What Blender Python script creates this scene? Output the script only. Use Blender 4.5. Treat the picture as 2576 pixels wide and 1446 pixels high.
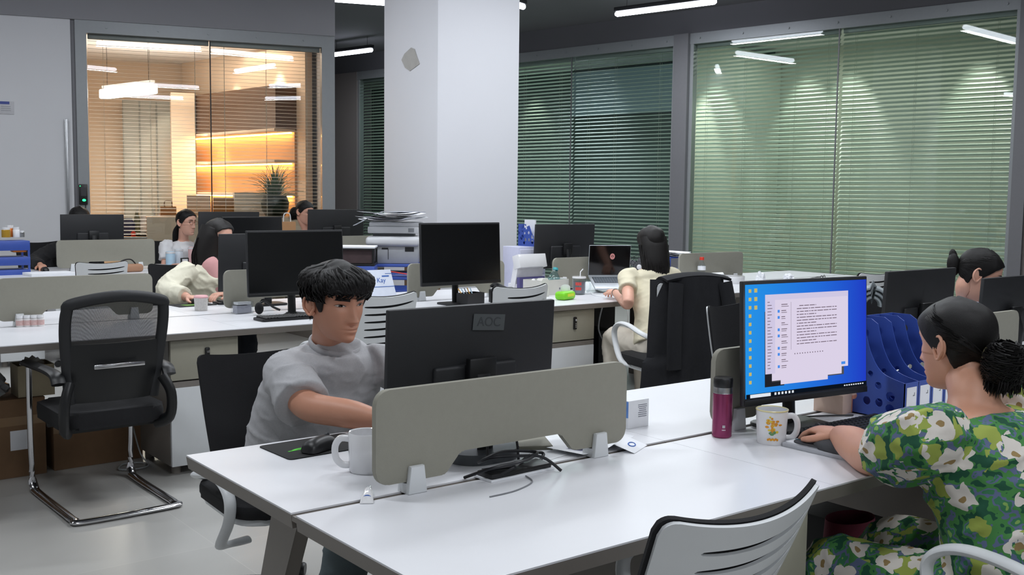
import bpy, bmesh, math, random
from mathutils import Vector, Matrix, noise, Quaternion
random.seed(7)
SC = bpy.context.scene
C = SC.collection
for o in list(bpy.data.objects): bpy.data.objects.remove(o)
PI = math.pi
def V(*a): return Vector(a)

# ---------------------------------------------------------------- camera
# world: X runs along the desk rows, Y across them, Z up; desk tops at 0.74 m
FPX, HC = 2600.0, 1.44
CAM = Matrix(((0.78816803, 0.04448552, -0.6138503), (-0.61534972, 0.07584879, -0.78459651), (0.01165662, 0.9961265, 0.08715574)))
cd = bpy.data.cameras.new('camera'); cam = bpy.data.objects.new('camera', cd); C.objects.link(cam)
cd.sensor_width = 36.0; cd.lens = FPX / 2576 * 36.0; cd.clip_end = 100; cd.clip_start = 0.05
cam.matrix_world = Matrix.Translation((0, 0, HC)) @ CAM.to_4x4()
SC.camera = cam
# ---------------------------------------------------------------- world, exposure
SC.view_settings.view_transform = 'Standard'; SC.view_settings.look = 'None'
SC.view_settings.gamma = 1.0; SC.view_settings.use_curve_mapping = False
SC.view_settings.exposure = 0.0
w = bpy.data.worlds.new('world'); SC.world = w; w.use_nodes = True
w.node_tree.nodes['Background'].inputs[0].default_value = (0.75, 0.8, 0.9, 1)
w.node_tree.nodes['Background'].inputs[1].default_value = 0.03
SC.cycles.max_bounces = 8; SC.cycles.transparent_max_bounces = 24; SC.cycles.diffuse_bounces = 4
SC.cycles.glossy_bounces = 4; SC.cycles.transmission_bounces = 6; SC.cycles.sample_clamp_indirect = 6.0
LAMP_POWER = 25.0       # watts of each pendant's own light

# ---------------------------------------------------------------- pixel helpers (photo 2576 x 1446)
def ray(x, y): return CAM @ V((x - 1288) / FPX, -(y - 723) / FPX, -1.0)
def atz(x, y, z=0.74):
    d = ray(x, y); return V(0, 0, HC) + d * ((z - HC) / d.z)
def aty(x, y, Y):
    d = ray(x, y); return V(0, 0, HC) + d * (Y / d.y)
def atd(x, y, dep): return V(0, 0, HC) + ray(x, y) * dep

# ---------------------------------------------------------------- materials
MATS = {}
def lin(c):
    return tuple((v / 12.92 if v <= 0.04045 else ((v + 0.055) / 1.055) ** 2.4) for v in (x / 255.0 for x in c))
def mat(name, rgb, rough=0.5, metal=0.0, vary=0.06, scale=30.0, bump=0.0, bscale=200.0, spec=0.5, stretch=None, trans=0.0, coat=0.0, sss=0.0):
    """principled material; a little procedural noise varies the colour and can raise a bump"""
    if name in MATS: return MATS[name]
    m = bpy.data.materials.new(name); m.use_nodes = True; nt = m.node_tree; N = nt.nodes; L = nt.links
    b = N['Principled BSDF']; c = lin(rgb)
    tc = N.new('ShaderNodeTexCoord'); mp = N.new('ShaderNodeMapping'); L.new(tc.outputs['Object'], mp.inputs[0])
    if stretch: mp.inputs['Scale'].default_value = stretch
    nz = N.new('ShaderNodeTexNoise'); nz.inputs['Scale'].default_value = scale; nz.inputs['Detail'].default_value = 3; L.new(mp.outputs[0], nz.inputs[0])
    mx = N.new('ShaderNodeMix'); mx.data_type = 'RGBA'
    mx.inputs[6].default_value = (*[max(0, v * (1 - vary)) for v in c], 1); mx.inputs[7].default_value = (*[min(1, v * (1 + vary)) for v in c], 1)
    L.new(nz.outputs[0], mx.inputs[0]); L.new(mx.outputs[2], b.inputs['Base Color'])
    b.inputs['Roughness'].default_value = rough; b.inputs['Metallic'].default_value = metal
    b.inputs['Specular IOR Level'].default_value = spec
    if trans: b.inputs['Transmission Weight'].default_value = trans
    if coat: b.inputs['Coat Weight'].default_value = coat
    if sss:
        b.inputs['Subsurface Weight'].default_value = sss; b.inputs['Subsurface Radius'].default_value = (0.012, 0.005, 0.003); b.inputs['Subsurface Scale'].default_value = 1.0
    if bump:
        n2 = N.new('ShaderNodeTexNoise'); n2.inputs['Scale'].default_value = bscale; n2.inputs['Detail'].default_value = 4; L.new(mp.outputs[0], n2.inputs[0])
        bp = N.new('ShaderNodeBump'); bp.inputs['Strength'].default_value = bump; bp.inputs['Distance'].default_value = 0.004
        L.new(n2.outputs[0], bp.inputs['Height']); L.new(bp.outputs[0], b.inputs['Normal'])
    MATS[name] = m; return m
def emit(name, rgb, strength):
    if name in MATS: return MATS[name]
    m = bpy.data.materials.new(name); m.use_nodes = True; nt = m.node_tree; N = nt.nodes
    N.remove(N['Principled BSDF']); e = N.new('ShaderNodeEmission'); e.inputs[0].default_value = (*lin(rgb), 1); e.inputs[1].default_value = strength
    nt.links.new(e.outputs[0], N['Material Output'].inputs[0]); MATS[name] = m; return m
def glass(name, tint, refl=1.0, ior=1.5, rough=0.0):
    """thin pane: clear transparency with a fresnel mirror on top"""
    if name in MATS: return MATS[name]
    m = bpy.data.materials.new(name); m.use_nodes = True; nt = m.node_tree; N = nt.nodes; L = nt.links
    N.remove(N['Principled BSDF'])
    t = N.new('ShaderNodeBsdfTransparent'); t.inputs[0].default_value = (*tint, 1)
    g = N.new('ShaderNodeBsdfGlossy'); g.inputs['Roughness'].default_value = rough
    lw = N.new('ShaderNodeLayerWeight'); lw.inputs[0].default_value = 0.5
    pw = N.new('ShaderNodeMath'); pw.operation = 'POWER'; pw.inputs[1].default_value = 4.0; L.new(lw.outputs[1], pw.inputs[0])
    ml = N.new('ShaderNodeMath'); ml.operation = 'MULTIPLY_ADD'; ml.inputs[1].default_value = 0.9 * refl; ml.inputs[2].default_value = 0.045 * refl; L.new(pw.outputs[0], ml.inputs[0])
    mx = N.new('ShaderNodeMixShader'); L.new(ml.outputs[0], mx.inputs[0]); L.new(t.outputs[0], mx.inputs[1]); L.new(g.outputs[0], mx.inputs[2])
    L.new(mx.outputs[0], N['Material Output'].inputs[0]); MATS[name] = m; return m
def mesh_fabric(name, rgb, density, holes):
    """woven mesh: dark threads with small see-through gaps"""
    if name in MATS: return MATS[name]
    m = mat(name, rgb, 0.7); nt = m.node_tree; N = nt.nodes; L = nt.links; b = N['Principled BSDF']
    tc = N.new('ShaderNodeTexCoord'); wv = N.new('ShaderNodeTexChecker'); wv.inputs['Scale'].default_value = density
    L.new(tc.outputs['Object'], wv.inputs[0])
    ml = N.new('ShaderNodeMath'); ml.operation = 'MULTIPLY'; ml.inputs[1].default_value = holes; L.new(wv.outputs['Fac'], ml.inputs[0])
    t = N.new('ShaderNodeBsdfTransparent'); mx = N.new('ShaderNodeMixShader')
    L.new(ml.outputs[0], mx.inputs[0]); L.new(b.outputs[0], mx.inputs[1]); L.new(t.outputs[0], mx.inputs[2])
    L.new(mx.outputs[0], N['Material Output'].inputs[0]); return m

# ---------------------------------------------------------------- mesh builder
class MB:
    def __init__(s): s.b = bmesh.new(); s.T = Matrix.Identity(4); s.mi = 0
    def _fin(s, vs, M=None):
        M = s.T @ M if M is not None else s.T
        fs = set()
        for v in vs:
            v.co = M @ v.co; fs.update(v.link_faces)
        for f in fs: f.material_index = s.mi
        return s
    def box(s, c, d, rot=None, bev=0.0, seg=2):
        M = Matrix.Translation(c) @ (rot.to_4x4() if rot is not None else Matrix.Identity(4))
        r = bmesh.ops.create_cube(s.b, size=1.0); vs = r['verts']
        for v in vs: v.co = Vector((v.co.x * d[0], v.co.y * d[1], v.co.z * d[2]))
        if bev > 0:
            es = list({e for v in vs for e in v.link_edges})
            r = bmesh.ops.bevel(s.b, geom=es, offset=min(bev, min(d) * 0.49), segments=seg, affect='EDGES', profile=0.5)
            vs = list({v for f in r['faces'] for v in f.verts} | {v for v in vs if v.is_valid})
        return s._fin(vs, M)
    def lathe(s, prof, c=(0, 0, 0), seg=24, rot=None, sx=1.0, sy=1.0):
        """prof: [(r, z)...]; r = 0 closes"""
        rings = []; allv = []
        for r, z in prof:
            if r < 1e-6: v = s.b.verts.new((0, 0, z)); rings.append([v]); allv.append(v)
            else:
                ring = [s.b.verts.new((r * sx * math.cos(2 * PI * k / seg), r * sy * math.sin(2 * PI * k / seg), z)) for k in range(seg)]
                rings.append(ring); allv += ring
        for a, b in zip(rings, rings[1:]):
            for k in range(seg):
                k2 = (k + 1) % seg
                if len(a) == 1 and len(b) == 1: break
                try:
                    if len(a) == 1: s.b.faces.new((a[0], b[k2], b[k]))
                    elif len(b) == 1: s.b.faces.new((a[k], a[k2], b[0]))
                    else: s.b.faces.new((a[k], a[k2], b[k2], b[k]))
                except ValueError: pass
        return s._fin(allv, Matrix.Translation(c) @ (rot.to_4x4() if rot is not None else Matrix.Identity(4)))
    def cyl(s, c, r, h, seg=24, rot=None, r2=None):
        r2 = r if r2 is None else r2
        return s.lathe([(0, 0), (r, 0), (r2, h), (0, h)], c, seg, rot)
    def tube(s, pts, rad, seg=10, up=None, closed=False, cap=True):
        """rad: float, list of floats or list of (rx, ry); up fixes the section's first axis"""
        P = [Vector(p) for p in pts]; n = len(P)
        R = [rad] * n if not isinstance(rad, (list, tuple)) else list(rad)
        R = [r if isinstance(r, (tuple, list)) else (r, r) for r in R]
        rings = []; prev = Vector(up) if up is not None else None; allv = []
        for i, p in enumerate(P):
            a = P[(i - 1) % n] if (closed or i > 0) else P[i]; b = P[(i + 1) % n] if (closed or i < n - 1) else P[i]
            t = (b - a).normalized()
            if prev is None: prev = t.orthogonal().normalized()
            x = prev - t * prev.dot(t)
            if x.length < 1e-5: x = t.orthogonal()
            x.normalize(); y = t.cross(x)
            if up is None: prev = x
            ring = [s.b.verts.new(p + x * (R[i][0] * math.cos(2 * PI * k / seg)) + y * (R[i][1] * math.sin(2 * PI * k / seg))) for k in range(seg)]
            rings.append(ring); allv += ring
        m = n if closed else n - 1
        for i in range(m):
            a, b = rings[i], rings[(i + 1) % n]
            for k in range(seg):
                try: s.b.faces.new((a[k], a[(k + 1) % seg], b[(k + 1) % seg], b[k]))
                except ValueError: pass
        if cap and not closed:
            s.b.faces.new(list(reversed(rings[0]))); s.b.faces.new(rings[-1])
        return s._fin(allv)
    def ell(s, c, r, rot=None, u=20, v=14):
        q = bmesh.ops.create_uvsphere(s.b, u_segments=u, v_segments=v, radius=1.0)
        for p in q['verts']: p.co = Vector((p.co.x * r[0], p.co.y * r[1], p.co.z * r[2]))
        return s._fin(q['verts'], Matrix.Translation(c) @ (rot.to_4x4() if rot is not None else Matrix.Identity(4)))
    def prism(s, poly, z0, z1, M=None, bev=0.0):
        """poly in XY extruded from z0 to z1"""
        a = [s.b.verts.new((x, y, z0)) for x, y in poly]; b = [s.b.verts.new((x, y, z1)) for x, y in poly]; n = len(poly)
        fs = [s.b.faces.new(list(reversed(a))), s.b.faces.new(b)]
        for i in range(n): fs.append(s.b.faces.new((a[i], a[(i + 1) % n], b[(i + 1) % n], b[i])))
        vs = a + b
        if bev > 0:
            es = list({e for f in fs[:2] for e in f.edges})
            r = bmesh.ops.bevel(s.b, geom=es, offset=bev, segments=2, affect='EDGES', profile=0.5)
            vs = list({v for f in r['faces'] for v in f.verts} | {v for v in vs if v.is_valid})
        return s._fin(vs, M)
    def grid(s, f, nu, nv, thick=0.0, cu=False):
        """surface f(u, v) -> point; thick > 0 makes a solid sheet (offset along the normal)"""
        P = [[Vector(f(i / nu, j / nv)) for j in range(nv + 1)] for i in range(nu + 1)]
        top = [[s.b.verts.new(P[i][j]) for j in range(nv + 1)] for i in range(nu + 1)]
        allv = [v for r in top for v in r]
        for i in range(nu):
            for j in range(nv): s.b.faces.new((top[i][j], top[i + 1][j], top[i + 1][j + 1], top[i][j + 1]))
        if thick > 0:
            bot = []
            for i in range(nu + 1):
                r = []
                for j in range(nv + 1):
                    a = P[min(i + 1, nu)][j] - P[max(i - 1, 0)][j]; b = P[i][min(j + 1, nv)] - P[i][max(j - 1, 0)]
                    n = a.cross(b); n = n.normalized() if n.length > 1e-9 else V(0, 0, 1)
                    r.append(s.b.verts.new(P[i][j] - n * thick))
                bot.append(r)
            allv += [v for r in bot for v in r]
            for i in range(nu):
                for j in range(nv): s.b.faces.new((bot[i][j + 1], bot[i + 1][j + 1], bot[i + 1][j], bot[i][j]))
            def q(a, b, c_, d):
                s.b.faces.new((a, b, c_, d))
            for i in range(nu):
                q(top[i + 1][0], top[i][0], bot[i][0], bot[i + 1][0]); q(top[i][nv], top[i + 1][nv], bot[i + 1][nv], bot[i][nv])
            for j in range(nv):
                q(top[0][j], top[0][j + 1], bot[0][j + 1], bot[0][j]); q(top[nu][j + 1], top[nu][j], bot[nu][j], bot[nu][j + 1])
        return s._fin(allv)
    def quad(s, a, b, c, d):
        vs = [s.b.verts.new(p) for p in (a, b, c, d)]; s.b.faces.new(vs); return s._fin(vs)
    def build(s, name, mats, parent=None, loc=None, rotz=0.0, smooth=True, angle=35):
        me = bpy.data.meshes.new(name)
        bmesh.ops.recalc_face_normals(s.b, faces=s.b.faces[:])
        s.b.to_mesh(me); s.b.free()
        if not isinstance(mats, (list, tuple)): mats = [mats]
        for m in mats: me.materials.append(m)
        if smooth:
            for p in me.polygons: p.use_smooth = True
            try: me.set_sharp_from_angle(angle=math.radians(angle))
            except Exception: pass
        o = bpy.data.objects.new(name, me); C.objects.link(o)
        if parent is not None: o.parent = parent
        if loc is not None: o.location = loc
        if rotz: o.rotation_euler = (0, 0, rotz)
        return o
def thing(name, label, cat, loc=(0, 0, 0), rotz=0.0, group=None):
    o = bpy.data.objects.new(name, None); o.empty_display_size = 0.1; C.objects.link(o)
    o.location = loc; o.rotation_euler = (0, 0, rotz); return tag(o, label, cat, group)
def tag(o, label, cat, group=None):
    o['label'] = label; o['category'] = cat
    if group: o['group'] = group
    return o
def struct(o, label=None, cat='room'):
    o['kind'] = 'structure'
    if label: o['label'] = label; o['category'] = cat
    return o
def dup(root, loc, rotz=0.0, label=None, group=None, scale=None):
    r = root.copy(); C.objects.link(r); r.location = loc; r.rotation_euler = (0, 0, rotz)
    if label: r['label'] = label
    if group: r['group'] = group
    if scale: r.scale = scale
    for ch in list(root.children):
        c = ch.copy(); C.objects.link(c); c.parent = r
        for g in list(ch.children):
            d = g.copy(); C.objects.link(d); d.parent = c
    return r
def word(txt, size, M, material, name, parent, ext=0.0004):
    cu = bpy.data.curves.new('letters', 'FONT'); cu.body = txt; cu.size = size; cu.align_x = 'CENTER'; cu.align_y = 'CENTER'; cu.extrude = ext
    t = bpy.data.objects.new('letters', cu); C.objects.link(t)
    me = bpy.data.meshes.new_from_object(t.evaluated_get(bpy.context.evaluated_depsgraph_get()))
    bpy.data.objects.remove(t); me.transform(M); me.materials.clear(); me.materials.append(material)
    o = bpy.data.objects.new(name, me); C.objects.link(o); o.parent = parent; return o
def rotx(a): return Matrix.Rotation(a, 3, 'X')
def roty(a): return Matrix.Rotation(a, 3, 'Y')
def rotz_(a): return Matrix.Rotation(a, 3, 'Z')
def rrect(w, h, r, n=6, cx=0.0, cy=0.0):
    p = []
    for sx, sy, a0 in ((1, 1, 0), (-1, 1, PI / 2), (-1, -1, PI), (1, -1, 1.5 * PI)):
        for k in range(n + 1):
            a = a0 + PI / 2 * k / n; p.append((cx + sx * (w / 2 - r) + r * math.cos(a), cy + sy * (h / 2 - r) + r * math.sin(a)))
    return p
def catmull(P, n=6, closed=False):
    P = [Vector(p) for p in P]; m = len(P); out = []
    rng = range(m) if closed else range(m - 1)
    for i in rng:
        p0 = P[(i - 1) % m] if (closed or i > 0) else P[0]; p1 = P[i]; p2 = P[(i + 1) % m]; p3 = P[(i + 2) % m] if (closed or i < m - 2) else P[-1]
        for k in range(n):
            t = k / n; out.append(0.5 * ((2 * p1) + (p2 - p0) * t + (2 * p0 - 5 * p1 + 4 * p2 - p3) * t * t + (3 * p1 - p0 - 3 * p2 + p3) * t ** 3))
    if not closed: out.append(P[-1])
    return out

# ---------------------------------------------------------------- palette
WHITE = mat('white_paint', (226, 227, 228), 0.55, vary=0.02, scale=3, bump=0.05, bscale=300)
DESKW = mat('white_laminate', (222, 223, 227), 0.34, vary=0.02, scale=8)
TAUPE = mat('taupe_metal', (124, 118, 112), 0.45, vary=0.05)
BEIGE = mat('beige_laminate', (158, 155, 140), 0.5, vary=0.03)
SCREENF = mat('grey_felt_board', (146, 144, 132), 0.75, vary=0.04, scale=60, bump=0.08, bscale=700)
BLACKP = mat('black_plastic', (17, 18, 20), 0.42, vary=0.15)
BLACKM = mat('black_matte_plastic', (30, 31, 34), 0.55, vary=0.1, bump=0.1, bscale=900)
PLWHITE = mat('white_plastic', (215, 218, 220), 0.4, vary=0.02)
CHROME = mat('chrome', (205, 205, 208), 0.16, 1.0, vary=0.03)
STEEL = mat('brushed_steel', (168, 170, 172), 0.35, 1.0, vary=0.05, stretch=(1, 1, 40))
PAPER = mat('paper', (236, 238, 242), 0.8, vary=0.02)
BLUEP = mat('blue_plastic', (58, 84, 166), 0.4, vary=0.06)
CARD = mat('cardboard', (124, 96, 70), 0.85, vary=0.08, bump=0.1, bscale=120)
MESHB = mesh_fabric('black_mesh_cloth', (24, 25, 27), 420.0, 0.3)
BLACKF = mat('black_cloth', (20, 20, 23), 0.9, vary=0.15, bump=0.3, bscale=500)
# ================================================================ ROOM SHELL
FLOOR_Z, CEIL_Z, LAMP_Z = 0.0, 3.95, 3.7
OL, DL, NL = V(2.4557, 11.7308, 0), V(0.95443, -0.29842, 0), V(0.29842, 0.95443, 0)      # left (far) wall line
OR_, DR, NR = V(9.28, 17.27, 0), V(0.16442, -0.98639, 0), V(0.98639, 0.16442, 0)         # right glazed wall line
AL, AR = math.atan2(DL.y, DL.x), math.atan2(DR.y, DR.x)
def wall_pt(px, py, O, N, off):
    r = ray(px, py); t = (N.dot(O + N * off - V(0, 0, HC))) / N.dot(r); return V(0, 0, HC) + r * t
def LWp(px, py, off=0.0):
    p = wall_pt(px, py, OL, NL, off); return (p - OL).dot(DL), p.z
def RWp(px, py, off=0.0):
    p = wall_pt(px, py, OR_, NR, off); return (p - OR_).dot(DR), p.z
def LP(s, off, z): return OL + DL * s + NL * off + V(0, 0, z)
def RP(s, off, z): return OR_ + DR * s + NR * off + V(0, 0, z)

def tile_floor():
    m = bpy.data.materials.new('floor_tile'); m.use_nodes = True; nt = m.node_tree; N = nt.nodes; L = nt.links; b = N['Principled BSDF']
    tc = N.new('ShaderNodeTexCoord'); br = N.new('ShaderNodeTexBrick'); L.new(tc.outputs['Object'], br.inputs[0])
    br.offset = 0.0; br.inputs['Scale'].default_value = 1.0; br.inputs['Brick Width'].default_value = 0.8; br.inputs['Row Height'].default_value = 0.8
    br.inputs['Mortar Size'].default_value = 0.0018; br.inputs['Color1'].default_value = (*lin((176, 175, 171)), 1); br.inputs['Color2'].default_value = (*lin((182, 181, 177)), 1)
    br.inputs['Mortar'].default_value = (*lin((192, 190, 185)), 1)
    nz = N.new('ShaderNodeTexNoise'); nz.inputs['Scale'].default_value = 1.5; nz.inputs['Detail'].default_value = 5; L.new(tc.outputs['Object'], nz.inputs[0])
    rp = N.new('ShaderNodeMapRange'); rp.inputs[3].default_value = 0.9; rp.inputs[4].default_value = 1.05; L.new(nz.outputs[0], rp.inputs[0])
    mx = N.new('ShaderNodeMix'); mx.data_type = 'RGBA'; mx.blend_type = 'MULTIPLY'; mx.inputs[0].default_value = 1.0
    L.new(br.outputs[0], mx.inputs[6]); L.new(rp.outputs[0], mx.inputs[7]); L.new(mx.outputs[2], b.inputs['Base Color'])
    b.inputs['Roughness'].default_value = 0.28; return m
XW, YW = -4.0, -5.0
B = MB(); B.box((6.0, 6.5, -0.05), (26, 29, 0.1)); struct(B.build('floor', tile_floor(), smooth=False))
CEILM = mat('dark_ceiling_paint', (104, 104, 108), 0.9, vary=0.06, scale=2)
SOFF = mat('grey_soffit_paint', (150, 150, 154), 0.8, vary=0.03, scale=2)
B = MB(); B.box((6.0, 6.5, CEIL_Z + 0.05), (26, 29, 0.1)); struct(B.build('ceiling', CEILM, smooth=False))
B = MB(); B.box((XW, 4.0, CEIL_Z / 2), (0.12, 18, CEIL_Z)); struct(B.build('wall_side', WHITE, smooth=False))
B = MB(); B.box((4.0, YW, CEIL_Z / 2), (17, 0.12, CEIL_Z)); struct(B.build('wall_front', WHITE, smooth=False))
ALU = mat('grey_aluminium_frame', (150, 154, 156), 0.45, 0.3, vary=0.04)
ALUD = mat('dark_grey_aluminium', (120, 120, 124), 0.5, 0.2, vary=0.04)  # darker grey for the door frame, posts and joint strips
DOORM = mat('pale_grey_door_paint', (214, 215, 218), 0.5, vary=0.02, scale=2)
GREYW = mat('taupe_grey_wall', (128, 122, 120), 0.75, vary=0.04, scale=2)
GL = glass('clear_pane', (0.93, 0.94, 0.92), 1.0, 1.5)
GR = glass('green_pane', (0.86, 0.905, 0.87), 1.0, 1.52)

LTOP, RTOP = 3.2, 3.6
# -------- far left wall: grey door, warm glazed office, soffit above
sD, sG0, sG1, sE = LWp(186, 300)[0], LWp(222, 300)[0], LWp(808, 300)[0], LWp(840, 300)[0]
sM = LWp(530, 300)[0]
o = None
def lbox(Bm, s0, s1, z0, z1, off, th):
    Bm.box(((s0 + s1) / 2, off, (z0 + z1) / 2), (s1 - s0, th, z1 - z0))
B = MB(); lbox(B, -8.0, sE, LTOP + 0.03, CEIL_Z, 0.0, 0.16); struct(B.build('wall_left', SOFF, None, OL, AL, smooth=False))
B = MB(); lbox(B, -8.0, -1.35, 0, LTOP + 0.03, 0.0, 0.14); struct(B.build('wall_left_return', WHITE, None, OL, AL, smooth=False))
d1 = bpy.data.objects.new('door_1', None); C.objects.link(d1); d1.location = OL; d1.rotation_euler = (0, 0, AL); struct(d1)
B = MB(); lbox(B, -1.25, sD - 0.014, 0.006, LTOP + 0.03, -0.02, 0.05); B.build('door_leaf', DOORM, d1, smooth=False)
B = MB(); lbox(B, -1.35, -1.25, 0, LTOP + 0.03, 0, 0.14); lbox(B, sD - 0.015, sD + 0.03, 0, LTOP + 0.03, 0.03, 0.1); B.build('door_frame', ALUD, d1, smooth=False)
h0, h1 = LWp(160, 300)[0], LWp(174, 300)[0]
B = MB(); zt = LWp(166, 300)[1]; B.box(((h0 + h1) / 2, -0.085, (zt + 0.85) / 2), (0.028, 0.02, zt - 0.85), bev=0.005)
for zz in (zt - 0.15, 1.0): B.box(((h0 + h1) / 2, -0.06, zz), (0.02, 0.05, 0.02))
B.build('door_handle', STEEL, d1)
w1 = bpy.data.objects.new('window_1', None); C.objects.link(w1); w1.location = OL; w1.rotation_euler = (0, 0, AL); struct(w1)
B = MB(); lbox(B, sD + 0.03, sG0, 0, LTOP + 0.03, 0, 0.12); lbox(B, sG1, sE, 0, LTOP + 0.03, 0, 0.12)
lbox(B, sG0, sG1, LTOP - 0.10, LTOP + 0.03, 0, 0.12); lbox(B, sG0, sG1, 0, 0.1, 0, 0.12)
for k in range(5):
    B.cyl((sG0 + 0.2 + (sG1 - sG0 - 0.4) * k / 4, -0.06, LTOP - 0.035), 0.012, 0.012, 10, rotx(PI / 2))
B.build('window_frame', ALU, w1)
B = MB(); lbox(B, sG0 + 0.004, sM - 0.004, 0.1, LTOP - 0.10, -0.03, 0.01); B.build('pane', GL, w1, smooth=False)
B = MB(); lbox(B, sM + 0.004, sG1 - 0.004, 0.1, LTOP - 0.10, -0.03, 0.01); B.build('pane', GL, w1, smooth=False)
B = MB(); lbox(B, sM - 0.006, sM + 0.006, 0.1, LTOP - 0.10, -0.03, 0.016); B.build('joint_strip', BLACKM, w1, smooth=False)
# return of the far wall beside the passage
e = LP(sE, 0, 0); rd = V(e.x, e.y, 0).normalized(); rd = Matrix.Rotation(math.radians(6), 3, 'Z') @ rd
B = MB(); B.box((2.6, 0, (CEIL_Z) / 2), (5.0, 0.1, CEIL_Z)); struct(B.build('wall_passage', SOFF, None, (e.x - 0.03, e.y + 0.05, 0), math.atan2(rd.y, rd.x), smooth=False))

# -------- right wall: long glazed line with two posts
sP = [RWp(x, 300)[0] for x in (905, 918, 1303, 1440, 1697, 1742, 2107, 2556, 2600)]
sW1 = sP[7] + 1.2
RTS = RTOP
def rb(Bm, s0, s1, z0, z1, off, th): Bm.box(((s0 + s1) / 2, off, (z0 + z1) / 2), (s1 - s0, th, z1 - z0))
B = MB(); rb(B, -2.0, 24, RTOP + 0.04, CEIL_Z, 0.02, 0.14); struct(B.build('wall_right', CEILM, None, OR_, AR, smooth=False))
B = MB(); rb(B, -2.0, sP[0], 0, RTOP + 0.04, 0.0, 0.14); struct(B.build('wall_passage_end', GREYW, None, OR_, AR, smooth=False))
B = MB(); rb(B, sP[8] - 0.02, 24, 0, RTOP + 0.04, 0.0, 0.14); struct(B.build('wall_right_solid', GREYW, None, OR_, AR, smooth=False))
def glazed(name, s0, s1, joints, gm):
    wn = bpy.data.objects.new(name, None); C.objects.link(wn); wn.location = OR_; wn.rotation_euler = (0, 0, AR); struct(wn)
    Bf = MB(); rb(Bf, s0, s1, RTOP - 0.10, RTOP + 0.04, 0, 0.12); rb(Bf, s0, s1, 0, 0.1, 0, 0.12)
    rb(Bf, s0, s0 + 0.05, 0.1, RTOP - 0.10, 0, 0.10); rb(Bf, s1 - 0.05, s1, 0.1, RTOP - 0.10, 0, 0.10)
    n = max(3, int((s1 - s0) / 0.55))
    for k in range(n): Bf.cyl((s0 + 0.15 + (s1 - s0 - 0.3) * k / (n - 1), -0.06, RTOP - 0.03), 0.014, 0.014, 10, rotx(PI / 2))
    Bf.build('window_frame', ALU, wn)
    js = [s0 + 0.05] + joints + [s1 - 0.05]
    for a, b in zip(js, js[1:]):
        Bp = MB(); rb(Bp, a + 0.003, b - 0.003, 0.1, RTOP - 0.10, -0.035, 0.01); Bp.build('pane', gm, wn, smooth=False)
    if joints:
        Bp = MB()
        for j in joints: rb(Bp, j - 0.007, j + 0.007, 0.1, RTOP - 0.10, -0.035, 0.016)
        Bp.build('joint_strip', ALUD, wn, smooth=False)
    return wn
glazed('window_2', sP[0], sP[4] + 0.03, [sP[2] - 1.5, sP[3]], GR)
glazed('window_3', sP[5] - 0.03, sP[7] + 0.02, [sP[6]], GR)
B = MB(); rb(B, sP[4] + 0.03, sP[5] - 0.03, 0, RTOP + 0.04, -0.03, 0.16); struct(B.build('trim_1', ALUD, None, OR_, AR, smooth=False))
B = MB(); rb(B, sP[7] + 0.02, sP[8] - 0.02, 0, RTOP + 0.04, -0.03, 0.16); struct(B.build('trim_2', ALUD, None, OR_, AR, smooth=False))

# -------- venetian blinds: one thing each
SLATW = mat('warm_white_slat', (205, 196, 184), 0.45, vary=0.03, scale=5)
SLATG = mat('pale_green_slat', (196, 208, 202), 0.42, vary=0.04, scale=4)
def translucent(m, rgb, f):
    nt = m.node_tree; N = nt.nodes; L = nt.links; b = N['Principled BSDF']
    t = N.new('ShaderNodeBsdfTranslucent'); t.inputs[0].default_value = (*lin(rgb), 1); mx = N.new('ShaderNodeMixShader'); mx.inputs[0].default_value = f
    L.new(b.outputs[0], mx.inputs[1]); L.new(t.outputs[0], mx.inputs[2]); L.new(mx.outputs[0], N['Material Output'].inputs[0])
translucent(SLATG, (222, 230, 210), 0.35)
def blind(label, O, A, s0, s1, ztop, pitch, width, tilt, m, off, cords, cat='venetian blind', wav=0.0, zbot=0.13):
    t = thing('venetian_blind', label, cat, O, A, 'venetian blinds in the glass walls')
    Bs = MB(); n = int((ztop - 0.09 - zbot) / pitch)
    for k in range(n):
        zc = ztop - 0.07 - k * pitch; c, s_ = math.cos(tilt), math.sin(tilt)
        w_ = 0.0 if not wav else wav * (noise.noise(V(k * 0.31, s0, 0)))
        def f(u, v, zc=zc, c=c, s_=s_, w_=w_):
            q = (v - 0.5) * width; cr = 0.003 * (1 - (2 * v - 1) ** 2)
            return (s0 + (s1 - s0) * u, off + q * c - cr * s_, zc + q * s_ + cr * c + w_ * (u - 0.5))
        Bs.grid(f, 1, 3, 0.0007)
    Bs.build('slats', m, t, smooth=False)
    Bh = MB(); Bh.box(((s0 + s1) / 2, off, ztop - 0.025), (s1 - s0, 0.05, 0.05), bev=0.004); Bh.build('head_rail', ALU, t)
    zb = ztop - 0.07 - n * pitch
    Bh = MB(); Bh.box(((s0 + s1) / 2, off, zb), (s1 - s0, 0.03, 0.018), bev=0.003); Bh.build('bottom_rail', ALU, t)
    for q in cords:
        Bc = MB(); ss = s0 + (s1 - s0) * q
        Bc.tube([(ss, off - width * 0.52, ztop - 0.05), (ss, off - width * 0.52, zb)], 0.0016, 5)
        Bc.tube([(ss, off + width * 0.52, ztop - 0.05), (ss, off + width * 0.52, zb)], 0.0016, 5)
        Bc.build('cord', mat('cord', (190, 190, 180), 0.8), t)
    return t
blind('open warm white venetian blind in the glass beside the grey door', OL, AL, sG0 + 0.01, sM - 0.01, LTOP - 0.10, 0.04, 0.034, math.radians(6), SLATW, 0.045, (0.12, 0.5, 0.88), zbot=0.9)
blind('open warm white venetian blind in front of the glowing shelves', OL, AL, sM + 0.01, sG1 - 0.01, LTOP - 0.10, 0.04, 0.034, math.radians(6), SLATW, 0.045, (0.12, 0.5, 0.88), zbot=0.9)
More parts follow.
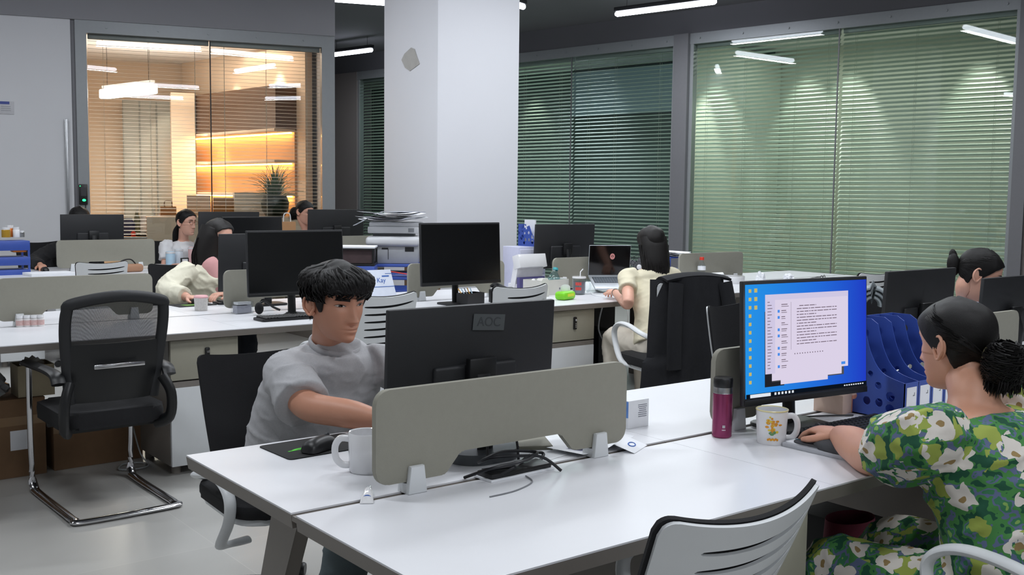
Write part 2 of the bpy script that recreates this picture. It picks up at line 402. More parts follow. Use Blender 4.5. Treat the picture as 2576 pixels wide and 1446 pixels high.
TLT = math.radians(40)
blind('narrow strip of green blind seen left of the white pillar', OR_, AR, sP[0] + 0.06, sP[2] - 1.5 - 0.02, RTOP - 0.10, 0.052, 0.048, math.radians(35), SLATG, 0.05, (0.1, 0.5, 0.9))
blind('dark green blind just right of the white pillar', OR_, AR, sP[2] - 1.48, sP[3] - 0.02, RTOP - 0.10, 0.052, 0.048, math.radians(35), SLATG, 0.05, (0.1, 0.62, 0.9))
blind('half open dim blind before the unlit room beside the wide grey post', OR_, AR, sP[3] + 0.02, sP[4] - 0.03, RTOP - 0.10, 0.052, 0.048, math.radians(20), SLATG, 0.05, (0.14, 0.42, 0.86))
blind('wide pale green lit blind right of the wide grey post', OR_, AR, sP[5] + 0.03, sP[6] - 0.02, RTOP - 0.10, 0.052, 0.05, TLT, SLATG, 0.05, (0.08, 0.36, 0.72, 0.93), wav=0.02)
blind('wide pale green lit blind nearest the right edge of the photo', OR_, AR, sP[6] + 0.02, sP[7] - 0.04, RTOP - 0.10, 0.052, 0.05, TLT, SLATG, 0.05, (0.08, 0.45, 0.9), wav=0.02)

# -------- rooms behind the glass
WARMW = mat('warm_plaster', (206, 186, 165), 0.8, vary=0.03, scale=2)
def arealight(name, loc, size, sizey, power, col, rot=(0, 0, 0), parent=None, spread=PI):
    l = bpy.data.lights.new(name, 'AREA'); l.shape = 'RECTANGLE'; l.size = size; l.size_y = sizey; l.energy = power; l.color = col; l.spread = spread
    ob = bpy.data.objects.new(name, l); C.objects.link(ob); ob.location = loc; ob.rotation_euler = rot
    if parent: ob.parent = parent
    return ob
def spot(name, loc, power, col, ang, blend=0.6, rot=(0, 0, 0), parent=None, rad=0.04):
    l = bpy.data.lights.new(name, 'SPOT'); l.energy = power; l.color = col; l.spot_size = math.radians(ang); l.spot_blend = blend; l.shadow_soft_size = rad
    ob = bpy.data.objects.new(name, l); C.objects.link(ob); ob.location = loc; ob.rotation_euler = rot
    if parent: ob.parent = parent
    return ob
# warm office: back wall, left wall, shelf wall, ceiling
LOFF = 4.2
LCEIL = LTOP + 0.12
B = MB(); lbox(B, -1.4, sE - 0.25, 0, LCEIL, LOFF, 0.1); struct(B.build('wall_office_back', WARMW, None, OL, AL, smooth=False))
B = MB(); B.box((-0.35, LOFF / 2, LCEIL / 2), (0.1, LOFF, LCEIL)); struct(B.build('wall_office_side', WARMW, None, OL, AL, smooth=False))
B = MB(); lbox(B, -1.4, sE, LCEIL, LCEIL + 0.08, LOFF / 2 + 0.1, LOFF); struct(B.build('ceiling_office', WHITE, None, OL, AL, smooth=False))
pa, pb = atd(490, 480, 14.9), atd(742, 480, 13.0); pa.z = pb.z = 0
sd = (pb - pa); slen = sd.length; sd.normalize(); sn = V(-sd.y, sd.x, 0)          # sn points away from the camera
SA = math.atan2(sd.y, sd.x)
B = MB(); B.box((slen / 2 - 0.1, 0.08, LCEIL / 2), (slen + 0.6, 0.1, LCEIL)); struct(B.build('wall_office_shelf', WARMW, None, pa, SA, smooth=False))
# lit wall shelf
def zs(px, py, dep): return atd(px, py, dep).z
ORANGE = mat('oak_panel', (186, 142, 96), 0.55, vary=0.12, scale=6, stretch=(1, 1, 8))
DKBR = mat('dark_walnut_panel', (92, 68, 50), 0.55, vary=0.15, scale=6)
LED = emit('warm_led', (255, 190, 105), 26.0)
ws = thing('wall_shelf', 'lit wooden wall shelf with glowing orange strips in the glazed office', 'shelf', pa, SA)
z1, z2, z3, zt_ = zs(490, 347, 14.9), zs(490, 414, 14.9), zs(490, 486, 14.9), zs(490, 248, 14.9)
B = MB(); B.box((slen / 2, 0.015, (z1 + 0.7) / 2), (slen, 0.03, z1 - 0.7)); B.build('back_panel', ORANGE, ws, smooth=False)
B = MB(); B.box((slen / 2, -0.12, (z1 + zt_) / 2), (slen, 0.3, zt_ - z1 - 0.04)); B.build('upper_cabinet', DKBR, ws, smooth=False)
for zz in (z1, z2, z3):
    B = MB(); B.box((slen / 2, -0.14, zz), (slen, 0.3, 0.035), bev=0.003); sh = B.build('shelf', WARMW, ws)
    B = MB(); B.box((slen / 2, -0.03, zz - 0.028), (slen - 0.06, 0.02, 0.014)); B.build('led_strip', LED, sh, smooth=False)
    arealight('shelf_glow', (slen / 2, -0.05, zz - 0.045), slen - 0.1, 0.03, 7, (1.0, 0.66, 0.34), (0, 0, 0), ws)
# square column, lit orange on its face by the shelf strips
cpt = atd(462, 480, 14.3); cpt.z = 0
cw = 0.31
B = MB(); B.box((0, 0, (z1) / 2), (cw, 0.3, z1)); B.box((0, 0.02, (z1 + zt_) / 2), (cw, 0.3, zt_ - z1)); struct(tag(B.build('trim_3', WARMW, None, cpt, AL, smooth=False), 'plain cream square column beside the glowing shelves', 'column'))
spot('column_glow', (cpt.x + 0.1, cpt.y - 0.5, z1 - 0.02), 26, (1, 0.62, 0.28), 130, 0.8, (math.radians(38), 0, AL), None)
spot('column_glow_low', (cpt.x + 0.1, cpt.y - 0.5, z2 - 0.02), 18, (1, 0.62, 0.28), 130, 0.8, (math.radians(38), 0, AL), None)
# downlights washing the upper wall
for px, py, d_ in ((600, 160, 13.95), (716, 150, 13.2), (470, 175, 14.5)):
    p = atd(px, py, d_); q = p - sn * 0.22
    spot('wall_washer', (q.x, q.y, LCEIL - 0.12), 60, (1, 0.84, 0.68), 62, 0.3, (0, 0, 0))
# pale grey tall cabinet at the back of the office
GCAB = mat('pale_grey_cabinet_front', (142, 142, 134), 0.5, vary=0.04)
gc = thing('tall_cabinet', 'tall grey green cabinet at the back of the glazed office', 'cabinet', LP(0, LOFF - 0.45, 0), AL)
x0, x1 = LWp(308, 300, LOFF - 0.5)[0], LWp(436, 300, LOFF - 0.5)[0]; zt2 = LWp(370, 252, LOFF - 0.5)[1]
B = MB(); B.box(((x0 + x1) / 2, 0.2, zt2 / 2), (x1 - x0, 0.4, zt2)); B.build('carcass', GCAB, gc, smooth=False)
for k in range(3):
    B = MB(); a = x0 + (x1 - x0) * k / 3; b = x0 + (x1 - x0) * (k + 1) / 3; B.box(((a + b) / 2, -0.012, zt2 / 2), (b - a - 0.02, 0.02, zt2 - 0.04), bev=0.003)
    dr = B.build('door', GCAB, gc); B = MB(); B.box((b - 0.05, -0.03, 1.1), (0.012, 0.02, 0.3)); B.build('handle', STEEL, dr, smooth=False)
# bright box pendant in the office
p, q = atd(258, 236, 13.4), atd(388, 224, 12.6); p.z = q.z = (p.z + q.z) / 2
dv = q - p; ln = dv.length
pl = thing('ceiling_light', 'thick dazzling white box pendant behind the glass of the warm office', 'ceiling light', (p + q) / 2, math.atan2(dv.y, dv.x), 'pendant bar lights')
B = MB(); B.box((0, 0, 0), (ln, 0.11, 0.12), bev=0.02); B.build('diffuser', emit('office_lamp_glow', (255, 252, 245), 9.0), pl)
B = MB(); B.box((0, 0, 0.09), (ln * 0.96, 0.05, 0.03)); B.build('housing', PLWHITE, pl, smooth=False)
for sx in (-0.4, 0.4):
    B = MB(); B.tube([(sx * ln, 0, 0.1), (sx * ln, 0, LCEIL - p.z)], 0.003, 6); B.build('cable', BLACKM, pl)
arealight('office_lamp_light', (0, 0, -0.09), ln, 0.1, 42, (1.0, 0.93, 0.82), (0, 0, 0), pl)
oc = LP(1.9, 1.6, LCEIL - 0.03)
arealight('office_ambient_fill', oc, 2.4, 1.6, 46, (1.0, 0.82, 0.66), (0, 0, AL))  # broad warm area light added as ambient fill, no fixture
arealight('office_upward_fill', LP(1.4, 2.2, 2.6), 1.6, 1.2, 20, (1.0, 0.87, 0.76), (PI, 0, AL))  # added upward fill for the office, no fixture

# green-lit rooms behind the right glazing
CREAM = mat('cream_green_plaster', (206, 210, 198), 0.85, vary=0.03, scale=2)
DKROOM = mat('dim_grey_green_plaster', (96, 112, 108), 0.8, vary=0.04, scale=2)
ROFF = 2.6
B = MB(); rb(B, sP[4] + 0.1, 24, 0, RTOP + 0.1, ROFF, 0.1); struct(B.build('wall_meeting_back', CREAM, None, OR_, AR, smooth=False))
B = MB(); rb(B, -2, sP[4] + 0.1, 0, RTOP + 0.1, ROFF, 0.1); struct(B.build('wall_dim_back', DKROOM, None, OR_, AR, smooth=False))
B = MB(); B.box((sP[4] + 0.18, ROFF / 2, RTOP / 2), (0.1, ROFF - 0.2, RTOP)); struct(B.build('wall_room_divider', CREAM, None, OR_, AR, smooth=False))
B = MB(); rb(B, -2, 24, RTOP + 0.1, RTOP + 0.18, ROFF / 2 + 0.1, ROFF); struct(B.build('ceiling_meeting', WHITE, None, OR_, AR, smooth=False))
def rspot(px, py, off, power, col=(1.0, 1.0, 0.90), ang=56, z=None):
    s_, _ = RWp(px, py, off); q = RP(s_, off, RTOP - 0.05 if z is None else z)
    spot('meeting_downlight', q, power, col, ang, 0.5)
    Bq = MB(); Bq.cyl((0, 0, 0), 0.05, 0.12, 16); tag(Bq.build('downlight', PLWHITE, None, (q.x, q.y, q.z + 0.03)), 'small recessed downlight behind the green blinds', 'downlight', 'downlights behind the green blinds')
for px in (1830, 2060): rspot(px, 200, 0.36, 210)
for px in (2165, 2490): rspot(px, 200, 0.36, 210)
for px in (1380,): rspot(px, 200, 0.36, 130)
rspot(940, 200, 0.5, 30)
arealight('meeting_light', RP((sP[5] + sP[7]) / 2, 1.4, RTOP), 3.5, 1.0, 35, (0.97, 1.0, 0.93), (0, 0, AR))
# added bluish panel imitating a bright reflection high in the dim room's glass
s0, zt3 = RWp(1445, 150, ROFF - 0.1); s1, zb3 = RWp(1700, 280, ROFF - 0.1)
B = MB(); rb(B, s0, s1 + 0.4, zb3, RTOP + 0.05, ROFF - 0.12, 0.1); struct(B.build('wall_dim_reflection_panel', mat('bluish_reflection_tone', (176, 196, 208), 0.7), None, OR_, AR, smooth=False))
arealight('dim_room_light', RP((s0 + s1) / 2, 1.2, RTOP), 1.5, 0.6, 80, (0.8, 0.92, 1.0), (math.radians(-40), 0, AR))

# -------- square white pillar
PILM = mat('white_pillar_paint', (222, 223, 228), 0.6, vary=0.015, scale=2)
PX, PY, PS = 5.03, 7.50, 0.89
B = MB(); B.box((PX + PS / 2, PY + PS / 2, CEIL_Z / 2), (PS, PS, CEIL_Z), bev=0.006, seg=2); struct(tag(B.build('pillar', PILM), 'square white pillar in the middle of the office', 'pillar'))
# worn patch of old glue on the pillar's left face
p = aty(1035, 150, 1.0); r = ray(1035, 150); t = PX / r.x; p = V(0, 0, HC) + r * t
B = MB(); k = random.Random(3)
pts = [(-0.16, 0.02), (-0.11, 0.10), (0.0, 0.17), (0.06, 0.14), (0.09, 0.05), (0.14, -0.08), (0.06, -0.12), (-0.02, -0.16), (-0.10, -0.10)]
B.prism([(-x, y * 0.62) for x, y in pts], 0, 0.002, Matrix.Translation((PX - 0.0035, p.y, p.z)) @ Matrix(((0, 0, -1, 0), (1, 0, 0, 0), (0, 1, 0, 0), (0, 0, 0, 1))))
tag(B.build('glue_patch', mat('old_glue', (176, 174, 170), 0.9, vary=0.12, scale=20)), 'grey torn glue patch high on the white pillar', 'stain')

# -------- pendant bar lights
GLOW = emit('lamp_glow', (236, 240, 255), 11.0)
def pendant(a, b, label, main=True):
    a, b = V(*a, 0), V(*b, 0); d = b - a; L_ = d.length; c = (a + b) / 2; c.z = LAMP_Z
    t = thing('ceiling_light', label, 'ceiling light', c, math.atan2(d.y, d.x), 'pendant bar lights')
    Bq = MB(); Bq.box((0, 0, 0.085), (L_, 0.075, 0.05), bev=0.006); Bq.build('housing', BLACKM, t)
    Bq = MB(); Bq.tube([(-L_ / 2 + 0.004, 0, 0.03), (-L_ / 2 + 0.03, 0, 0.03), (L_ / 2 - 0.03, 0, 0.03), (L_ / 2 - 0.004, 0, 0.03)], [(0.02, 0.02), (0.036, 0.034), (0.036, 0.034), (0.02, 0.02)], 12, up=(0, 1, 0)); Bq.build('diffuser', GLOW, t)
    for s_ in (-0.38, 0.38):
        Bq = MB(); Bq.tube([(s_ * L_, 0, 0.1), (s_ * L_, 0, CEIL_Z - LAMP_Z)], 0.003, 6); Bq.build('cable', BLACKM, t)
    arealight('bar_light', (0, 0, -0.02), L_, 0.09, LAMP_POWER * L_, (0.92, 0.96, 1.0), (0, 0, 0), t)
    return t
pendant((5.1, 11.36), (6.556, 10.855), 'white pendant bar light cut by the top of the photo left of the pillar')
pendant((9.10, 9.60), (9.383, 8.206), 'white pendant bar light in black housing right of the pillar')
pendant((8.264, 15.44), (8.45, 14.45), 'short looking pendant bar light in the passage left of the pillar')
HID = 'pendant bar light out of view, one of a set reflected in the glass or added as fill'
for a, b in (((7.95, 9.98), (6.6, 9.5)), ((8.83, 6.52), (7.28, 6.10)), ((3.66, 8.46), (2.53, 8.15)), ((1.6, 6.2), (3.1, 5.8)), ((3.21, 5.62), (4.4, 4.86)),
             ((3.01, 2.85), (3.93, 3.88)), ((-0.2, 3.6), (0.8, 2.7)), ((5.4, 2.9), (6.7, 2.5)), ((0.4, 0.2), (1.6, -0.3)), ((3.2, 0.3), (4.4, 0.8)), ((-1.6, 6.6), (-0.5, 7.3)), ((5.4, 6.3), (6.3, 5.4)), ((0.2, 9.3), (1.3, 9.0)), ((-0.6, -2.4), (0.6, -2.9)), ((2.6, -2.6), (3.8, -2.2))):  # closing entries are added fill for the grey door and the chair backs
    pendant(a, b, HID)
# ================================================================ FURNITURE
DZ = 0.74
def desk(x0, x1, y0, yc, y1, label, group, left_end=False, right_end=False):
    """double workstation: two white tops with a taupe bevelled edge, cable channel between, slanted legs"""
    t = thing('office_desk', label, 'desk', ((x0 + x1) / 2, yc, 0), 0, group); w = x1 - x0; g = 0.012
    for a, b in ((y0 - yc, -g), (g, y1 - yc)):
        Bt = MB(); Bt.box((0, (a + b) / 2, DZ - 0.002), (w - 0.0015, b - a, 0.004)); top = Bt.build('tabletop', DESKW, t, smooth=False)
        Bt = MB(); q = [(-w / 2, DZ - 0.004), (w / 2, DZ - 0.004), (w / 2 - (0.004 if right_end else 0.0), DZ - 0.036), (-w / 2 + (0.004 if left_end else 0.0), DZ - 0.036)]
        out = -1 if a < -0.1 else 1
        y_in, y_out = (b, a) if out < 0 else (a, b)
        v = []
        for (x, z), yy in ((q[0], y_out), (q[1], y_out), (q[1], y_in), (q[0], y_in)): v.append(Bt.b.verts.new((x, yy, z)))
        for (x, z), yy in ((q[3], y_out - out * 0.004), (q[2], y_out - out * 0.004), (q[2], y_in), (q[3], y_in)): v.append(Bt.b.verts.new((x, yy, z)))
        for f in ((0, 1, 2, 3), (7, 6, 5, 4), (0, 4, 5, 1), (1, 5, 6, 2), (2, 6, 7, 3), (3, 7, 4, 0)): Bt.b.faces.new([v[i] for i in f])
        Bt.build('edge_band', TAUPE, top, smooth=False)
    Bt = MB(); Bt.box((0, 0, DZ - 0.012), (w - 0.004, 2 * g - 0.002, 0.012)); Bt.build('cable_channel', TAUPE, t, smooth=False)
    Bt = MB()
    Bt.box((0, -0.16, DZ - 0.054), (w - 0.40, 0.04, 0.04)); Bt.build('beam', TAUPE, t, smooth=False)
    Bt = MB(); Bt.box((0, 0.16, DZ - 0.054), (w - 0.40, 0.04, 0.04)); Bt.build('beam', TAUPE, t, smooth=False)
    for end, x in ((left_end, -w / 2 + 0.14), (right_end, w / 2 - 0.14)):
        if not end: continue
        for sy, ye in ((-1, y0 - yc), (1, y1 - yc)):
            Bt = MB(); ya, yb = sy * 0.24, ye - sy * 0.03
            prof = [(ya - sy * 0.08, DZ - 0.036), (ya + sy * 0.16, DZ - 0.036), (ya + sy * 0.11, DZ - 0.07), (yb, 0.0), (yb - sy * 0.085, 0.0), (ya - sy * 0.02, DZ - 0.09)]
            Bt.prism(prof, -0.02, 0.02, Matrix.Translation((x, 0, 0)) @ Matrix(((0, 0, 1, 0), (1, 0, 0, 0), (0, 1, 0, 0), (0, 0, 0, 1))), bev=0.003)
            Bt.build('leg', TAUPE, t)
    if not left_end:
        Bt = MB(); Bt.box((-w / 2 + 0.0, 0, (DZ - 0.035) / 2), (0.05, 0.6, DZ - 0.036)); Bt.build('middle_leg', TAUPE, t, smooth=False)
    return t
DG = 'joined white office desks'
R1 = [0.993, 2.175, 3.36, 4.55, 5.74]; R1Y = (1.475, 2.04, 2.68)
r1l = ['white office desk in the foreground behind the white slatted chair', 'white office desk joined on under the lit monitor and file boxes', 'white office desk behind the woman in the floral dress', 'white office desk at the right edge under the two monitor backs']
for i in range(4): desk(R1[i], R1[i + 1], *R1Y, r1l[i], DG, i == 0, i == 3)
R2 = [-0.30, 0.93, 2.20, 3.45, 4.72, 6.02, 7.35, 8.55]; R2Y = (5.08, 5.78, 6.42)
r2l = ['white office desk cut by the left edge of the photo in the middle row', 'white office desk behind the black mesh visitor chair', 'white office desk behind the man with the flowered cup on it', 'white office desk with the tall black screen and desk calendar', 'white office desk under the laptop and glass mug', 'white office desk beyond the woman with the laptop', 'white office desk at the far end of the middle row by the tape roll']
for i in range(7): desk(R2[i], R2[i + 1], *R2Y, r2l[i], DG, i == 0, i == 6)
R3 = [0.93, 2.20, 3.50, 4.78, 6.02]; R3Y = (9.09, 9.62, 10.2)
r3l = ['white office desk at the left edge in the far row with blue trays', 'white office desk in the far row below the leftmost monitor', 'white office desk in the far row before the woman in glasses', 'white office desk in the far row nearest the pillar']
for i in range(4): desk(R3[i], R3[i + 1], *R3Y, r3l[i], DG, i == 0, i == 3)

def lock(Bm, x, y, z, h=0.085, w=0.026, s=-1):
    Bm.box((x, y + s * 0.007, z), (w, 0.014, h), bev=0.006)
def pedestal(x0, x1, yf, label, face=-1, depth=0.52):
    """taupe cabinet: beige drawer with a black combination lock over a white door, on short feet"""
    w = x1 - x0; t = thing('pedestal_cabinet', label, 'cabinet', ((x0 + x1) / 2, yf, 0), 0 if face < 0 else PI, 'under-desk pedestal cabinets')
    Bq = MB(); Bq.box((0, depth / 2 + 0.01, 0.375), (w, depth - 0.02, 0.65)); Bq.build('carcass', TAUPE, t, smooth=False)
    Bq = MB(); Bq.box((0, 0, 0.595), (w - 0.002, 0.022, 0.205), bev=0.003); d = Bq.build('drawer', BEIGE, t)
    Bq = MB(); lock(Bq, 0.01, -0.011, 0.61); lk = Bq.build('combination_lock', BLACKP, d)
    Bq = MB(); Bq.lathe([(0, 0), (0.007, 0), (0.009, 0.004), (0.005, 0.010), (0, 0.010)], (0.012, -0.024, 0.632), 14, rotx(PI / 2)); Bq.build('lock_knob', CHROME, d)
    Bq = MB()
    for k in range(3): Bq.box((0.011, -0.0255, 0.607 - k * 0.011), (0.010, 0.002, 0.006))
    Bq.build('lock_dial', STEEL, d, smooth=False)
    Bq = MB(); Bq.box((0, 0, 0.47), (w - 0.002, 0.015, 0.03)); Bq.build('grip_gap', TAUPE, t, smooth=False)
    Bq = MB(); Bq.box((0, 0, 0.252), (w - 0.002, 0.022, 0.405), bev=0.003); Bq.build('door', PLWHITE, t)
    for sx in (-1, 1):
        for yy in (0.06, depth - 0.06):
            Bq = MB(); Bq.cyl((sx * (w / 2 - 0.045), yy, 0), 0.024, 0.052, 14); Bq.build('foot', TAUPE, t)
    return t
pedestal(1.824, 2.185, 5.13, 'beige and white drawer cabinet with a black lock behind the visitor chair')
pedestal(4.337, 4.715, 5.13, 'beige and white drawer cabinet with a black lock left of the seated woman in cream')
pedestal(1.735, 2.09, 1.50, 'beige and white drawer cabinet with a lock behind the white slatted chair')
pedestal(1.86, 2.20, 9.14, 'white fronted drawer cabinet glimpsed under the desk at the left edge')

def desk_screen(xc, yc, label, w=0.80, z0=0.768, z1=0.992, turn=False):
    """rounded felt partition with a shallow arch cut out below, held by two white clips"""
    t = thing('desk_partition', label, 'desk divider', (xc, yc, 0), 0, 'grey desk partitions')
    h = z1 - z0; r = 0.035; n = 6; p = []
    def arc(cx, cz, a0, a1, rr):
        for k in range(n + 1):
            a = math.radians(a0 + (a1 - a0) * k / n); p.append((cx + rr * math.cos(a), cz + rr * math.sin(a)))
    arc(w / 2 - r, z1 - r, 0, 90, r); arc(-w / 2 + r, z1 - r, 90, 180, r); arc(-w / 2 + r, z0 + r, 180, 270, r)
    m, dz = 0.195, 0.052
    arc(-m - 0.022, z0 + 0.024, 270, 330, 0.024)
    arc(-m + 0.045, z0 + dz - 0.024, 150, 90, 0.024)
    arc(m - 0.045, z0 + dz - 0.024, 90, 30, 0.024); arc(m + 0.022, z0 + 0.024, 210, 270, 0.024)
    arc(w / 2 - r, z0 + r, 270, 360, r)
    M = Matrix(((1, 0, 0, 0), (0, 0, 1, 0), (0, 1, 0, 0), (0, 0, 0, 1)))
    Bq = MB(); Bq.prism(p, -0.009, 0.009, M, bev=0.002); Bq.build('felt_panel', SCREENF, t)
    for sx in (-1, 1):
        Bq = MB()
        for sy in (-1, 1):
            q = [(-0.027, DZ), (0.027, DZ), (0.019, DZ + 0.066), (-0.019, DZ + 0.066)]
            Bq.prism([(a + sx * 0.295, b) for a, b in q], 0.0092, 0.026, Matrix(((1, 0, 0, 0), (0, 0, sy, 0), (0, 1, 0, 0), (0, 0, 0, 1))), bev=0.004)
        Bq.box((sx * 0.295, 0, DZ + 0.012), (0.05, 0.03, 0.024))
        Bq.build('clip', PLWHITE, t)
    return t
desk_screen(1.597, 2.04, 'grey felt desk partition in front of the man, nearest the camera')
desk_screen(2.765, 2.04, 'grey felt desk partition behind the maroon flask and lit monitor')
desk_screen(3.95, 2.10, 'grey felt desk partition behind the blue file boxes')
desk_screen(1.57, 5.80, 'grey felt desk partition behind the black visitor chair at the left edge')
desk_screen(2.79, 5.80, 'grey felt desk partition between the flowered cup and the big black screen')
desk_screen(4.06, 5.80, 'grey felt desk partition behind the tall screen and desk calendar')
desk_screen(5.36, 5.85, 'grey felt desk partition behind the glass mug and laptop')
desk_screen(6.72, 5.85, 'grey felt desk partition before the green blinds beside the red capped bottle')
desk_screen(2.86, 9.60, 'grey felt desk partition below the leftmost monitor in the far row', w=0.86, z1=1.015)
desk_screen(4.10, 9.60, 'grey felt desk partition beside the woman in glasses', w=0.86, z1=1.015)
desk_screen(5.40, 9.60, 'grey felt desk partition behind the printer in the far row', w=0.86, z1=1.015)

SCR_OFF = mat('dark_screen_glass', (14, 15, 16), 0.22, vary=0.1)
def monitor(w, h, zb, loc, rz, label, base='plate', group='black desktop monitors', tilt=0.05, scr=None):
    """origin on the desk under the neck; the screen faces local -Y"""
    t = thing('computer_monitor', label, 'monitor', loc, rz, group)
    R = rotx(-tilt); zc = zb + h / 2
    def put(Bm, p, d, bev=0.0, seg=2):
        q = R @ V(p[0], p[1], p[2]); Bm.box((q.x, q.y, q.z + zc), d, R, bev, seg)
    Bq = MB(); put(Bq, (0, -0.045, 0), (w, 0.018, h), 0.004); put(Bq, (0, -0.032, -h * 0.2), (w * 0.5, 0.02, h * 0.42), 0.009, 3); Bq.build('back_shell', BLACKM, t)
    Bq = MB(); put(Bq, (0, -0.0545, 0.006), (w - 0.014, 0.003, h - 0.034)); sc = Bq.build('screen', scr or SCR_OFF, t, smooth=False)
    Bq = MB(); put(Bq, (0, -0.055, -h / 2 + 0.009), (w - 0.004, 0.004, 0.018), 0.001); Bq.build('chin_strip', BLACKP, t)
    Bq = MB(); Bq.tube([(0, 0.012, 0.006), (0, 0.02, zc * 0.55), (0, 0.0, zc - 0.02)], [(0.026, 0.012), (0.024, 0.012), (0.024, 0.012)], 12, up=(1, 0, 0)); Bq.box((0, -0.006, zc - 0.02), (0.09, 0.024, 0.09), bev=0.006); Bq.build('neck', BLACKP, t)
    Bq = MB()
    if base == 'plate': Bq.prism(rrect(0.22, 0.17, 0.03), 0.0, 0.012, bev=0.003)
    elif base == 'disc': Bq.prism(rrect(0.205, 0.145, 0.07, 10), 0.0, 0.028, bev=0.005)
    else:
        for sx in (-1, 1): Bq.tube([(0, 0.02, 0.012), (sx * 0.13, -0.09, 0.009)], [(0.018, 0.010), (0.009, 0.007)], 10)
        Bq.cyl((0, 0.02, 0), 0.032, 0.02, 18)
    Bq.build('stand_base', mat('dark_grey_stand', (72, 76, 80), 0.35) if base == 'disc' else BLACKP, t)
    return t
# 1. monitor in front of the man (we see its back)
m1 = monitor(0.548, 0.325, 0.085, (1.625, 2.20, DZ), PI, 'black monitor with a grey tag on its back facing the man', 'disc')
B = MB(); B.box((0, 0, 0), (0.106, 0.0012, 0.044)); tg = B.build('name_tag', mat('grey_tape', (76, 80, 82), 0.6), m1, smooth=False)
tg.rotation_euler = (0.05, 0.07, PI)
tgw = word('AOC', 0.036, Matrix.Identity(4), mat('dark_letters', (58, 61, 64), 0.7), 'letters', tg)
tgw.rotation_euler = (PI / 2, 0, 0); tgw.location = (0, -0.0009, 0)
tg.location = (-0.040, -0.0275, 0.362)
# 2. lit monitor of the woman in the floral dress
def wallpaper():
    m = bpy.data.materials.new('blue_wallpaper'); m.use_nodes = True; nt = m.node_tree; N = nt.nodes; L = nt.links
    N.remove(N['Principled BSDF']); tc = N.new('ShaderNodeTexCoord'); sp = N.new('ShaderNodeSeparateXYZ'); L.new(tc.outputs['Generated'], sp.inputs[0])
    rp = N.new('ShaderNodeValToRGB'); L.new(sp.outputs[0], rp.inputs[0]); e = rp.color_ramp.elements
    e[0].position = 0.0; e[0].color = (*lin((40, 150, 236)), 1); e[1].position = 1.0; e[1].color = (*lin((34, 62, 200)), 1)
    q = rp.color_ramp.elements.new(0.55); q.color = (*lin((36, 112, 224)), 1)
    em = N.new('ShaderNodeEmission'); em.inputs[1].default_value = 0.95; L.new(rp.outputs[0], em.inputs[0]); L.new(em.outputs[0], N['Material Output'].inputs[0]); return m
W2, H2 = 0.53, 0.368
m2 = monitor(W2, H2, 0.094, (2.64, 1.955, DZ), -0.12, 'lit computer monitor showing white windows on blue', 'plate', scr=wallpaper())
scr2 = [c for c in m2.children if c.name.startswith('screen')][0]
RT = rotx(-0.05); ZC2 = 0.094 + H2 / 2
def spt(u, v, lift):
    """u, v in 0..1 across the lit screen (v downward)"""
    q = RT @ V((u - 0.5) * (W2 - 0.014), -0.056 - lift, 0.006 + (0.5 - v) * (H2 - 0.034)); return (q.x, q.y, q.z + ZC2)
def srect(Bm, u0, v0, u1, v1, lift): Bm.quad(spt(u0, v0, lift), spt(u0, v1, lift), spt(u1, v1, lift), spt(u1, v0, lift))
E_WIN = emit('window_white', (224, 214, 236), 0.95); E_SIDE = emit('window_lilac', (212, 204, 232), 0.95); E_DARK = emit('window_dark', (40, 42, 50), 0.7); E_GREY = emit('window_grey', (92, 92, 98), 0.7)
E_TXT = emit('text_grey', (120, 104, 120), 0.8); E_ICON = emit('icon_blue', (70, 140, 232), 1.0); E_ICW = emit('icon_white', (226, 232, 240), 1.0); E_BAR = emit('task_bar', (14, 22, 34), 0.8); E_IY = emit('icon_mixed', (206, 190, 110), 0.9)
B = MB(); srect(B, 0.145, 0.245, 0.30, 0.915, 0.0006); B.build('dark_window', E_DARK, scr2, smooth=False)
B = MB(); srect(B, 0.20, 0.20, 0.80, 0.875, 0.0009); B.build('grey_window', E_GREY, scr2, smooth=False)
B = MB(); srect(B, 0.20, 0.25, 0.78, 0.865, 0.0012); B.build('app_window', E_WIN, scr2, smooth=False)
B = MB(); srect(B, 0.27, 0.4, 0.66, 0.905, 0.0011); B.build('app_window', E_WIN, scr2, smooth=False)
B = MB(); srect(B, 0.148, 0.095, 0.835, 0.80, 0.0015); B.build('app_window', E_WIN, scr2, smooth=False)
B = MB(); srect(B, 0.148, 0.095, 0.835, 0.145, 0.0018); srect(B, 0.148, 0.145, 0.225, 0.80, 0.0018); B.build('side_bar', E_SIDE, scr2, smooth=False)
B = MB(); rr = random.Random(5)
for k in range(14):
    v = 0.205 + k * 0.0265; u = 0.40; end = 0.735 if k % 3 else 0.56
    if k == 0: u = 0.42
    while u < end:
        l = rr.uniform(0.01, 0.05); srect(B, u, v, min(u + l, end), v + 0.007, 0.002); u += l + 0.006
for k in range(22): srect(B, 0.165, 0.16 + k * 0.028, 0.165 + rr.uniform(0.015, 0.04), 0.166 + k * 0.028, 0.002)
for k in range(11):
    v = 0.185 + k * 0.055; srect(B, 0.275, v, 0.275 + rr.uniform(0.02, 0.05), v + 0.007, 0.002); srect(B, 0.275, v + 0.018, 0.275 + rr.uniform(0.03, 0.06), v + 0.023, 0.002)
for k in range(12): srect(B, 0.38 + k * 0.021, 0.635, 0.387 + k * 0.021, 0.645, 0.002)
srect(B, 0.352, 0.17, 0.354, 0.60, 0.002); B.build('text_lines', E_TXT, scr2, smooth=False)
B = MB()
for k in range(11): 
    if k % 3: srect(B, 0.245, 0.18 + k * 0.055, 0.262, 0.205 + k * 0.055, 0.002)
srect(B, 0.775, 0.755, 0.81, 0.78, 0.002); B.build('app_icons', E_ICON, scr2, smooth=False)
B = MB()
for k in range(12): srect(B, 0.022, 0.04 + k * 0.073, 0.042, 0.07 + k * 0.073, 0.001)
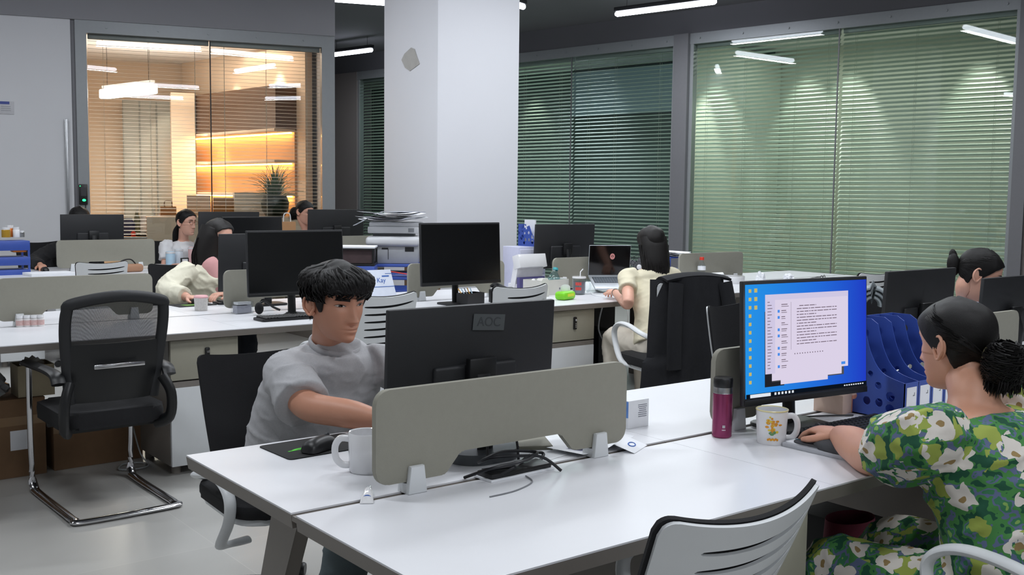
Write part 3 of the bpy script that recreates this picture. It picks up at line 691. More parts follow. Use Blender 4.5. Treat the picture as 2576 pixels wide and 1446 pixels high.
for k in range(3): srect(B, 0.065, 0.035 + k * 0.075, 0.088, 0.07 + k * 0.075, 0.001)
B.build('desktop_icons', E_IY, scr2, smooth=False)
B = MB(); srect(B, 0.0, 0.962, 1.0, 1.0, 0.001); B.build('task_bar', E_BAR, scr2, smooth=False)
B = MB(); srect(B, 0.03, 0.966, 0.19, 0.996, 0.0014)
for k in range(6): srect(B, 0.22 + k * 0.028, 0.97, 0.235 + k * 0.028, 0.992, 0.0014)
for k in range(9): srect(B, 0.80 + k * 0.02, 0.976, 0.812 + k * 0.02, 0.988, 0.0014)
B.build('task_bar_icons', E_ICW, scr2, smooth=False)
arealight('screen_light', (0, -0.075, ZC2), 0.5, 0.3, 2.2, (0.6, 0.72, 1.0), (PI / 2, 0, 0), m2)
# others
monitor(0.545, 0.33, 0.075, (4.17, 2.40, DZ), PI, 'black monitor back left of the woman with the bun')
monitor(0.545, 0.33, 0.018, (4.93, 2.38, DZ), PI, 'black monitor back hiding the lower face of the woman with the bun')
monitor(0.60, 0.37, 0.125, (2.665, 5.46, DZ), 0, 'large dark monitor on the desk behind the man', 'fork')
monitor(0.60, 0.36, 0.09, (2.80, 6.10, DZ), PI, 'dark monitor back beside the woman with long hair')
monitor(0.635, 0.40, 0.13, (3.845, 5.50, DZ), 0.02, 'large dark monitor standing before the pillar', 'plate')
monitor(0.60, 0.34, 0.155, (5.24, 6.0, DZ), PI, 'black monitor back before the dark blind behind the laptop')
monitor(0.56, 0.34, 0.155, (2.81, 9.80, DZ), PI, 'leftmost black monitor back hiding a dark haired person')
monitor(0.63, 0.36, 0.160, (4.12, 9.80, DZ), PI, 'black monitor back beside the woman in glasses')
monitor(0.60, 0.36, 0.125, (4.10, 9.28, DZ), 0, 'dark bluish monitor above the seated woman with long hair')
monitor(0.66, 0.38, 0.165, (5.31, 9.80, DZ), PI, 'black monitor back beside the woman sipping from a straw')

# ---------------------------------------------------------------- chairs
def slat_chair(label, loc, rz, grp='white slat-backed office chairs'):
    """white moulded back with curved slots over a black mesh pad, white loop arms, star base; faces local +Y"""
    t = thing('office_chair', label, 'chair', loc, rz, grp)
    hw_t, hw_b, z0, z1 = 0.208, 0.175, 0.50, 0.93
    def shp(u, v, off):
        s = 2 * u - 1; hw = hw_b + (hw_t - hw_b) * v; z = z0 + (z1 - z0) * v
        y = -0.205 - 0.075 * max(v, 0.0) ** 1.6 - 0.02 * math.sin(PI * v) + 0.046 * s * s + off
        return V(s * hw, y, z + 0.02 * s * s * v * v)
    lo, hi = 0.20, 0.94
    def vtop(u, r=0.075):
        q = min(u, 1 - u); return 1.0 if q >= r else 1 - 0.07 * (1 - math.sqrt(max(0.0, 1 - (1 - q / r) ** 2)))
    us = sorted({lo, hi} | {i / 40 for i in range(41)} | {lo + (hi - lo) * k / 60 for k in (1, 2, 3, 57, 58, 59)} | {0.012, 0.038, 0.962, 0.988})
    slots = sorted(0.885 - k * 0.088 for k in range(6))
    def shell(Bm, off, slotted, thick, grow=0.0):
        cols = []; kinds = None
        for u in us:
            vs = [(0.0, 0)]
            if slotted:
                q = max(0.0, min(1.0, (u - lo) / (hi - lo))); th = 0.0150 * min(1.0, (4 * q * (1 - q)) ** 0.25)
                if u <= lo or u >= hi: th = 0.0
                prev = 0.0
                for sv in slots:
                    cv = sv + 0.014 * (2 * u - 1)
                    for k in (1, 2): vs.append((prev + (cv - th - prev) * k / 2, 0))
                    vs.append((cv + th, 1)); prev = cv + th
                vs.append(((prev + vtop(u)) / 2, 0)); vs.append((vtop(u), 0))
            else:
                for k in range(1, 25): vs.append((vtop(u) * k / 24, 0))
            kinds = [k for _, k in vs]
            cols.append([Bm.b.verts.new(shp(0.5 + (u - 0.5) * (1 + grow), v * (1 + grow * 0.5), off)) for v, _ in vs])
        fs = []
        for i in range(len(us) - 1):
            um = (us[i] + us[i + 1]) / 2
            for j in range(len(kinds) - 1):
                if kinds[j + 1] == 1 and lo < um < hi: continue
                if kinds[j + 1] == 1: continue
                fs.append(Bm.b.faces.new((cols[i][j], cols[i + 1][j], cols[i + 1][j + 1], cols[i][j + 1])))
        bmesh.ops.remove_doubles(Bm.b, verts=Bm.b.verts[:], dist=0.00005)
        bmesh.ops.solidify(Bm.b, geom=[f for f in Bm.b.faces], thickness=thick)
    Bq = MB(); shell(Bq, -0.006, True, 0.007); Bq.build('back_shell', PLWHITE, t, angle=50)
    Bq = MB(); shell(Bq, 0.003, False, 0.009, 0.016); Bq.build('back_pad', BLACKF, t, angle=50)
    Bq = MB(); Bq.prism(rrect(0.46, 0.46, 0.09), 0.425, 0.478, bev=0.015); Bq.build('seat', BLACKF, t)
    Bq = MB(); Bq.prism(rrect(0.43, 0.43, 0.08), 0.400, 0.425, bev=0.006); Bq.tube([(0, -0.15, 0.405), (0, -0.24, 0.44), (0, -0.235, 0.56)], [(0.10, 0.012), (0.09, 0.014), (0.07, 0.012)], 12, up=(1, 0, 0)); Bq.build('seat_pan', PLWHITE, t)
    for sx in (-1, 1):
        Bq = MB(); x = sx * 0.245
        path = catmull([(sx * 0.18, -0.20, 0.60), (x, -0.14, 0.635), (x, 0.02, 0.668), (x, 0.13, 0.665), (x, 0.19, 0.62), (x, 0.175, 0.54), (x, 0.10, 0.44), (sx * 0.20, 0.04, 0.412), (sx * 0.12, 0.02, 0.410)], 6)
        Bq.tube(path, [(0.020, 0.013)] * len(path), 12, up=(1, 0, 0)); Bq.build('armrest', PLWHITE, t)
    Bq = MB(); Bq.cyl((0, 0, 0.10), 0.026, 0.17, 18); Bq.cyl((0, 0, 0.27), 0.016, 0.14, 18); Bq.build('gas_lift', CHROME, t)
    Bq = MB(); Bq.cyl((0, 0, 0.075), 0.045, 0.05, 18)
    for k in range(5):
        a = k * 2 * PI / 5 + 0.3; Bq.tube([(0.03 * math.cos(a), 0.03 * math.sin(a), 0.10), (0.29 * math.cos(a), 0.29 * math.sin(a), 0.062)], [(0.022, 0.016), (0.015, 0.010)], 10, up=(-math.sin(a), math.cos(a), 0))
    Bq.build('star_base', CHROME, t)
    for k in range(5):
        a = k * 2 * PI / 5 + 0.3; Bq = MB()
        Bq.lathe([(0, -0.022), (0.024, -0.022), (0.027, -0.016), (0.027, 0.016), (0.024, 0.022), (0, 0.022)], (0.29 * math.cos(a), 0.29 * math.sin(a), 0.0275), 16, rotz_(a) @ rotx(PI / 2)); Bq.build('caster', BLACKP, t)
    return t
ch0 = slat_chair('white slatted office chair in the foreground pushed up to the desk', (1.375, 1.455, 0), 0.0)
def chair(loc, rz, label): return dup(ch0, loc, rz, label)
def recline(root, a, lift):
    for c in root.children:
        if c.name.startswith('back_'):
            c.matrix_local = Matrix.Translation((0, -0.2, 0.5 + lift)) @ Matrix.Rotation(a, 4, 'X') @ Matrix.Translation((0, 0.2, -0.5))
chair((2.42, 1.03, 0), -0.02, 'white armed office chair under the woman in the floral dress')
man_chair = chair((1.54, 3.27, 0), PI - 0.05, 'black meshed office chair under the man in the grey T-shirt'); man_chair.scale = (1, 1, 0.92)
for c in man_chair.children:
    if c.name.startswith('armrest'): c.location = (0, 0, -0.12)
chair((2.70, 4.75, 0), 0.0, 'white slatted office chair right behind the man')
chair((3.60, 4.77, 0), 0.05, 'white slatted office chair behind the grey tagged monitor')
chair((4.66, 4.42, 0), -0.25, 'white office chair under the woman with the laptop')
chair((3.87, 2.98, 0), PI + 0.15, 'empty black backed office chair seen left of the lit monitor')
chair((6.45, 4.35, 0), 0.0, 'empty white office chair below the green blinds')
chair((2.62, 6.95, 0), PI, 'office chair under the woman with long hair and cream shirt')
chair((2.53, 8.86, 0), 0.0, 'white slatted office chair in the far row before the leftmost monitor').scale = (1, 1, 0.93)
chair((2.60, 10.72, 0), PI, 'office chair of the dark sleeved person by the grey door')
chair((3.80, 10.62, 0), PI, 'office chair under the woman in glasses')
chair((5.10, 10.45, 0), PI, 'office chair under the woman sipping from a straw')
chair((5.15, 3.10, 0), PI + 0.1, 'office chair under the woman with the bun')

recline(ch0, math.radians(15), 0.012)

def visitor_chair(loc, rz):
    """black mesh back, padded seat, black arm pads on a chrome sled frame; faces local +Y"""
    t = thing('visitor_chair', 'black mesh visitor chair on a chrome sled frame by the cardboard boxes', 'chair', loc, rz)
    def bp(s, z): return V(s, -0.21 - 0.10 * max(0, (z - 0.45) / 0.5) ** 1.3 + 0.045 * (s / 0.22) ** 2, z)
    out = [(-0.185, 0.50), (-0.20, 0.66), (-0.215, 0.82), (-0.212, 0.92), (-0.19, 0.955), (0, 0.985), (0.19, 0.955), (0.212, 0.92), (0.215, 0.82), (0.20, 0.66), (0.185, 0.50)]
    path = catmull([bp(*p) for p in out], 6); Bq = MB(); Bq.tube(path, [(0.020, 0.026)] * len(path), 12, up=(0, 1, 0.0)); Bq.build('back_frame', BLACKM, t)
    Bq = MB()
    def bf(u, v):
        z = 0.60 + v * 0.365; hw = 0.19 + 0.02 * v; return bp((2 * u - 1) * hw, z + 0.012 * (1 - (2 * u - 1) ** 2) * v)
    Bq.grid(bf, 16, 16); Bq.build('back_mesh', MESHB, t)
    Bq = MB(); Bq.grid(lambda u, v: bp((2 * u - 1) * 0.195, 0.50 + v * 0.27) + V(0, -0.004 - 0.012 * math.sin(PI * v), 0), 12, 10, 0.014); Bq.build('lumbar_plate', BLACKP, t)
    Bq = MB(); Bq.box((0, -0.292, 0.672), (0.225, 0.008, 0.020), bev=0.004); Bq.build('chrome_badge', CHROME, t)
    Bq = MB(); Bq.prism(rrect(0.47, 0.47, 0.07), 0.385, 0.46, bev=0.025); Bq.build('seat', BLACKF, t)
    for sx in (-1, 1):
        Bq = MB(); x = sx * 0.245
        Bq.tube(catmull([(x, -0.235, 0.60), (x, -0.20, 0.632), (x, -0.08, 0.640), (x, 0.12, 0.634), (x, 0.29, 0.630)], 5), [(0.032, 0.016)] * 21, 12, up=(1, 0, 0)); arm = Bq.build('armrest', BLACKP, t)
        Bq = MB(); Bq.tube(catmull([(sx * 0.205, -0.25, 0.60), (sx * 0.235, -0.28, 0.52), (sx * 0.235, -0.26, 0.41), (sx * 0.20, -0.18, 0.37)], 5), [(0.022, 0.03)] * 16, 12, up=(1, 0, 0)); Bq.build('back_bracket', BLACKP, t)
    p = [(-0.24, 0.27, 0.61), (-0.24, 0.28, 0.40), (-0.235, 0.29, 0.10), (-0.232, 0.27, 0.03), (-0.23, 0.20, 0.014), (-0.225, -0.20, 0.014), (-0.222, -0.33, 0.014), (-0.19, -0.375, 0.014)]
    q = catmull(p + [(-x, y, z) for x, y, z in reversed(p)], 6)
    Bq = MB(); Bq.tube(q, [(0.012, 0.021) if pt.z < 0.06 else (0.0135, 0.0135) for pt in q], 14, up=(0, 0.02, 1)); Bq.build('sled_frame', CHROME, t)
    Bq = MB(); Bq.box((0, 0.06, 0.372), (0.44, 0.03, 0.03)); Bq.box((0, -0.14, 0.372), (0.44, 0.03, 0.03)); Bq.build('under_frame', BLACKP, t, smooth=False)
    return t
visitor_chair((1.432, 4.965, 0), 0.02)
# ================================================================ PEOPLE
def to_mesh(bm, voxel, smooth, name):
    """union of closed pieces: voxel remesh, then smoothing, as one continuous surface"""
    me = bpy.data.meshes.new(name); bm.to_mesh(me); bm.free()
    o = bpy.data.objects.new('tmp_' + name, me); C.objects.link(o)
    r = o.modifiers.new('r', 'REMESH'); r.mode = 'VOXEL'; r.voxel_size = voxel; r.use_smooth_shade = True
    s = o.modifiers.new('s', 'SMOOTH'); s.factor = 0.5; s.iterations = smooth
    dg = bpy.context.evaluated_depsgraph_get(); dg.update()
    res = bpy.data.meshes.new_from_object(o.evaluated_get(dg)); bpy.data.objects.remove(o); res.name = name; return res
def obj_from(me, name, mats, parent):
    me.materials.clear()
    for m in (mats if isinstance(mats, (list, tuple)) else [mats]): me.materials.append(m)
    for p in me.polygons: p.use_smooth = True
    o = bpy.data.objects.new(name, me); C.objects.link(o); o.parent = parent; return o
def frame(fwd, up):
    """3x3 with local -Y = fwd, local Z ~ up"""
    y = -Vector(fwd).normalized(); x = y.cross(Vector(up)).normalized(); z = x.cross(y)
    return Matrix((x, y, z)).transposed()
def lerp_tab(tab, t):
    for (a, va), (b, vb) in zip(tab, tab[1:]):
        if t <= b:
            k = (t - a) / (b - a) if b > a else 0; k = max(0, min(1, k)); return va + (vb - va) * k
    return tab[-1][1]
def smooth_tab(pts):
    """cubic through (t, v)"""
    P = catmull([(a, v, 0) for a, v in pts], 8); return [(p.x, p.y) for p in P]
HW = smooth_tab([(-0.122, 0.004), (-0.118, 0.019), (-0.105, 0.033), (-0.085, 0.0455), (-0.06, 0.0555), (-0.03, 0.0635), (0, 0.0685), (0.03, 0.0725), (0.06, 0.071), (0.085, 0.061), (0.105, 0.041), (0.116, 0.018), (0.119, 0.002)])
FY = smooth_tab([(-0.122, 0.060), (-0.118, 0.078), (-0.105, 0.089), (-0.085, 0.0905), (-0.06, 0.0905), (-0.03, 0.0885), (0, 0.0865), (0.03, 0.0905), (0.06, 0.086), (0.085, 0.068), (0.105, 0.040), (0.116, 0.014), (0.119, -0.004)])
BY = smooth_tab([(-0.122, -0.050), (-0.118, -0.040), (-0.105, -0.012), (-0.085, 0.012), (-0.06, 0.045), (-0.03, 0.072), (0, 0.090), (0.03, 0.099), (0.06, 0.096), (0.085, 0.081), (0.105, 0.053), (0.116, 0.024), (0.119, 0.008)])
def g(d, s): return math.exp(-(d / s) ** 2)
def head_pt(a, z, lift=0.0, face=True, fem=0.0):
    """a = azimuth from the face (0 front, pi back), z = height; front is -Y"""
    hw, f, b = lerp_tab(HW, z), lerp_tab(FY, z), lerp_tab(BY, z)
    hw *= 1 - 0.06 * fem * (1 if z < -0.02 else 0)
    yc = 0.012; ca, sa = math.cos(a), math.sin(a); n = 2.0 + 0.28 * max(0.0, min(1.0, (z + 0.075) / 0.06))
    if ca >= 0: ry = f + yc; k = n
    else: ry = b - yc; k = 2.1
    den = (abs(ca) ** k + abs(sa) ** k) ** (1 / k)
    x = hw * sa / den; y = yc - ry * ca / den if ca >= 0 else yc - ry * ca / den
    if ca > 0 and face:
        ax = abs(x); w = ca ** 0.5; d = 0.0
        # nose
        if -0.056 < z < 0.032:
            t = (0.03 - z) / 0.072; t = max(0, min(1, t)); hgt = 0.005 + 0.0205 * t ** 1.2; wid = 0.0078 + 0.0047 * t
            under = 1.0 if z > -0.044 else max(0.0, 1 - (-0.044 - z) / 0.011)
            d += hgt * g(ax, wid) * under
        d += 0.0075 * g(ax - 0.0125, 0.0055) * g(z + 0.041, 0.008)
        # eyes, brows, cheeks
        d -= 0.0095 * g(ax - 0.031, 0.0155) * g(z - 0.008, 0.0115)
        d += 0.0035 * g(ax - 0.030, 0.02) * g(z - 0.029, 0.009)
        d += 0.0035 * g(ax - 0.043, 0.017) * g(z + 0.022, 0.018)
        # lips, chin
        lw = 0.021
        d += 0.0062 * g(ax, lw) * g(z + 0.0665, 0.0055) + 0.0068 * g(ax, lw * 0.85) * g(z + 0.0785, 0.0062)
        d -= 0.0042 * g(ax, lw * 1.15) * g(z + 0.0722, 0.0022)
        d -= 0.0025 * g(ax, 0.018) * g(z + 0.091, 0.006) - 0.004 * g(ax, 0.017) * g(z + 0.106, 0.009)
        y -= d * w
    p = V(x, y, z)
    if lift:
        q = V(x / max(hw, 0.02) ** 2 * 0.005, (y - yc) / 0.0081 * 0.005, (z - 0.02) / 0.0144 * 0.005); q = q.normalized() if q.length else V(0, 0, 1)
        p = p + q * lift
    return p
def skin_mat(name, rgb, lips, blush=(0, 0, 0)):
    m = mat(name, rgb, 0.48, vary=0.05, scale=25, bump=0.06, bscale=350, sss=0.06); l = mat(name + '_lips', lips, 0.4, vary=0.05); return [m, l]
HAIRB = mat('black_hair', (15, 13, 13), 0.5, vary=0.35, scale=40, stretch=(6, 6, 1), bump=0.35, bscale=160, spec=0.3)
HAIRD = mat('dark_brown_hair', (21, 18, 17), 0.48, vary=0.35, scale=40, stretch=(6, 6, 1), bump=0.3, bscale=160, spec=0.35)
EYEW = mat('eye_white', (214, 206, 200), 0.25, vary=0.02); IRIS = mat('dark_iris', (22, 15, 12), 0.15, vary=0.2); LASH = mat('dark_lash', (18, 14, 13), 0.6)
def head_piece(bm, Mx, fem=0.0, lidded=0.6):
    """adds head, ears and lids to a bmesh (material 0 skin, 1 lips)"""
    na, nz_ = 96, 92; zs_ = [-0.122 + 0.241 * (0.5 - 0.5 * math.cos(PI * (0.03 + 0.94 * j / nz_))) for j in range(nz_ + 1)]
    zs_ = [-0.122 + 0.241 * j / nz_ for j in range(nz_ + 1)]
    R = [[bm.verts.new(Mx @ head_pt(2 * PI * i / na, z, 0, True, fem)) for i in range(na)] for z in zs_]
    for j in range(nz_):
        for i in range(na):
            f = bm.faces.new((R[j][i], R[j][(i + 1) % na], R[j + 1][(i + 1) % na], R[j + 1][i]))
            z = (zs_[j] + zs_[j + 1]) / 2; p = head_pt(2 * PI * (i + 0.5) / na, z); 
            if p.y < -0.05 and ((abs(p.x) / 0.0245) ** 2 + ((z + 0.0725) / (0.0115 if z > -0.0725 else 0.0135)) ** 2) < 1 - 0.25 * g(p.x, 0.006) * (1 if z > -0.07 else 0): f.material_index = 1
    bm.faces.new(list(reversed(R[0]))); bm.faces.new(R[-1])
    for sx in (-1, 1):
        T = MB(); T.b.free(); T.b = bm; T.T = Mx @ Matrix.Translation((sx * 0.071, 0.018, -0.004)) @ Matrix.Rotation(sx * -0.35, 4, 'Z') @ Matrix.Rotation(-0.18, 4, 'X')
        T.ell((0.002 * sx, 0.002, 0), (0.008, 0.019, 0.030)); loop = [(sx * 0.009, 0.019 * math.cos(t) - 0.001, 0.031 * math.sin(t)) for t in [k * 2 * PI / 20 for k in range(20)]]
        loop = [(x, y * (1.0 if z > -0.01 else 0.75), z) for x, y, z in loop]
        T.tube(loop, 0.0042, 8, closed=True); T.ell((sx * 0.004, -0.006, -0.026), (0.006, 0.009, 0.009)); T.ell((sx * 0.005, -0.014, -0.004), (0.006, 0.005, 0.008))
        for x0, x1, dz, r in ((0.0165, 0.0465, 0.0058, 0.0026), (0.019, 0.0445, -0.0062, 0.0016)):
            T.T = Mx; P = []
            for k in range(11):
                u = k / 10; x = x0 + (x1 - x0) * u; z = 0.0065 + (dz + (0.002 if dz > 0 else 0)) * math.sin(PI * u) ** 0.8 + 0.002 * u; q = surf(x, z, -0.0006); P.append(V(sx * q.x, q.y, q.z))
            T.tube(P, [max(0.0006, r * math.sin(PI * min(0.97, max(0.03, k / 10))) ** 0.6) for k in range(11)], 8)
def surf(x, z, lift=0.0):
    """point of the face at width x and height z"""
    lo, hi = 0.0, 1.55
    for _ in range(22):
        m = (lo + hi) / 2
        if head_pt(m, z).x < abs(x): lo = m
        else: hi = m
    p = head_pt((lo + hi) / 2, z); return V(x if x >= 0 else -abs(x), p.y - lift, z)
def patch(name, parent, Mx, m, sx, top, bot, x0, x1, lift, thick=0.001, nu=18, nv=6):
    T = MB(); T.T = Mx
    def f(u, v):
        x = x0 + (x1 - x0) * u; z = bot(u) + (top(u) - bot(u)) * v; q = surf(x, z, lift + 0.0012 * math.sin(PI * v) * math.sin(PI * u)); return V(sx * q.x, q.y, q.z)
    T.grid(f, nu, nv, thick * sx); return T.build(name, m, parent)
def eyes(parent, Mx, look=0.0, op=0.6):
    """almond eyes: white, dark iris and a lash line; op = opening, look = iris shift to +X"""
    for sx in (-1, 1):
        zt_ = lambda u: 0.0055 + 0.0025 * u + (0.0078 * op + 0.0012) * max(0, math.sin(PI * u)) ** 0.75
        zb_ = lambda u: 0.0055 + 0.0025 * u - 0.0040 * max(0, math.sin(PI * u)) ** 0.8 * (0.6 + 0.4 * op)
        e = patch('eye', parent, Mx, EYEW, sx, zt_, zb_, 0.0180, 0.0450, 0.0009)
        c = 0.5 + sx * look; w_ = 0.21
        iu = lambda u: c - w_ + 2 * w_ * u
        cz = lambda u: 0.0072 + 0.0056 * math.sqrt(max(0, 1 - (2 * u - 1) ** 2)); cb = lambda u: 0.0072 - 0.0056 * math.sqrt(max(0, 1 - (2 * u - 1) ** 2))
        patch('iris', e, Mx, IRIS, sx, lambda u: max(min(zt_(iu(u)), cz(u)), cb(u)), lambda u: min(max(zb_(iu(u)), cb(u)), zt_(iu(u))), 0.018 + 0.027 * (c - w_), 0.018 + 0.027 * (c + w_), 0.0016)
        patch('eyelashes', e, Mx, LASH, sx, lambda u: zt_(u) + 0.0014 * math.sin(PI * min(1, 0.1 + u * 0.9)), lambda u: zt_(u) - 0.0006, 0.0175, 0.0465, 0.0022)
def brows(parent, Mx, m, thick=0.0042, z0=0.0265):
    for sx in (-1, 1):
        mid = lambda u: z0 - 0.004 + 0.0075 * math.sin(PI * (0.12 + 0.62 * u)) - 0.002 * u
        th = lambda u: thick * (0.75 + 0.45 * math.sin(PI * min(1, 0.2 + 0.75 * u))) * (1 if u < 0.7 else max(0.15, (1 - u) / 0.3))
        patch('eyebrow', parent, Mx, m, sx, lambda u: mid(u) + th(u), lambda u: mid(u) - th(u), 0.011, 0.050, 0.0012)
def hair_cap(parent, Mx, m, line, lift, fluff=0.0, seed=0, name='hair', extra=None, zlow=-0.115):
    """shell over the scalp; line(a) gives the hairline height at azimuth a"""
    T = MB(); na, nz_ = 120, 60; rows = []
    for j in range(nz_ + 1):
        r = []
        for i in range(na):
            a = 2 * PI * i / na; z0 = line(a); z = z0 + (0.1185 - z0) * j / nz_; k = min(1.0, (j / nz_) / 0.10); p0 = head_pt(a, z, 0, False)
            nn = fluff * (noise.noise(p0 * 26 + V(seed, 0, 0)) * 0.6 + noise.noise(V(p0.x * 60, p0.y * 60, p0.z * 14) + V(0, seed, 0)) * 0.5)
            r.append(T.b.verts.new(Mx @ head_pt(a, z, (lift(a, z) if callable(lift) else lift) * (0.25 + 0.75 * math.sqrt(k)) + nn * k, False)))
        rows.append(r)
    for j in range(nz_):
        for i in range(na): T.b.faces.new((rows[j][i], rows[j][(i + 1) % na], rows[j + 1][(i + 1) % na], rows[j + 1][i]))
    T.b.faces.new(rows[-1])
    if extra: T.T = Mx; extra(T)
    return T.build(name, m, parent, angle=80)
def lock_(T, pts, w, t, n=5, seg=8):
    P = catmull(pts, n); k = len(P) - 1
    T.tube(P, [(w * (0.55 + 0.45 * math.sin(PI * (0.25 + 0.5 * i / k))) * (1 if i < k * 0.7 else max(0.08, (k - i) / (k * 0.3))), t * (1 if i < k * 0.7 else max(0.1, (k - i) / (k * 0.3)))) for i in range(k + 1)], seg)
def hand(Bm, wrist, direction, palm_n, side, curl=0.5, scale=1.0, spread=1.0):
    """palm, five jointed fingers; local X = fingers, Z = back of the hand; side = +1 thumb on +Y"""
    x = Vector(direction).normalized(); z = -Vector(palm_n); z = (z - x * z.dot(x)).normalized(); y = z.cross(x)
    M = Matrix.Translation(wrist) @ Matrix((x, y, z)).transposed().to_4x4() @ Matrix.Scale(scale, 4); old = Bm.T; Bm.T = M
    s = side
    Bm.tube([(-0.02, 0, 0), (0.01, 0, 0.001), (0.045, 0, 0.004), (0.082, 0, 0.003), (0.092, 0, 0.0)], [(0.026, 0.018), (0.030, 0.0175), (0.040, 0.0155), (0.041, 0.0125), (0.036, 0.009)], 16, up=(0, 1, 0))
    for k, (yy, L_, r) in enumerate(((0.029, 0.070, 0.0088), (0.0095, 0.079, 0.009), (-0.0105, 0.073, 0.0086), (-0.029, 0.057, 0.0076))):
        p = V(0.086, s * yy, 0.001); a = -0.12; sp = s * yy * 2.2 * spread; P = [V(0.07, s * yy * 0.95, 0.003), p]; c = curl * (0.9 + 0.12 * k)
        for f_ in (0.44, 0.31, 0.25):
            a -= c * 0.75; p = p + V(math.cos(a) * math.cos(sp), math.cos(a) * math.sin(sp), math.sin(a)) * (L_ * f_); P.append(p)
        Bm.tube(P, [r, r * 1.04, r * 0.98, r * 0.9, r * 0.72], 10)
    Bm.tube([(0.012, s * 0.018, -0.004), (0.040, s * 0.044, -0.012), (0.066, s * 0.058, -0.018), (0.090, s * 0.060, -0.022)], [0.015, 0.0125, 0.0105, 0.0075], 12)
    Bm.T = old
def limb(Bm, pts, rads, n=5):
    P = catmull(pts, n); k = len(P) - 1; m = len(rads) - 1; R = []
    for i in range(k + 1):
        t = i / k * m; j = min(int(t), m - 1); f = t - j; f = f * f * (3 - 2 * f); R.append(rads[j] * (1 - f) + rads[j + 1] * f)
    Bm.tube(P, R, 18)
def torso(Bm, secs, side):
    """secs: [(point, half width, half depth)]; side = the body's left-right axis"""
    P = catmull([s[0] for s in secs], 5); k = len(P) - 1; m = len(secs) - 1; R = []
    for i in range(k + 1):
        t = i / k * m; j = min(int(t), m - 1); f = t - j; f = f * f * (3 - 2 * f)
        R.append((secs[j][1] * (1 - f) + secs[j + 1][1] * f, secs[j][2] * (1 - f) + secs[j + 1][2] * f))
    Bm.tube(P, R, 28, up=side)
def wrinkle(me, amp, sc=(9, 9, 22), seed=0):
    ns = [v.normal.copy() for v in me.vertices]
    for v, n in zip(me.vertices, ns):
        p = v.co; q = V(p.x * sc[0] + p.z * 5, p.y * sc[1] - p.z * 4, p.z * sc[2]) + V(seed, seed * 2, 0)
        a = (1 - min(1.0, abs(noise.noise(q)) * 2.6)) ** 2.2; b = noise.noise(q * 0.45); c = (1 - min(1.0, abs(noise.noise(q * 1.9 + V(7, 3, 1))) * 3)) ** 2
        v.co = p + n * amp * (a * 0.85 + b * 0.6 + c * 0.25 - 0.25)
def strip_inside(me, keep):
    """drop the skin hidden under clothing so nothing pokes through"""
    bm = bmesh.new(); bm.from_mesh(me); bmesh.ops.delete(bm, geom=[v for v in bm.verts if not keep(v.co)], context='VERTS'); bm.to_mesh(me); bm.free()
def body_finish(name, bm_limbs, hands_bm, head_Mx, parent, skin, fem, lidded, voxel=0.007, sm=6):
    """limbs and neck, finer hands and the head joined into one body mesh"""
    me = to_mesh(bm_limbs, voxel, sm, name); bm = bmesh.new(); bm.from_mesh(me)
    if hands_bm is not None:
        mh = to_mesh(hands_bm, 0.0036, 3, name + 'h'); bm.from_mesh(mh)
    head_piece(bm, head_Mx, fem, lidded)
    bm.to_mesh(me); bm.free(); return obj_from(me, 'body', skin, parent)

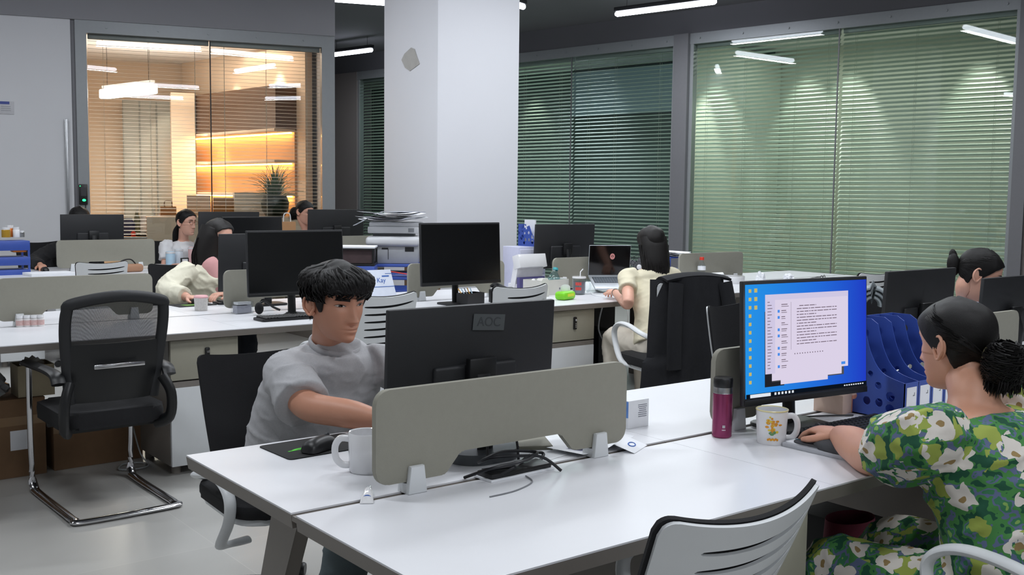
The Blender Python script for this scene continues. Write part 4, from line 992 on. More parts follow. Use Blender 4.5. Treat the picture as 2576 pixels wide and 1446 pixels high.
# ---------------------------------------------------------------- the man in the grey T-shirt
SK_M = skin_mat('tan_skin', (200, 144, 118), (172, 94, 86))
GREYT = mat('grey_marl_jersey', (178, 178, 181), 0.9, vary=0.10, scale=160, bump=0.25, bscale=600)
def cam_head(px, py, dep, yaw, pitch, roll=0.0, scale=1.0):
    """head centre from its place in the photo; yaw 0 faces -Y, positive turns the face to +X"""
    c = atd(px, py, dep); return c, Matrix.Translation(c) @ Matrix.Rotation(yaw, 4, 'Z') @ Matrix.Rotation(pitch, 4, 'X') @ Matrix.Rotation(roll, 4, 'Y') @ Matrix.Scale(scale, 4)
def man():
    t = thing('person', 'young man in a grey T-shirt working behind the grey tagged monitor', 'person', (1.6, 3.0, 0))
    O = V(1.6, 3.0, 0); t_inv = Matrix.Translation(-O)
    def L(p): return Vector(p) - O
    hc = aty(846, 763, 2.92); yaw, pitch = 0.07, 0.08
    Mx = t_inv @ Matrix.Translation(hc) @ Matrix.Rotation(yaw, 4, 'Z') @ Matrix.Rotation(pitch, 4, 'X') @ Matrix.Diagonal((1.15, 1.06, 0.955, 1.0))
    nb = V(1.635, 3.035, 0.955)                      # base of the neck
    shR, shL = V(1.455, 3.04, 0.868), V(1.805, 3.0, 0.868)
    elR, wrR = V(1.425, 2.815, 0.80), V(1.545, 2.60, 0.782)
    elL, wrL = V(1.91, 2.80, 0.79), V(1.74, 2.59, 0.785)
    pel = V(1.60, 3.20, 0.53)
    Bb = MB()
    limb(Bb, [L(nb + V(-0.01, 0.03, -0.05)), L(nb + V(-0.015, 0.01, 0.02)), Mx @ V(0, 0.03, -0.075), Mx @ V(0, 0.025, -0.03)], [0.075, 0.060, 0.056, 0.055])
    torso(Bb, [(L(pel), 0.16, 0.11), (L(V(1.60, 3.16, 0.68)), 0.15, 0.105), (L(V(1.62, 3.08, 0.80)), 0.15, 0.10), (L(V(1.63, 3.045, 0.875)), 0.11, 0.07), (L(nb + V(0, 0.01, -0.03)), 0.06, 0.055)], (1, 0, 0))
    for s_, e_, w_ in ((shR, elR, wrR), (shL, elL, wrL)):
        limb(Bb, [L(s_), L(s_ * 0.5 + e_ * 0.5 + V(0, 0, -0.005)), L(e_), L(e_ * 0.45 + w_ * 0.55), L(w_)], [0.052, 0.050, 0.046, 0.044, 0.029])
    for sx, kx in ((-1, 1.50), (1, 1.76)):
        limb(Bb, [L(pel + V(sx * 0.085, 0, -0.01)), L((1.6 + sx * 0.11, 2.98, 0.51)), L((kx, 2.72, 0.50)), L((kx, 2.76, 0.28)), L((kx, 2.82, 0.09)), L((kx, 2.70, 0.04))], [0.085, 0.078, 0.056, 0.052, 0.038, 0.032])
    Hb = MB(); hand(Hb, L(wrR), (0.25, -1, -0.03), (0, 0, -1), -1, 0.32, 1.03); hand(Hb, L(wrL), (-0.25, -1, -0.03), (0, 0, -1), 1, 0.32, 1.03)
    body = body_finish('man_body', Bb.b, Hb.b, Mx, t, SK_M, 0.0, 0.72)
    eyes(body, Mx, 0.05, 0.42); brows(body, Mx, HAIRB, 0.0036)
    # hair: fluffy crop with a fringe
    def line(a):
        a = abs((a + PI) % (2 * PI) - PI)
        return lerp_tab([(0, 0.062), (0.7, 0.058), (0.95, 0.045), (1.12, -0.018), (1.28, -0.022), (1.36, 0.014), (1.75, 0.014), (1.95, -0.03), (2.4, -0.068), (PI, -0.072)], a)
    def lf(a, z): return 0.006 + 0.023 * max(0, min(1, (z - 0.0) / 0.11)) ** 1.5 + 0.004 * max(0, math.cos(a))
    rnd = random.Random(11)
    def locks(T):
        for k in range(1100):
            a = rnd.uniform(-PI, PI); z = 0.119 - 0.09 * rnd.random() ** 1.6; aa = abs(a)
            front = aa < 1.1
            p0 = head_pt(a, z, lf(a, z) * 0.8, False)
            dz = rnd.uniform(0.03, 0.065); a2 = a + rnd.uniform(-0.28, 0.28) + (0.12 if front else 0)
            z2 = max(z - dz, 0.05 if front else (0.018 if aa < 1.8 else -0.03)); z3 = max(z - dz * 1.75, 0.044 + rnd.uniform(-0.006, 0.016) if front else (0.014 if aa < 1.8 else -0.055))
            p1 = head_pt(a + (a2 - a) * 0.5, (z + z2) / 2, lf(a, z) + rnd.uniform(0.001, 0.007), False); p2 = head_pt(a2, z2, lf(a2, z2) + rnd.uniform(-0.001, 0.005), False); p3 = head_pt(a2 + rnd.uniform(-0.1, 0.15), z3, (0.012 if front else 0.009) + rnd.uniform(0, 0.006), False)
            lock_(T, [p0, p1, p2, p3], rnd.uniform(0.0022, 0.0048), 0.0018, 4, 5)
        for k in range(150):
            u = k / 149; a = -0.95 + 1.9 * u + rnd.uniform(-0.05, 0.05); zt_ = 0.088 + rnd.uniform(-0.01, 0.01)
            sw = rnd.uniform(-0.02, 0.10); ze = 0.044 + rnd.uniform(0.0, 0.014) - (0.010 if 0.0 < a < 0.9 else 0)
            lock_(T, [head_pt(a, zt_, 0.026, False), head_pt(a + sw * 0.5, 0.07, 0.028, False), head_pt(a + sw, 0.05, 0.020, False), head_pt(a + sw * 1.5, ze, 0.010, False)], rnd.uniform(0.0028, 0.005), 0.0018, 4, 5)
    hair_cap(body, Mx, HAIRB, line, lf, 0.004, 3, 'hair', locks)
    # T-shirt
    Bs = MB()
    torso(Bs, [(L(pel + V(0, 0, -0.02)), 0.215, 0.165), (L(V(1.60, 3.16, 0.66)), 0.21, 0.155), (L(V(1.62, 3.085, 0.82)), 0.212, 0.142), (L(V(1.628, 3.05, 0.875)), 0.185, 0.112), (L(nb + V(0, 0.012, -0.030)), 0.130, 0.096), (L(nb + V(0, 0.008, -0.014)), 0.086, 0.080), (L(nb + V(0, 0.010, -0.006)), 0.080, 0.074)], (1, 0, 0))
    for s_, e_, sg in ((shR, elR, -1), (shL, elL, 1)):
        limb(Bs, [L(s_ + V(-sg * 0.06, 0.0, 0.0)), L(s_ + V(sg * 0.005, 0, -0.005)), L(s_ * 0.55 + e_ * 0.45), L(s_ * 0.18 + e_ * 0.82 + V(sg * 0.008, 0, -0.012))], [0.070, 0.070, 0.077, 0.088])
    me = to_mesh(Bs.b, 0.0075, 5, 'tshirt'); wrinkle(me, 0.0085, (7, 7, 11), 3); obj_from(me, 'tshirt', GREYT, t)
    Bq = MB(); pts = [L(nb + V(0.0, 0.006, -0.008)) + V(0.081 * math.cos(q), 0.076 * math.sin(q), 0.026 * math.sin(q)) for q in [k * 2 * PI / 32 for k in range(32)]]
    Bq.tube(pts, [(0.011, 0.007)] * 32, 10, closed=True, up=(0, 0, 1)); Bq.build('collar', GREYT, t)
    # trousers, shoes
    TEAL = mat('grey_teal_trousers', (84, 96, 100), 0.9, vary=0.08, bump=0.2, bscale=300)
    Bp = MB(); torso(Bp, [(L(pel + V(0, 0.02, -0.05)), 0.19, 0.13), (L(pel + V(0, 0, 0.06)), 0.18, 0.13)], (1, 0, 0))
    for sx, kx in ((-1, 1.50), (1, 1.76)): limb(Bp, [L(pel + V(sx * 0.09, 0, -0.01)), L((1.6 + sx * 0.11, 2.98, 0.515)), L((kx, 2.70, 0.505)), L((kx, 2.74, 0.28)), L((kx, 2.80, 0.09))], [0.105, 0.098, 0.082, 0.074, 0.062])
    me = to_mesh(Bp.b, 0.011, 8, 'trousers'); wrinkle(me, 0.005, (8, 8, 14), 9); obj_from(me, 'trousers', TEAL, t)
    for kx in (1.50, 1.76):
        Bq = MB(); Bq.ell(L((kx, 2.70, 0.045)), (0.048, 0.135, 0.045)); Bq.box(L((kx, 2.70, 0.012)), (0.09, 0.27, 0.022), bev=0.01); Bq.build('shoe', BLACKM, t)
    return t
man()
# ---------------------------------------------------------------- the others
SK_F = skin_mat('fair_skin', (224, 172, 150), (188, 104, 100)); SK_G = skin_mat('warm_skin', (206, 152, 126), (172, 96, 90))
WHITEC = mat('white_cotton', (224, 224, 226), 0.9, vary=0.04, bump=0.2, bscale=300)
CREAMC = mat('cream_cotton', (222, 214, 188), 0.9, vary=0.04, bump=0.2, bscale=300)
BLACKC = mat('black_cotton', (28, 28, 30), 0.9, vary=0.1, bump=0.2, bscale=300)
DENIM = mat('dark_trousers', (52, 56, 66), 0.9, vary=0.1, bump=0.2, bscale=300)
def fem_line(a):
    a = abs((a + PI) % (2 * PI) - PI)
    return lerp_tab([(0, 0.070), (0.6, 0.062), (0.95, 0.040), (1.15, 0.012), (1.35, -0.012), (1.75, -0.012), (2.0, -0.045), (2.5, -0.075), (PI, -0.080)], a)
def person(label, loc, rz, head, hs=1.0, lean=0.10, neck_z=0.97, sw=0.17, arms=None, sleeve=0.3, shirt=WHITEC, pants=DENIM, skin=SK_F, bulk=1.0, look=0.0, op=0.6,
           hair=None, neck_dx=0.0, knee=(0.11, -0.45), sl_r=(0.062, 0.060, 0.062, 0.064), voxel=0.008, hcurl=0.4, pelvis_z=0.51, wr_amp=0.007, neckline=0.0, seed=1, finish=None, frontface=True):
    """seated person; local -Y is forward. head = (centre in world, yaw, pitch); arms = ((elbow, wrist, finger direction), ...) in world, right then left"""
    t = thing('person', label, 'person', loc, rz); T0 = t_mat = Matrix.Translation(loc) @ Matrix.Rotation(rz, 4, 'Z'); inv = T0.inverted()
    def W(p): return inv @ Vector(p)
    hc, yaw, pitch = head
    Mx = Matrix.Translation(W(hc)) @ Matrix.Rotation(yaw, 4, 'Z') @ Matrix.Rotation(pitch, 4, 'X') @ Matrix.Scale(hs, 4)
    nb = V(neck_dx, -lean, neck_z); pel = V(0, 0, pelvis_z); b = bulk
    shs = [nb + V(-sw, 0.01, -0.055), nb + V(sw, 0.01, -0.055)]
    Bb = MB()
    limb(Bb, [nb + V(0, 0.03, -0.05), nb + V(0, 0.012, 0.02), Mx @ V(0, 0.032, -0.075), Mx @ V(0, 0.03, -0.03)], [0.062, 0.050, 0.049, 0.05])
    torso(Bb, [(pel, 0.13, 0.10), (pel * 0.6 + nb * 0.4, 0.11 * b, 0.085 * b), (nb + V(0, 0.03, -0.12), 0.12, 0.08), (nb + V(0, 0.015, -0.05), 0.10, 0.06), (nb, 0.06, 0.05)], (1, 0, 0))
    Hb = MB(); A = []
    for k in (0, 1):
        sx = (-1, 1)[k]
        if arms and arms[k]: el, wr, fd = W(arms[k][0]), W(arms[k][1]), inv.to_3x3() @ Vector(arms[k][2])
        else: el, wr, fd = shs[k] + V(sx * 0.05, -0.10, -0.22), shs[k] + V(-sx * 0.02, -0.33, -0.17 - 0.0), V(-sx * 0.2, -1, 0)
        A.append((shs[k], el, wr)); r = (0.044, 0.040, 0.037, 0.035, 0.023)
        limb(Bb, [shs[k], shs[k] * 0.5 + el * 0.5, el, el * 0.45 + wr * 0.55, wr], [q * (0.5 + 0.5 * b) for q in r])
        hand(Hb, wr, fd, (0, 0, -1), -1 if k == 0 else 1, hcurl, 0.93)
    KN = []
    for sx in (-1, 1):
        kx, ky = sx * knee[0], knee[1]; KN.append((kx, ky))
        limb(Bb, [pel + V(sx * 0.08, 0, -0.01), V(sx * 0.095, ky * 0.5, pelvis_z - 0.01), V(kx, ky, pelvis_z - 0.015), V(kx, ky + 0.03, 0.27), V(kx, ky + 0.06, 0.08), V(kx, ky - 0.06, 0.035)], [0.075, 0.07, 0.05, 0.046, 0.033, 0.03])
    body = body_finish('person_body', Bb.b, Hb.b, Mx, t, skin, 1.0, 0.5, voxel, 5)
    if frontface: eyes(body, Mx, look, op); brows(body, Mx, HAIRD, 0.0026)
    if hair: hair(body, Mx)
    Bs = MB(); dz = -neckline
    torso(Bs, [(pel + V(0, 0.0, 0.0), 0.175 * b, 0.135 * b), (pel * 0.6 + nb * 0.4, 0.145 * b, 0.112 * b), (nb + V(0, 0.032, -0.13), 0.158 * (0.6 + 0.4 * b), 0.108 * (0.6 + 0.4 * b)), (nb + V(0, 0.02, -0.058), 0.155, 0.085), (nb + V(0, 0.014, -0.022 + dz), 0.105 + neckline, 0.072 + neckline * 0.6), (nb + V(0, 0.012, -0.004 + dz), 0.066 + neckline * 1.2, 0.060 + neckline)], (1, 0, 0))
    for k in (0, 1):
        s_, e, w_ = A[k]; sx = (-1, 1)[k]
        if sleeve > 1: P = [s_ + V(-sx * 0.05, 0, 0), s_ * 0.5 + e * 0.5, e + V(0, 0.004, 0), e * (2.02 - sleeve) + w_ * (sleeve - 1.02)]
        else: P = [s_ + V(-sx * 0.05, 0, 0), s_ + V(sx * 0.01, 0, 0), s_ * (1 - sleeve * 0.6) + e * sleeve * 0.6, s_ * (1 - sleeve) + e * sleeve]
        limb(Bs, P, list(sl_r))
    me = to_mesh(Bs.b, voxel, 5, 'top'); wrinkle(me, wr_amp, (9, 9, 14), seed); top = obj_from(me, 'shirt', shirt, t)
    Bp = MB(); torso(Bp, [(pel + V(0, 0.015, -0.06), 0.165 * b, 0.115 * b), (pel + V(0, 0, 0.05), 0.155 * b, 0.12 * b)], (1, 0, 0))
    for k, sx in enumerate((-1, 1)):
        kx, ky = KN[k]; limb(Bp, [pel + V(sx * 0.08, 0, -0.01), V(sx * 0.095, ky * 0.5, pelvis_z - 0.008), V(kx, ky - 0.01, pelvis_z - 0.012), V(kx, ky + 0.02, 0.27), V(kx, ky + 0.05, 0.10)], [0.09 * b, 0.085 * b, 0.068, 0.062, 0.058])
    me = to_mesh(Bp.b, 0.012, 6, 'trousers'); wrinkle(me, 0.005, (8, 8, 14), seed + 4); pt = obj_from(me, 'trousers', pants, t)
    for kx, ky in KN:
        Bq = MB(); Bq.ell((kx, ky - 0.03, 0.04), (0.042, 0.12, 0.04)); Bq.box((kx, ky - 0.03, 0.011), (0.08, 0.24, 0.02), bev=0.009); Bq.build('shoe', WHITEC, t)
    if finish: finish(t, body, top, pt, Mx, nb, A)
    return t
def strands(T, Mx, pts_list, w, t, n=5):
    T.T = Matrix.Identity(4)
    for P in pts_list: lock_(T, P, w, t, n, 6)
def long_hair(zend, seed=0, front=0.6, wisps=90, mane=(0.078, 0.050), off=(0, 0.055)):
    """smooth crown, thick hair falling straight past the shoulders"""
    def f(body, Mx):
        rnd = random.Random(seed)
        def ex(T):
            T.T = Matrix.Identity(4); R3 = Mx.to_3x3(); bk = R3 @ V(off[0], off[1], 0); bk.z = 0; c = Mx.translation; sd = R3 @ V(1, 0, 0); sd.z = 0
            z0 = c.z + 0.05; mw, md = mane; n = 7; P, RR = [], []
            for k in range(n):
                t = k / (n - 1); z = z0 + (zend + 0.04 - z0) * t; P.append(V(c.x, c.y, z) + bk * (0.45 + 0.75 * min(1, t * 2.2))); q = 1 - 0.30 * t ** 2 if k < n - 1 else 0.45; RR.append((mw * q, md * (1 - 0.35 * t) * (1 if k else 0.8)))
            T.tube(catmull(P, 4), [(RR[min(n - 1, int(i / 4))][0] * (1 - (i % 4) / 4) + RR[min(n - 1, int(i / 4) + 1)][0] * (i % 4) / 4, RR[min(n - 1, int(i / 4))][1] * (1 - (i % 4) / 4) + RR[min(n - 1, int(i / 4) + 1)][1] * (i % 4) / 4) for i in range(4 * (n - 1) + 1)], 28, up=sd)
            for k in range(wisps * 3):
                a = rnd.uniform(0, 2 * PI); u, v = math.cos(a), math.sin(a); rad = rnd.uniform(0.9, 1.04); Q = []
                for j in range(6):
                    t = j / 5; z = z0 - 0.05 + (zend + rnd.uniform(-0.05, 0.03) - z0 + 0.05) * t; q = 1 - 0.30 * t ** 2
                    Q.append(V(c.x, c.y, z) + bk * (0.45 + 0.75 * min(1, t * 2.2)) + sd.normalized() * (u * mw * q * rad) + bk.normalized() * (v * md * (1 - 0.35 * t) * rad) + V(rnd.uniform(-.004, .004), rnd.uniform(-.004, .004), 0))
                lock_(T, Q, rnd.uniform(0.004, 0.009), 0.003, 3, 5)
        hair_cap(body, Mx, HAIRD, fem_line, 0.014, 0.003, seed, 'hair', ex)
    return f
def pony(kind, seed=0, zend=None, tie=None):
    def f(body, Mx):
        rnd = random.Random(seed)
        def ex(T):
            if kind == 'bun':       # low fluffy bun at the nape
                c = V(0.0, 0.145, -0.045)
                T.ell(c, (0.052, 0.050, 0.058))
                for k in range(420):
                    a, b = rnd.uniform(0, 2 * PI), rnd.uniform(-1.2, 1.1); d = V(math.cos(a) * math.cos(b), math.sin(a) * math.cos(b), math.sin(b)); q = d.cross(V(0, 0.5, 1)).normalized()
                    p = c + V(d.x * 0.05, d.y * 0.048, d.z * 0.056); s_ = 0.020
                    lock_(T, [p - q * s_ + V(0, 0, .008), p + d * 0.006, p + q * s_, p + q * s_ * 1.5 - d * 0.002 + V(0, 0, -0.012)], rnd.uniform(0.0015, 0.0035), 0.0015, 4, 5)
                for k in range(160):
                    u = rnd.uniform(-1, 1); p = c + V(u * 0.04, rnd.uniform(-0.03, 0.03), -0.03); lock_(T, [p, p + V(u * 0.008, 0.002, -0.02), p + V(u * 0.012 + rnd.uniform(-.006, .006), -0.004, -0.038 - 0.015 * rnd.random())], 0.003, 0.0015, 4, 5)
            elif kind == 'tail':    # low ponytail hanging behind
                for k in range(110):
                    u, v = rnd.uniform(-1, 1), rnd.uniform(-1, 1); p = V(u * 0.014, 0.105 + v * 0.01, -0.035)
                    lock_(T, [V(u * 0.03, 0.095, -0.01), p, V(u * 0.03, 0.135 + v * 0.015, -0.10), V(u * 0.035, 0.13 + v * 0.02, -0.20 - 0.05 * rnd.random())], 0.007, 0.005, 4, 6)
            else:                   # high clasped knot behind the crown
                T.ell((0.0, 0.122, 0.0), (0.030, 0.030, 0.055), rotx(-0.45)); T.ell((0.010, 0.135, 0.03), (0.018, 0.020, 0.042), rotx(-0.5))
        def ln(a): return fem_line(a)
        tie_p = {'bun': V(0, 0.108, -0.040), 'tail': V(0, 0.105, -0.035)}.get(kind, V(0, 0.108, 0.0)); ex0 = ex
        def ex(T):
            ex0(T)
            for k in range(300):
                a = rnd.uniform(-2.6, 2.6); z = fem_line(a) + rnd.uniform(0.004, 0.02) + 0.03 * rnd.random() ** 3; s_ = 1 if a >= 0 else -1; a1, a2 = a + (s_ * PI - a) * 0.38, a + (s_ * PI - a) * 0.72
                lock_(T, [head_pt(a, z, 0.0075, False), head_pt(a1, z + (tie_p.z - z) * 0.25 + 0.022 * (1 - abs(a) / 2.6), 0.0105, False), head_pt(a2, z + (tie_p.z - z) * 0.62 + 0.008, 0.0115, False), tie_p], rnd.uniform(0.0016, 0.0032), 0.0013, 4, 5)
        hair_cap(body, Mx, HAIRB, ln, 0.010, 0.002, seed, 'hair', ex)
        if tie:
            T = MB(); T.T = Mx; T.tube([(0.02 * math.cos(q) * 1.5, 0.112, -0.03 + 0.03 * math.sin(q)) for q in [k * 2 * PI / 16 for k in range(16)]], 0.008, 8, closed=True); T.build('hair_tie', tie, body)
    return f
# woman with the laptop, seen from behind
SILV = mat('silver_bracelet', (200, 200, 200), 0.2, 1.0)
def f3(t, body, top, pt, Mx, nb, A):
    T = MB(); e, w_ = A[1][1], A[1][2]; q = w_ * 0.92 + e * 0.08; d = (w_ - e).normalized(); u = d.orthogonal().normalized(); v = d.cross(u)
    T.tube([q + u * 0.028 * math.cos(a) + v * 0.026 * math.sin(a) for a in [k * 2 * PI / 20 for k in range(20)]], 0.003, 6, closed=True); T.build('bracelet', SILV, t)
person('woman in a cream short-sleeved top with long dark hair typing on the laptop', (4.77, 4.56, 0), PI - 0.30, (V(4.945, 4.83, 1.135), 0.0, 0.20), 1.0, 0.27, 0.985, 0.165,
       ((V(5.17, 4.92, 0.79), V(5.30, 5.24, 0.785), (0, 1, 0)), (V(4.585, 4.67, 0.775), V(4.94, 5.16, 0.795), (0.5, 1, 0.0))), 0.50, CREAMC, mat('ivory_trousers', (214, 206, 192), 0.9, vary=0.04), SK_F, 1.0,
       hair=long_hair(0.79, seed=4, mane=(0.098, 0.066), off=(0, 0.066)), neck_dx=-0.06, sl_r=(0.06, 0.056, 0.058, 0.062), seed=21, finish=f3, hcurl=0.5, wr_amp=0.004)
# woman with long hair and cream shirt over pink, left of the big monitor
def f5(t, body, top, pt, Mx, nb, A):
    T = MB(); torso(T, [(V(0.03, -0.06, 0.60), 0.06, 0.06), (V(0.03, -0.115, 0.80), 0.06, 0.06), (nb + V(0, -0.02, -0.03), 0.07, 0.05), (nb + V(0, 0, 0.005), 0.056, 0.052)], (1, 0, 0)); me = to_mesh(T.b, 0.008, 4, 'vest'); obj_from(me, 'pink_top', mat('pink_cotton', (214, 160, 160), 0.9, vary=0.05), t)
    T = MB(); T.tube([nb + V(0.056 * math.cos(a), 0.008 + 0.052 * math.sin(a), 0.028 + 0.008 * math.sin(a)) for a in [k * 2 * PI / 24 for k in range(24)]], 0.006, 6, closed=True); T.build('choker', BLACKC, t)
person('woman with long dark hair in a cream shirt over pink, face hidden by a monitor', (2.68, 6.86, 0), 0.0, (V(2.765, 6.78, 1.145), 0.35, 0.12), 1.0, 0.10, 0.985, 0.175,
       ((V(2.37, 6.66, 0.80), V(2.43, 6.47, 0.775), (0.4, -1, -0.05)), (V(2.97, 6.60, 0.79), V(2.68, 6.50, 0.78), (-0.9, -0.4, 0))), 1.85, mat('cream_linen', (224, 220, 200), 0.9, vary=0.05, bump=0.2, bscale=200), DENIM, SK_F, 1.12,
       hair=long_hair(0.865, seed=8, mane=(0.105, 0.075), off=(-0.075, 0.02)), sl_r=(0.075, 0.078, 0.074, 0.062), seed=5, finish=f5, wr_amp=0.009, hcurl=0.55)
# woman in glasses
def f6(t, body, top, pt, Mx, nb, A):
    G = mat('copper_wire', (150, 96, 76), 0.3, 0.8); gl = MB()
    for sx in (-1, 1):
        T = MB(); T.T = Mx; T.tube([V(sx * (0.032 + 0.0215 * math.cos(a)), -0.0985 + 0.004 * abs(math.cos(a)), 0.002 + 0.0165 * math.sin(a)) for a in [k * 2 * PI / 24 for k in range(24)]], 0.0014, 6, closed=True)
        T.tube([(sx * 0.053, -0.093, 0.006), (sx * 0.071, -0.05, 0.008), (sx * 0.074, 0.01, 0.006)], 0.0013, 6)
        if sx > 0: T.tube([(-0.011, -0.1, 0.005), (0, -0.103, 0.008), (0.011, -0.1, 0.005)], 0.0013, 6)
        T.build('spectacles', G, body)
person('woman in glasses and a white T-shirt facing her monitor in the far row', (3.80, 10.52, 0), 0.0, (V(3.80, 10.14, 1.15), 0.42, 0.05), 1.05, 0.30, 0.965, 0.175,
       None, 0.6, WHITEC, DENIM, SK_F, 1.0, hair=pony('tail', 2), sl_r=(0.066, 0.064, 0.066, 0.07), seed=7, finish=f6)
# woman sipping from a straw
person('woman looking down and sipping from a white straw behind a far monitor', (5.10, 10.34, 0), 0.0, (V(5.055, 10.06, 1.255), 0.30, 0.22), 1.0, 0.24, 1.05, 0.16,
       None, 0.6, WHITEC, DENIM, SK_F, 0.95, hair=pony('bun', 5), op=0.25, seed=12, pelvis_z=0.56)
# dark sleeved person by the door
person('dark haired person in a black top half hidden behind the leftmost monitor', (2.74, 10.60, 0), 0.0, (V(2.80, 10.22, 1.175), 0.1, 0.25), 1.05, 0.30, 0.96, 0.18,
       ((V(2.37, 10.13, 0.80), V(2.36, 9.86, 0.785), (-0.05, -1, -0.12)), None), 1.93, BLACKC, DENIM, SK_G, 1.05, hair=pony('bun', 9), sl_r=(0.07, 0.066, 0.062, 0.05), seed=14, hcurl=0.75)
# woman with the high knot, right
person('woman in a pale blue collared shirt with a clasped dark bun looking down', (5.03, 2.99, 0), 0.10, (atd(2463, 690, 5.15), 0.50, 0.36), 1.05, 0.30, 0.93, 0.165,
       None, 0.6, mat('pale_blue_cotton', (196, 206, 226), 0.9, vary=0.04, bump=0.15, bscale=300), DENIM, SK_F, 1.0, hair=pony('knot', 6), op=0.2, seed=17)
# ---------------------------------------------------------------- woman in the floral dress
def floral(m_name, scale=15.0):
    """printed cotton: white five-petalled flowers with brown hearts, lime blobs, greens and slate below"""
    m = bpy.data.materials.new(m_name); m.use_nodes = True; nt = m.node_tree; N = nt.nodes; L = nt.links; b = N['Principled BSDF']; b.inputs['Roughness'].default_value = 0.85; b.inputs['Specular IOR Level'].default_value = 0.25
    tc = N.new('ShaderNodeTexCoord'); sn_ = N.new('ShaderNodeSeparateXYZ'); L.new(tc.outputs['Normal'], sn_.inputs[0]); so = N.new('ShaderNodeSeparateXYZ'); L.new(tc.outputs['Object'], so.inputs[0])
    def m2(op, a, b_):
        n = N.new('ShaderNodeMath'); n.operation = op
        for i, x in enumerate((a, b_)):
            if isinstance(x, (int, float)): n.inputs[i].default_value = x
            elif x is not None: L.new(x, n.inputs[i])
        return n.outputs[0]
    ab = [m2('ABSOLUTE', sn_.outputs[k], None) for k in range(3)]
    def comb(a, b_, da, db):
        c_ = N.new('ShaderNodeCombineXYZ'); L.new(m2('ADD', so.outputs[a], da), c_.inputs[0]); L.new(m2('ADD', so.outputs[b_], db), c_.inputs[1]); return c_.outputs[0]
    def pick(f, a, b_):
        n = N.new('ShaderNodeMix'); n.data_type = 'VECTOR'; L.new(f, n.inputs[0]); L.new(a, n.inputs[4]); L.new(b_, n.inputs[5]); return n
    p1 = pick(m2('GREATER_THAN', ab[0], ab[1]), comb(0, 2, 1.3, 0.0), comb(1, 2, 3.1, 0.7))
    class uv: outputs = [pick(m2('GREATER_THAN', ab[2], m2('MAXIMUM', ab[0], ab[1])), p1.outputs[1], comb(0, 1, 5.2, 2.4)).outputs[1]]
    def math_(op, a, b_=None, c=None):
        n = N.new('ShaderNodeMath'); n.operation = op
        for i, x in enumerate((a, b_, c)):
            if x is None: continue
            if isinstance(x, (int, float)): n.inputs[i].default_value = x
            else: L.new(x, n.inputs[i])
        return n.outputs[0]
    def flowers(sc, off, R, petals, seedw):
        mp = N.new('ShaderNodeMapping'); mp.inputs['Location'].default_value = off; mp.inputs['Scale'].default_value = (sc, sc, sc); L.new(uv.outputs[0], mp.inputs[0])
        wn = N.new('ShaderNodeTexNoise'); wn.inputs['Scale'].default_value = 2.0; wn.noise_dimensions = '2D'; L.new(mp.outputs[0], wn.inputs[0])
        ad = N.new('ShaderNodeVectorMath'); ad.operation = 'MULTIPLY_ADD'; ad.inputs[1].default_value = (0.35, 0.35, 0); L.new(wn.outputs['Color'], ad.inputs[0]); L.new(mp.outputs[0], ad.inputs[2])
        vo = N.new('ShaderNodeTexVoronoi'); vo.voronoi_dimensions = '2D'; vo.inputs['Scale'].default_value = 1.0; vo.inputs['Randomness'].default_value = 0.75; L.new(ad.outputs[0], vo.inputs[0])
        df = N.new('ShaderNodeVectorMath'); df.operation = 'SUBTRACT'; L.new(ad.outputs[0], df.inputs[0]); L.new(vo.outputs['Position'], df.inputs[1])
        sp = N.new('ShaderNodeSeparateXYZ'); L.new(df.outputs[0], sp.inputs[0]); an = math_('ARCTAN2', sp.outputs[1], sp.outputs[0])
        cs = N.new('ShaderNodeSeparateColor'); L.new(vo.outputs['Color'], cs.inputs[0])
        ph = math_('MULTIPLY_ADD', an, petals / 2.0, math_('MULTIPLY', cs.outputs[0], 6.28)); pet = math_('MULTIPLY_ADD', math_('ABSOLUTE', math_('COSINE', ph)), 0.34, 0.66)
        rad = math_('MULTIPLY', pet, math_('MULTIPLY_ADD', cs.outputs[2], R * 0.35, R * 0.8)); ins = math_('LESS_THAN', vo.outputs['Distance'], rad); heart = math_('LESS_THAN', vo.outputs['Distance'], R * 0.22)
        return ins, heart, cs.outputs[1]
    base = N.new('ShaderNodeTexNoise'); base.inputs['Scale'].default_value = 26; base.inputs['Detail'].default_value = 2; L.new(uv.outputs[0], base.inputs[0])
    rp = N.new('ShaderNodeValToRGB'); rp.color_ramp.interpolation = 'CONSTANT'; e = rp.color_ramp.elements; e[0].position = 0; e[0].color = (*lin((36, 84, 62)), 1); e[1].position = 0.43; e[1].color = (*lin((72, 132, 72)), 1)
    for p_, c_ in ((0.52, (96, 108, 140)), (0.58, (60, 120, 84)), (0.66, (132, 172, 92))): q = rp.color_ramp.elements.new(p_); q.color = (*lin(c_), 1)
    L.new(base.outputs[0], rp.inputs[0]); col = rp.outputs[0]
    def mixc(fac, c1, rgb):
        mx = N.new('ShaderNodeMix'); mx.data_type = 'RGBA'; L.new(fac, mx.inputs[0]); L.new(c1, mx.inputs[6]); mx.inputs[7].default_value = (*lin(rgb), 1); return mx.outputs[2]
    i2, h2, r2 = flowers(12.5, (3.3, 7.7, 0), 0.36, 3, 1); col = mixc(math_('MULTIPLY', i2, math_('GREATER_THAN', r2, 0.35)), col, (150, 164, 78))
    i1, h1, r1 = flowers(11.5, (0.4, 0.2, 0), 0.40, 5, 2); w_ = math_('MULTIPLY', i1, math_('LESS_THAN', r1, 0.78)); col = mixc(w_, col, (214, 208, 200)); col = mixc(math_('MULTIPLY', w_, h1), col, (150, 126, 84))
    L.new(col, b.inputs['Base Color']); return m
FLORAL = floral('floral_print')
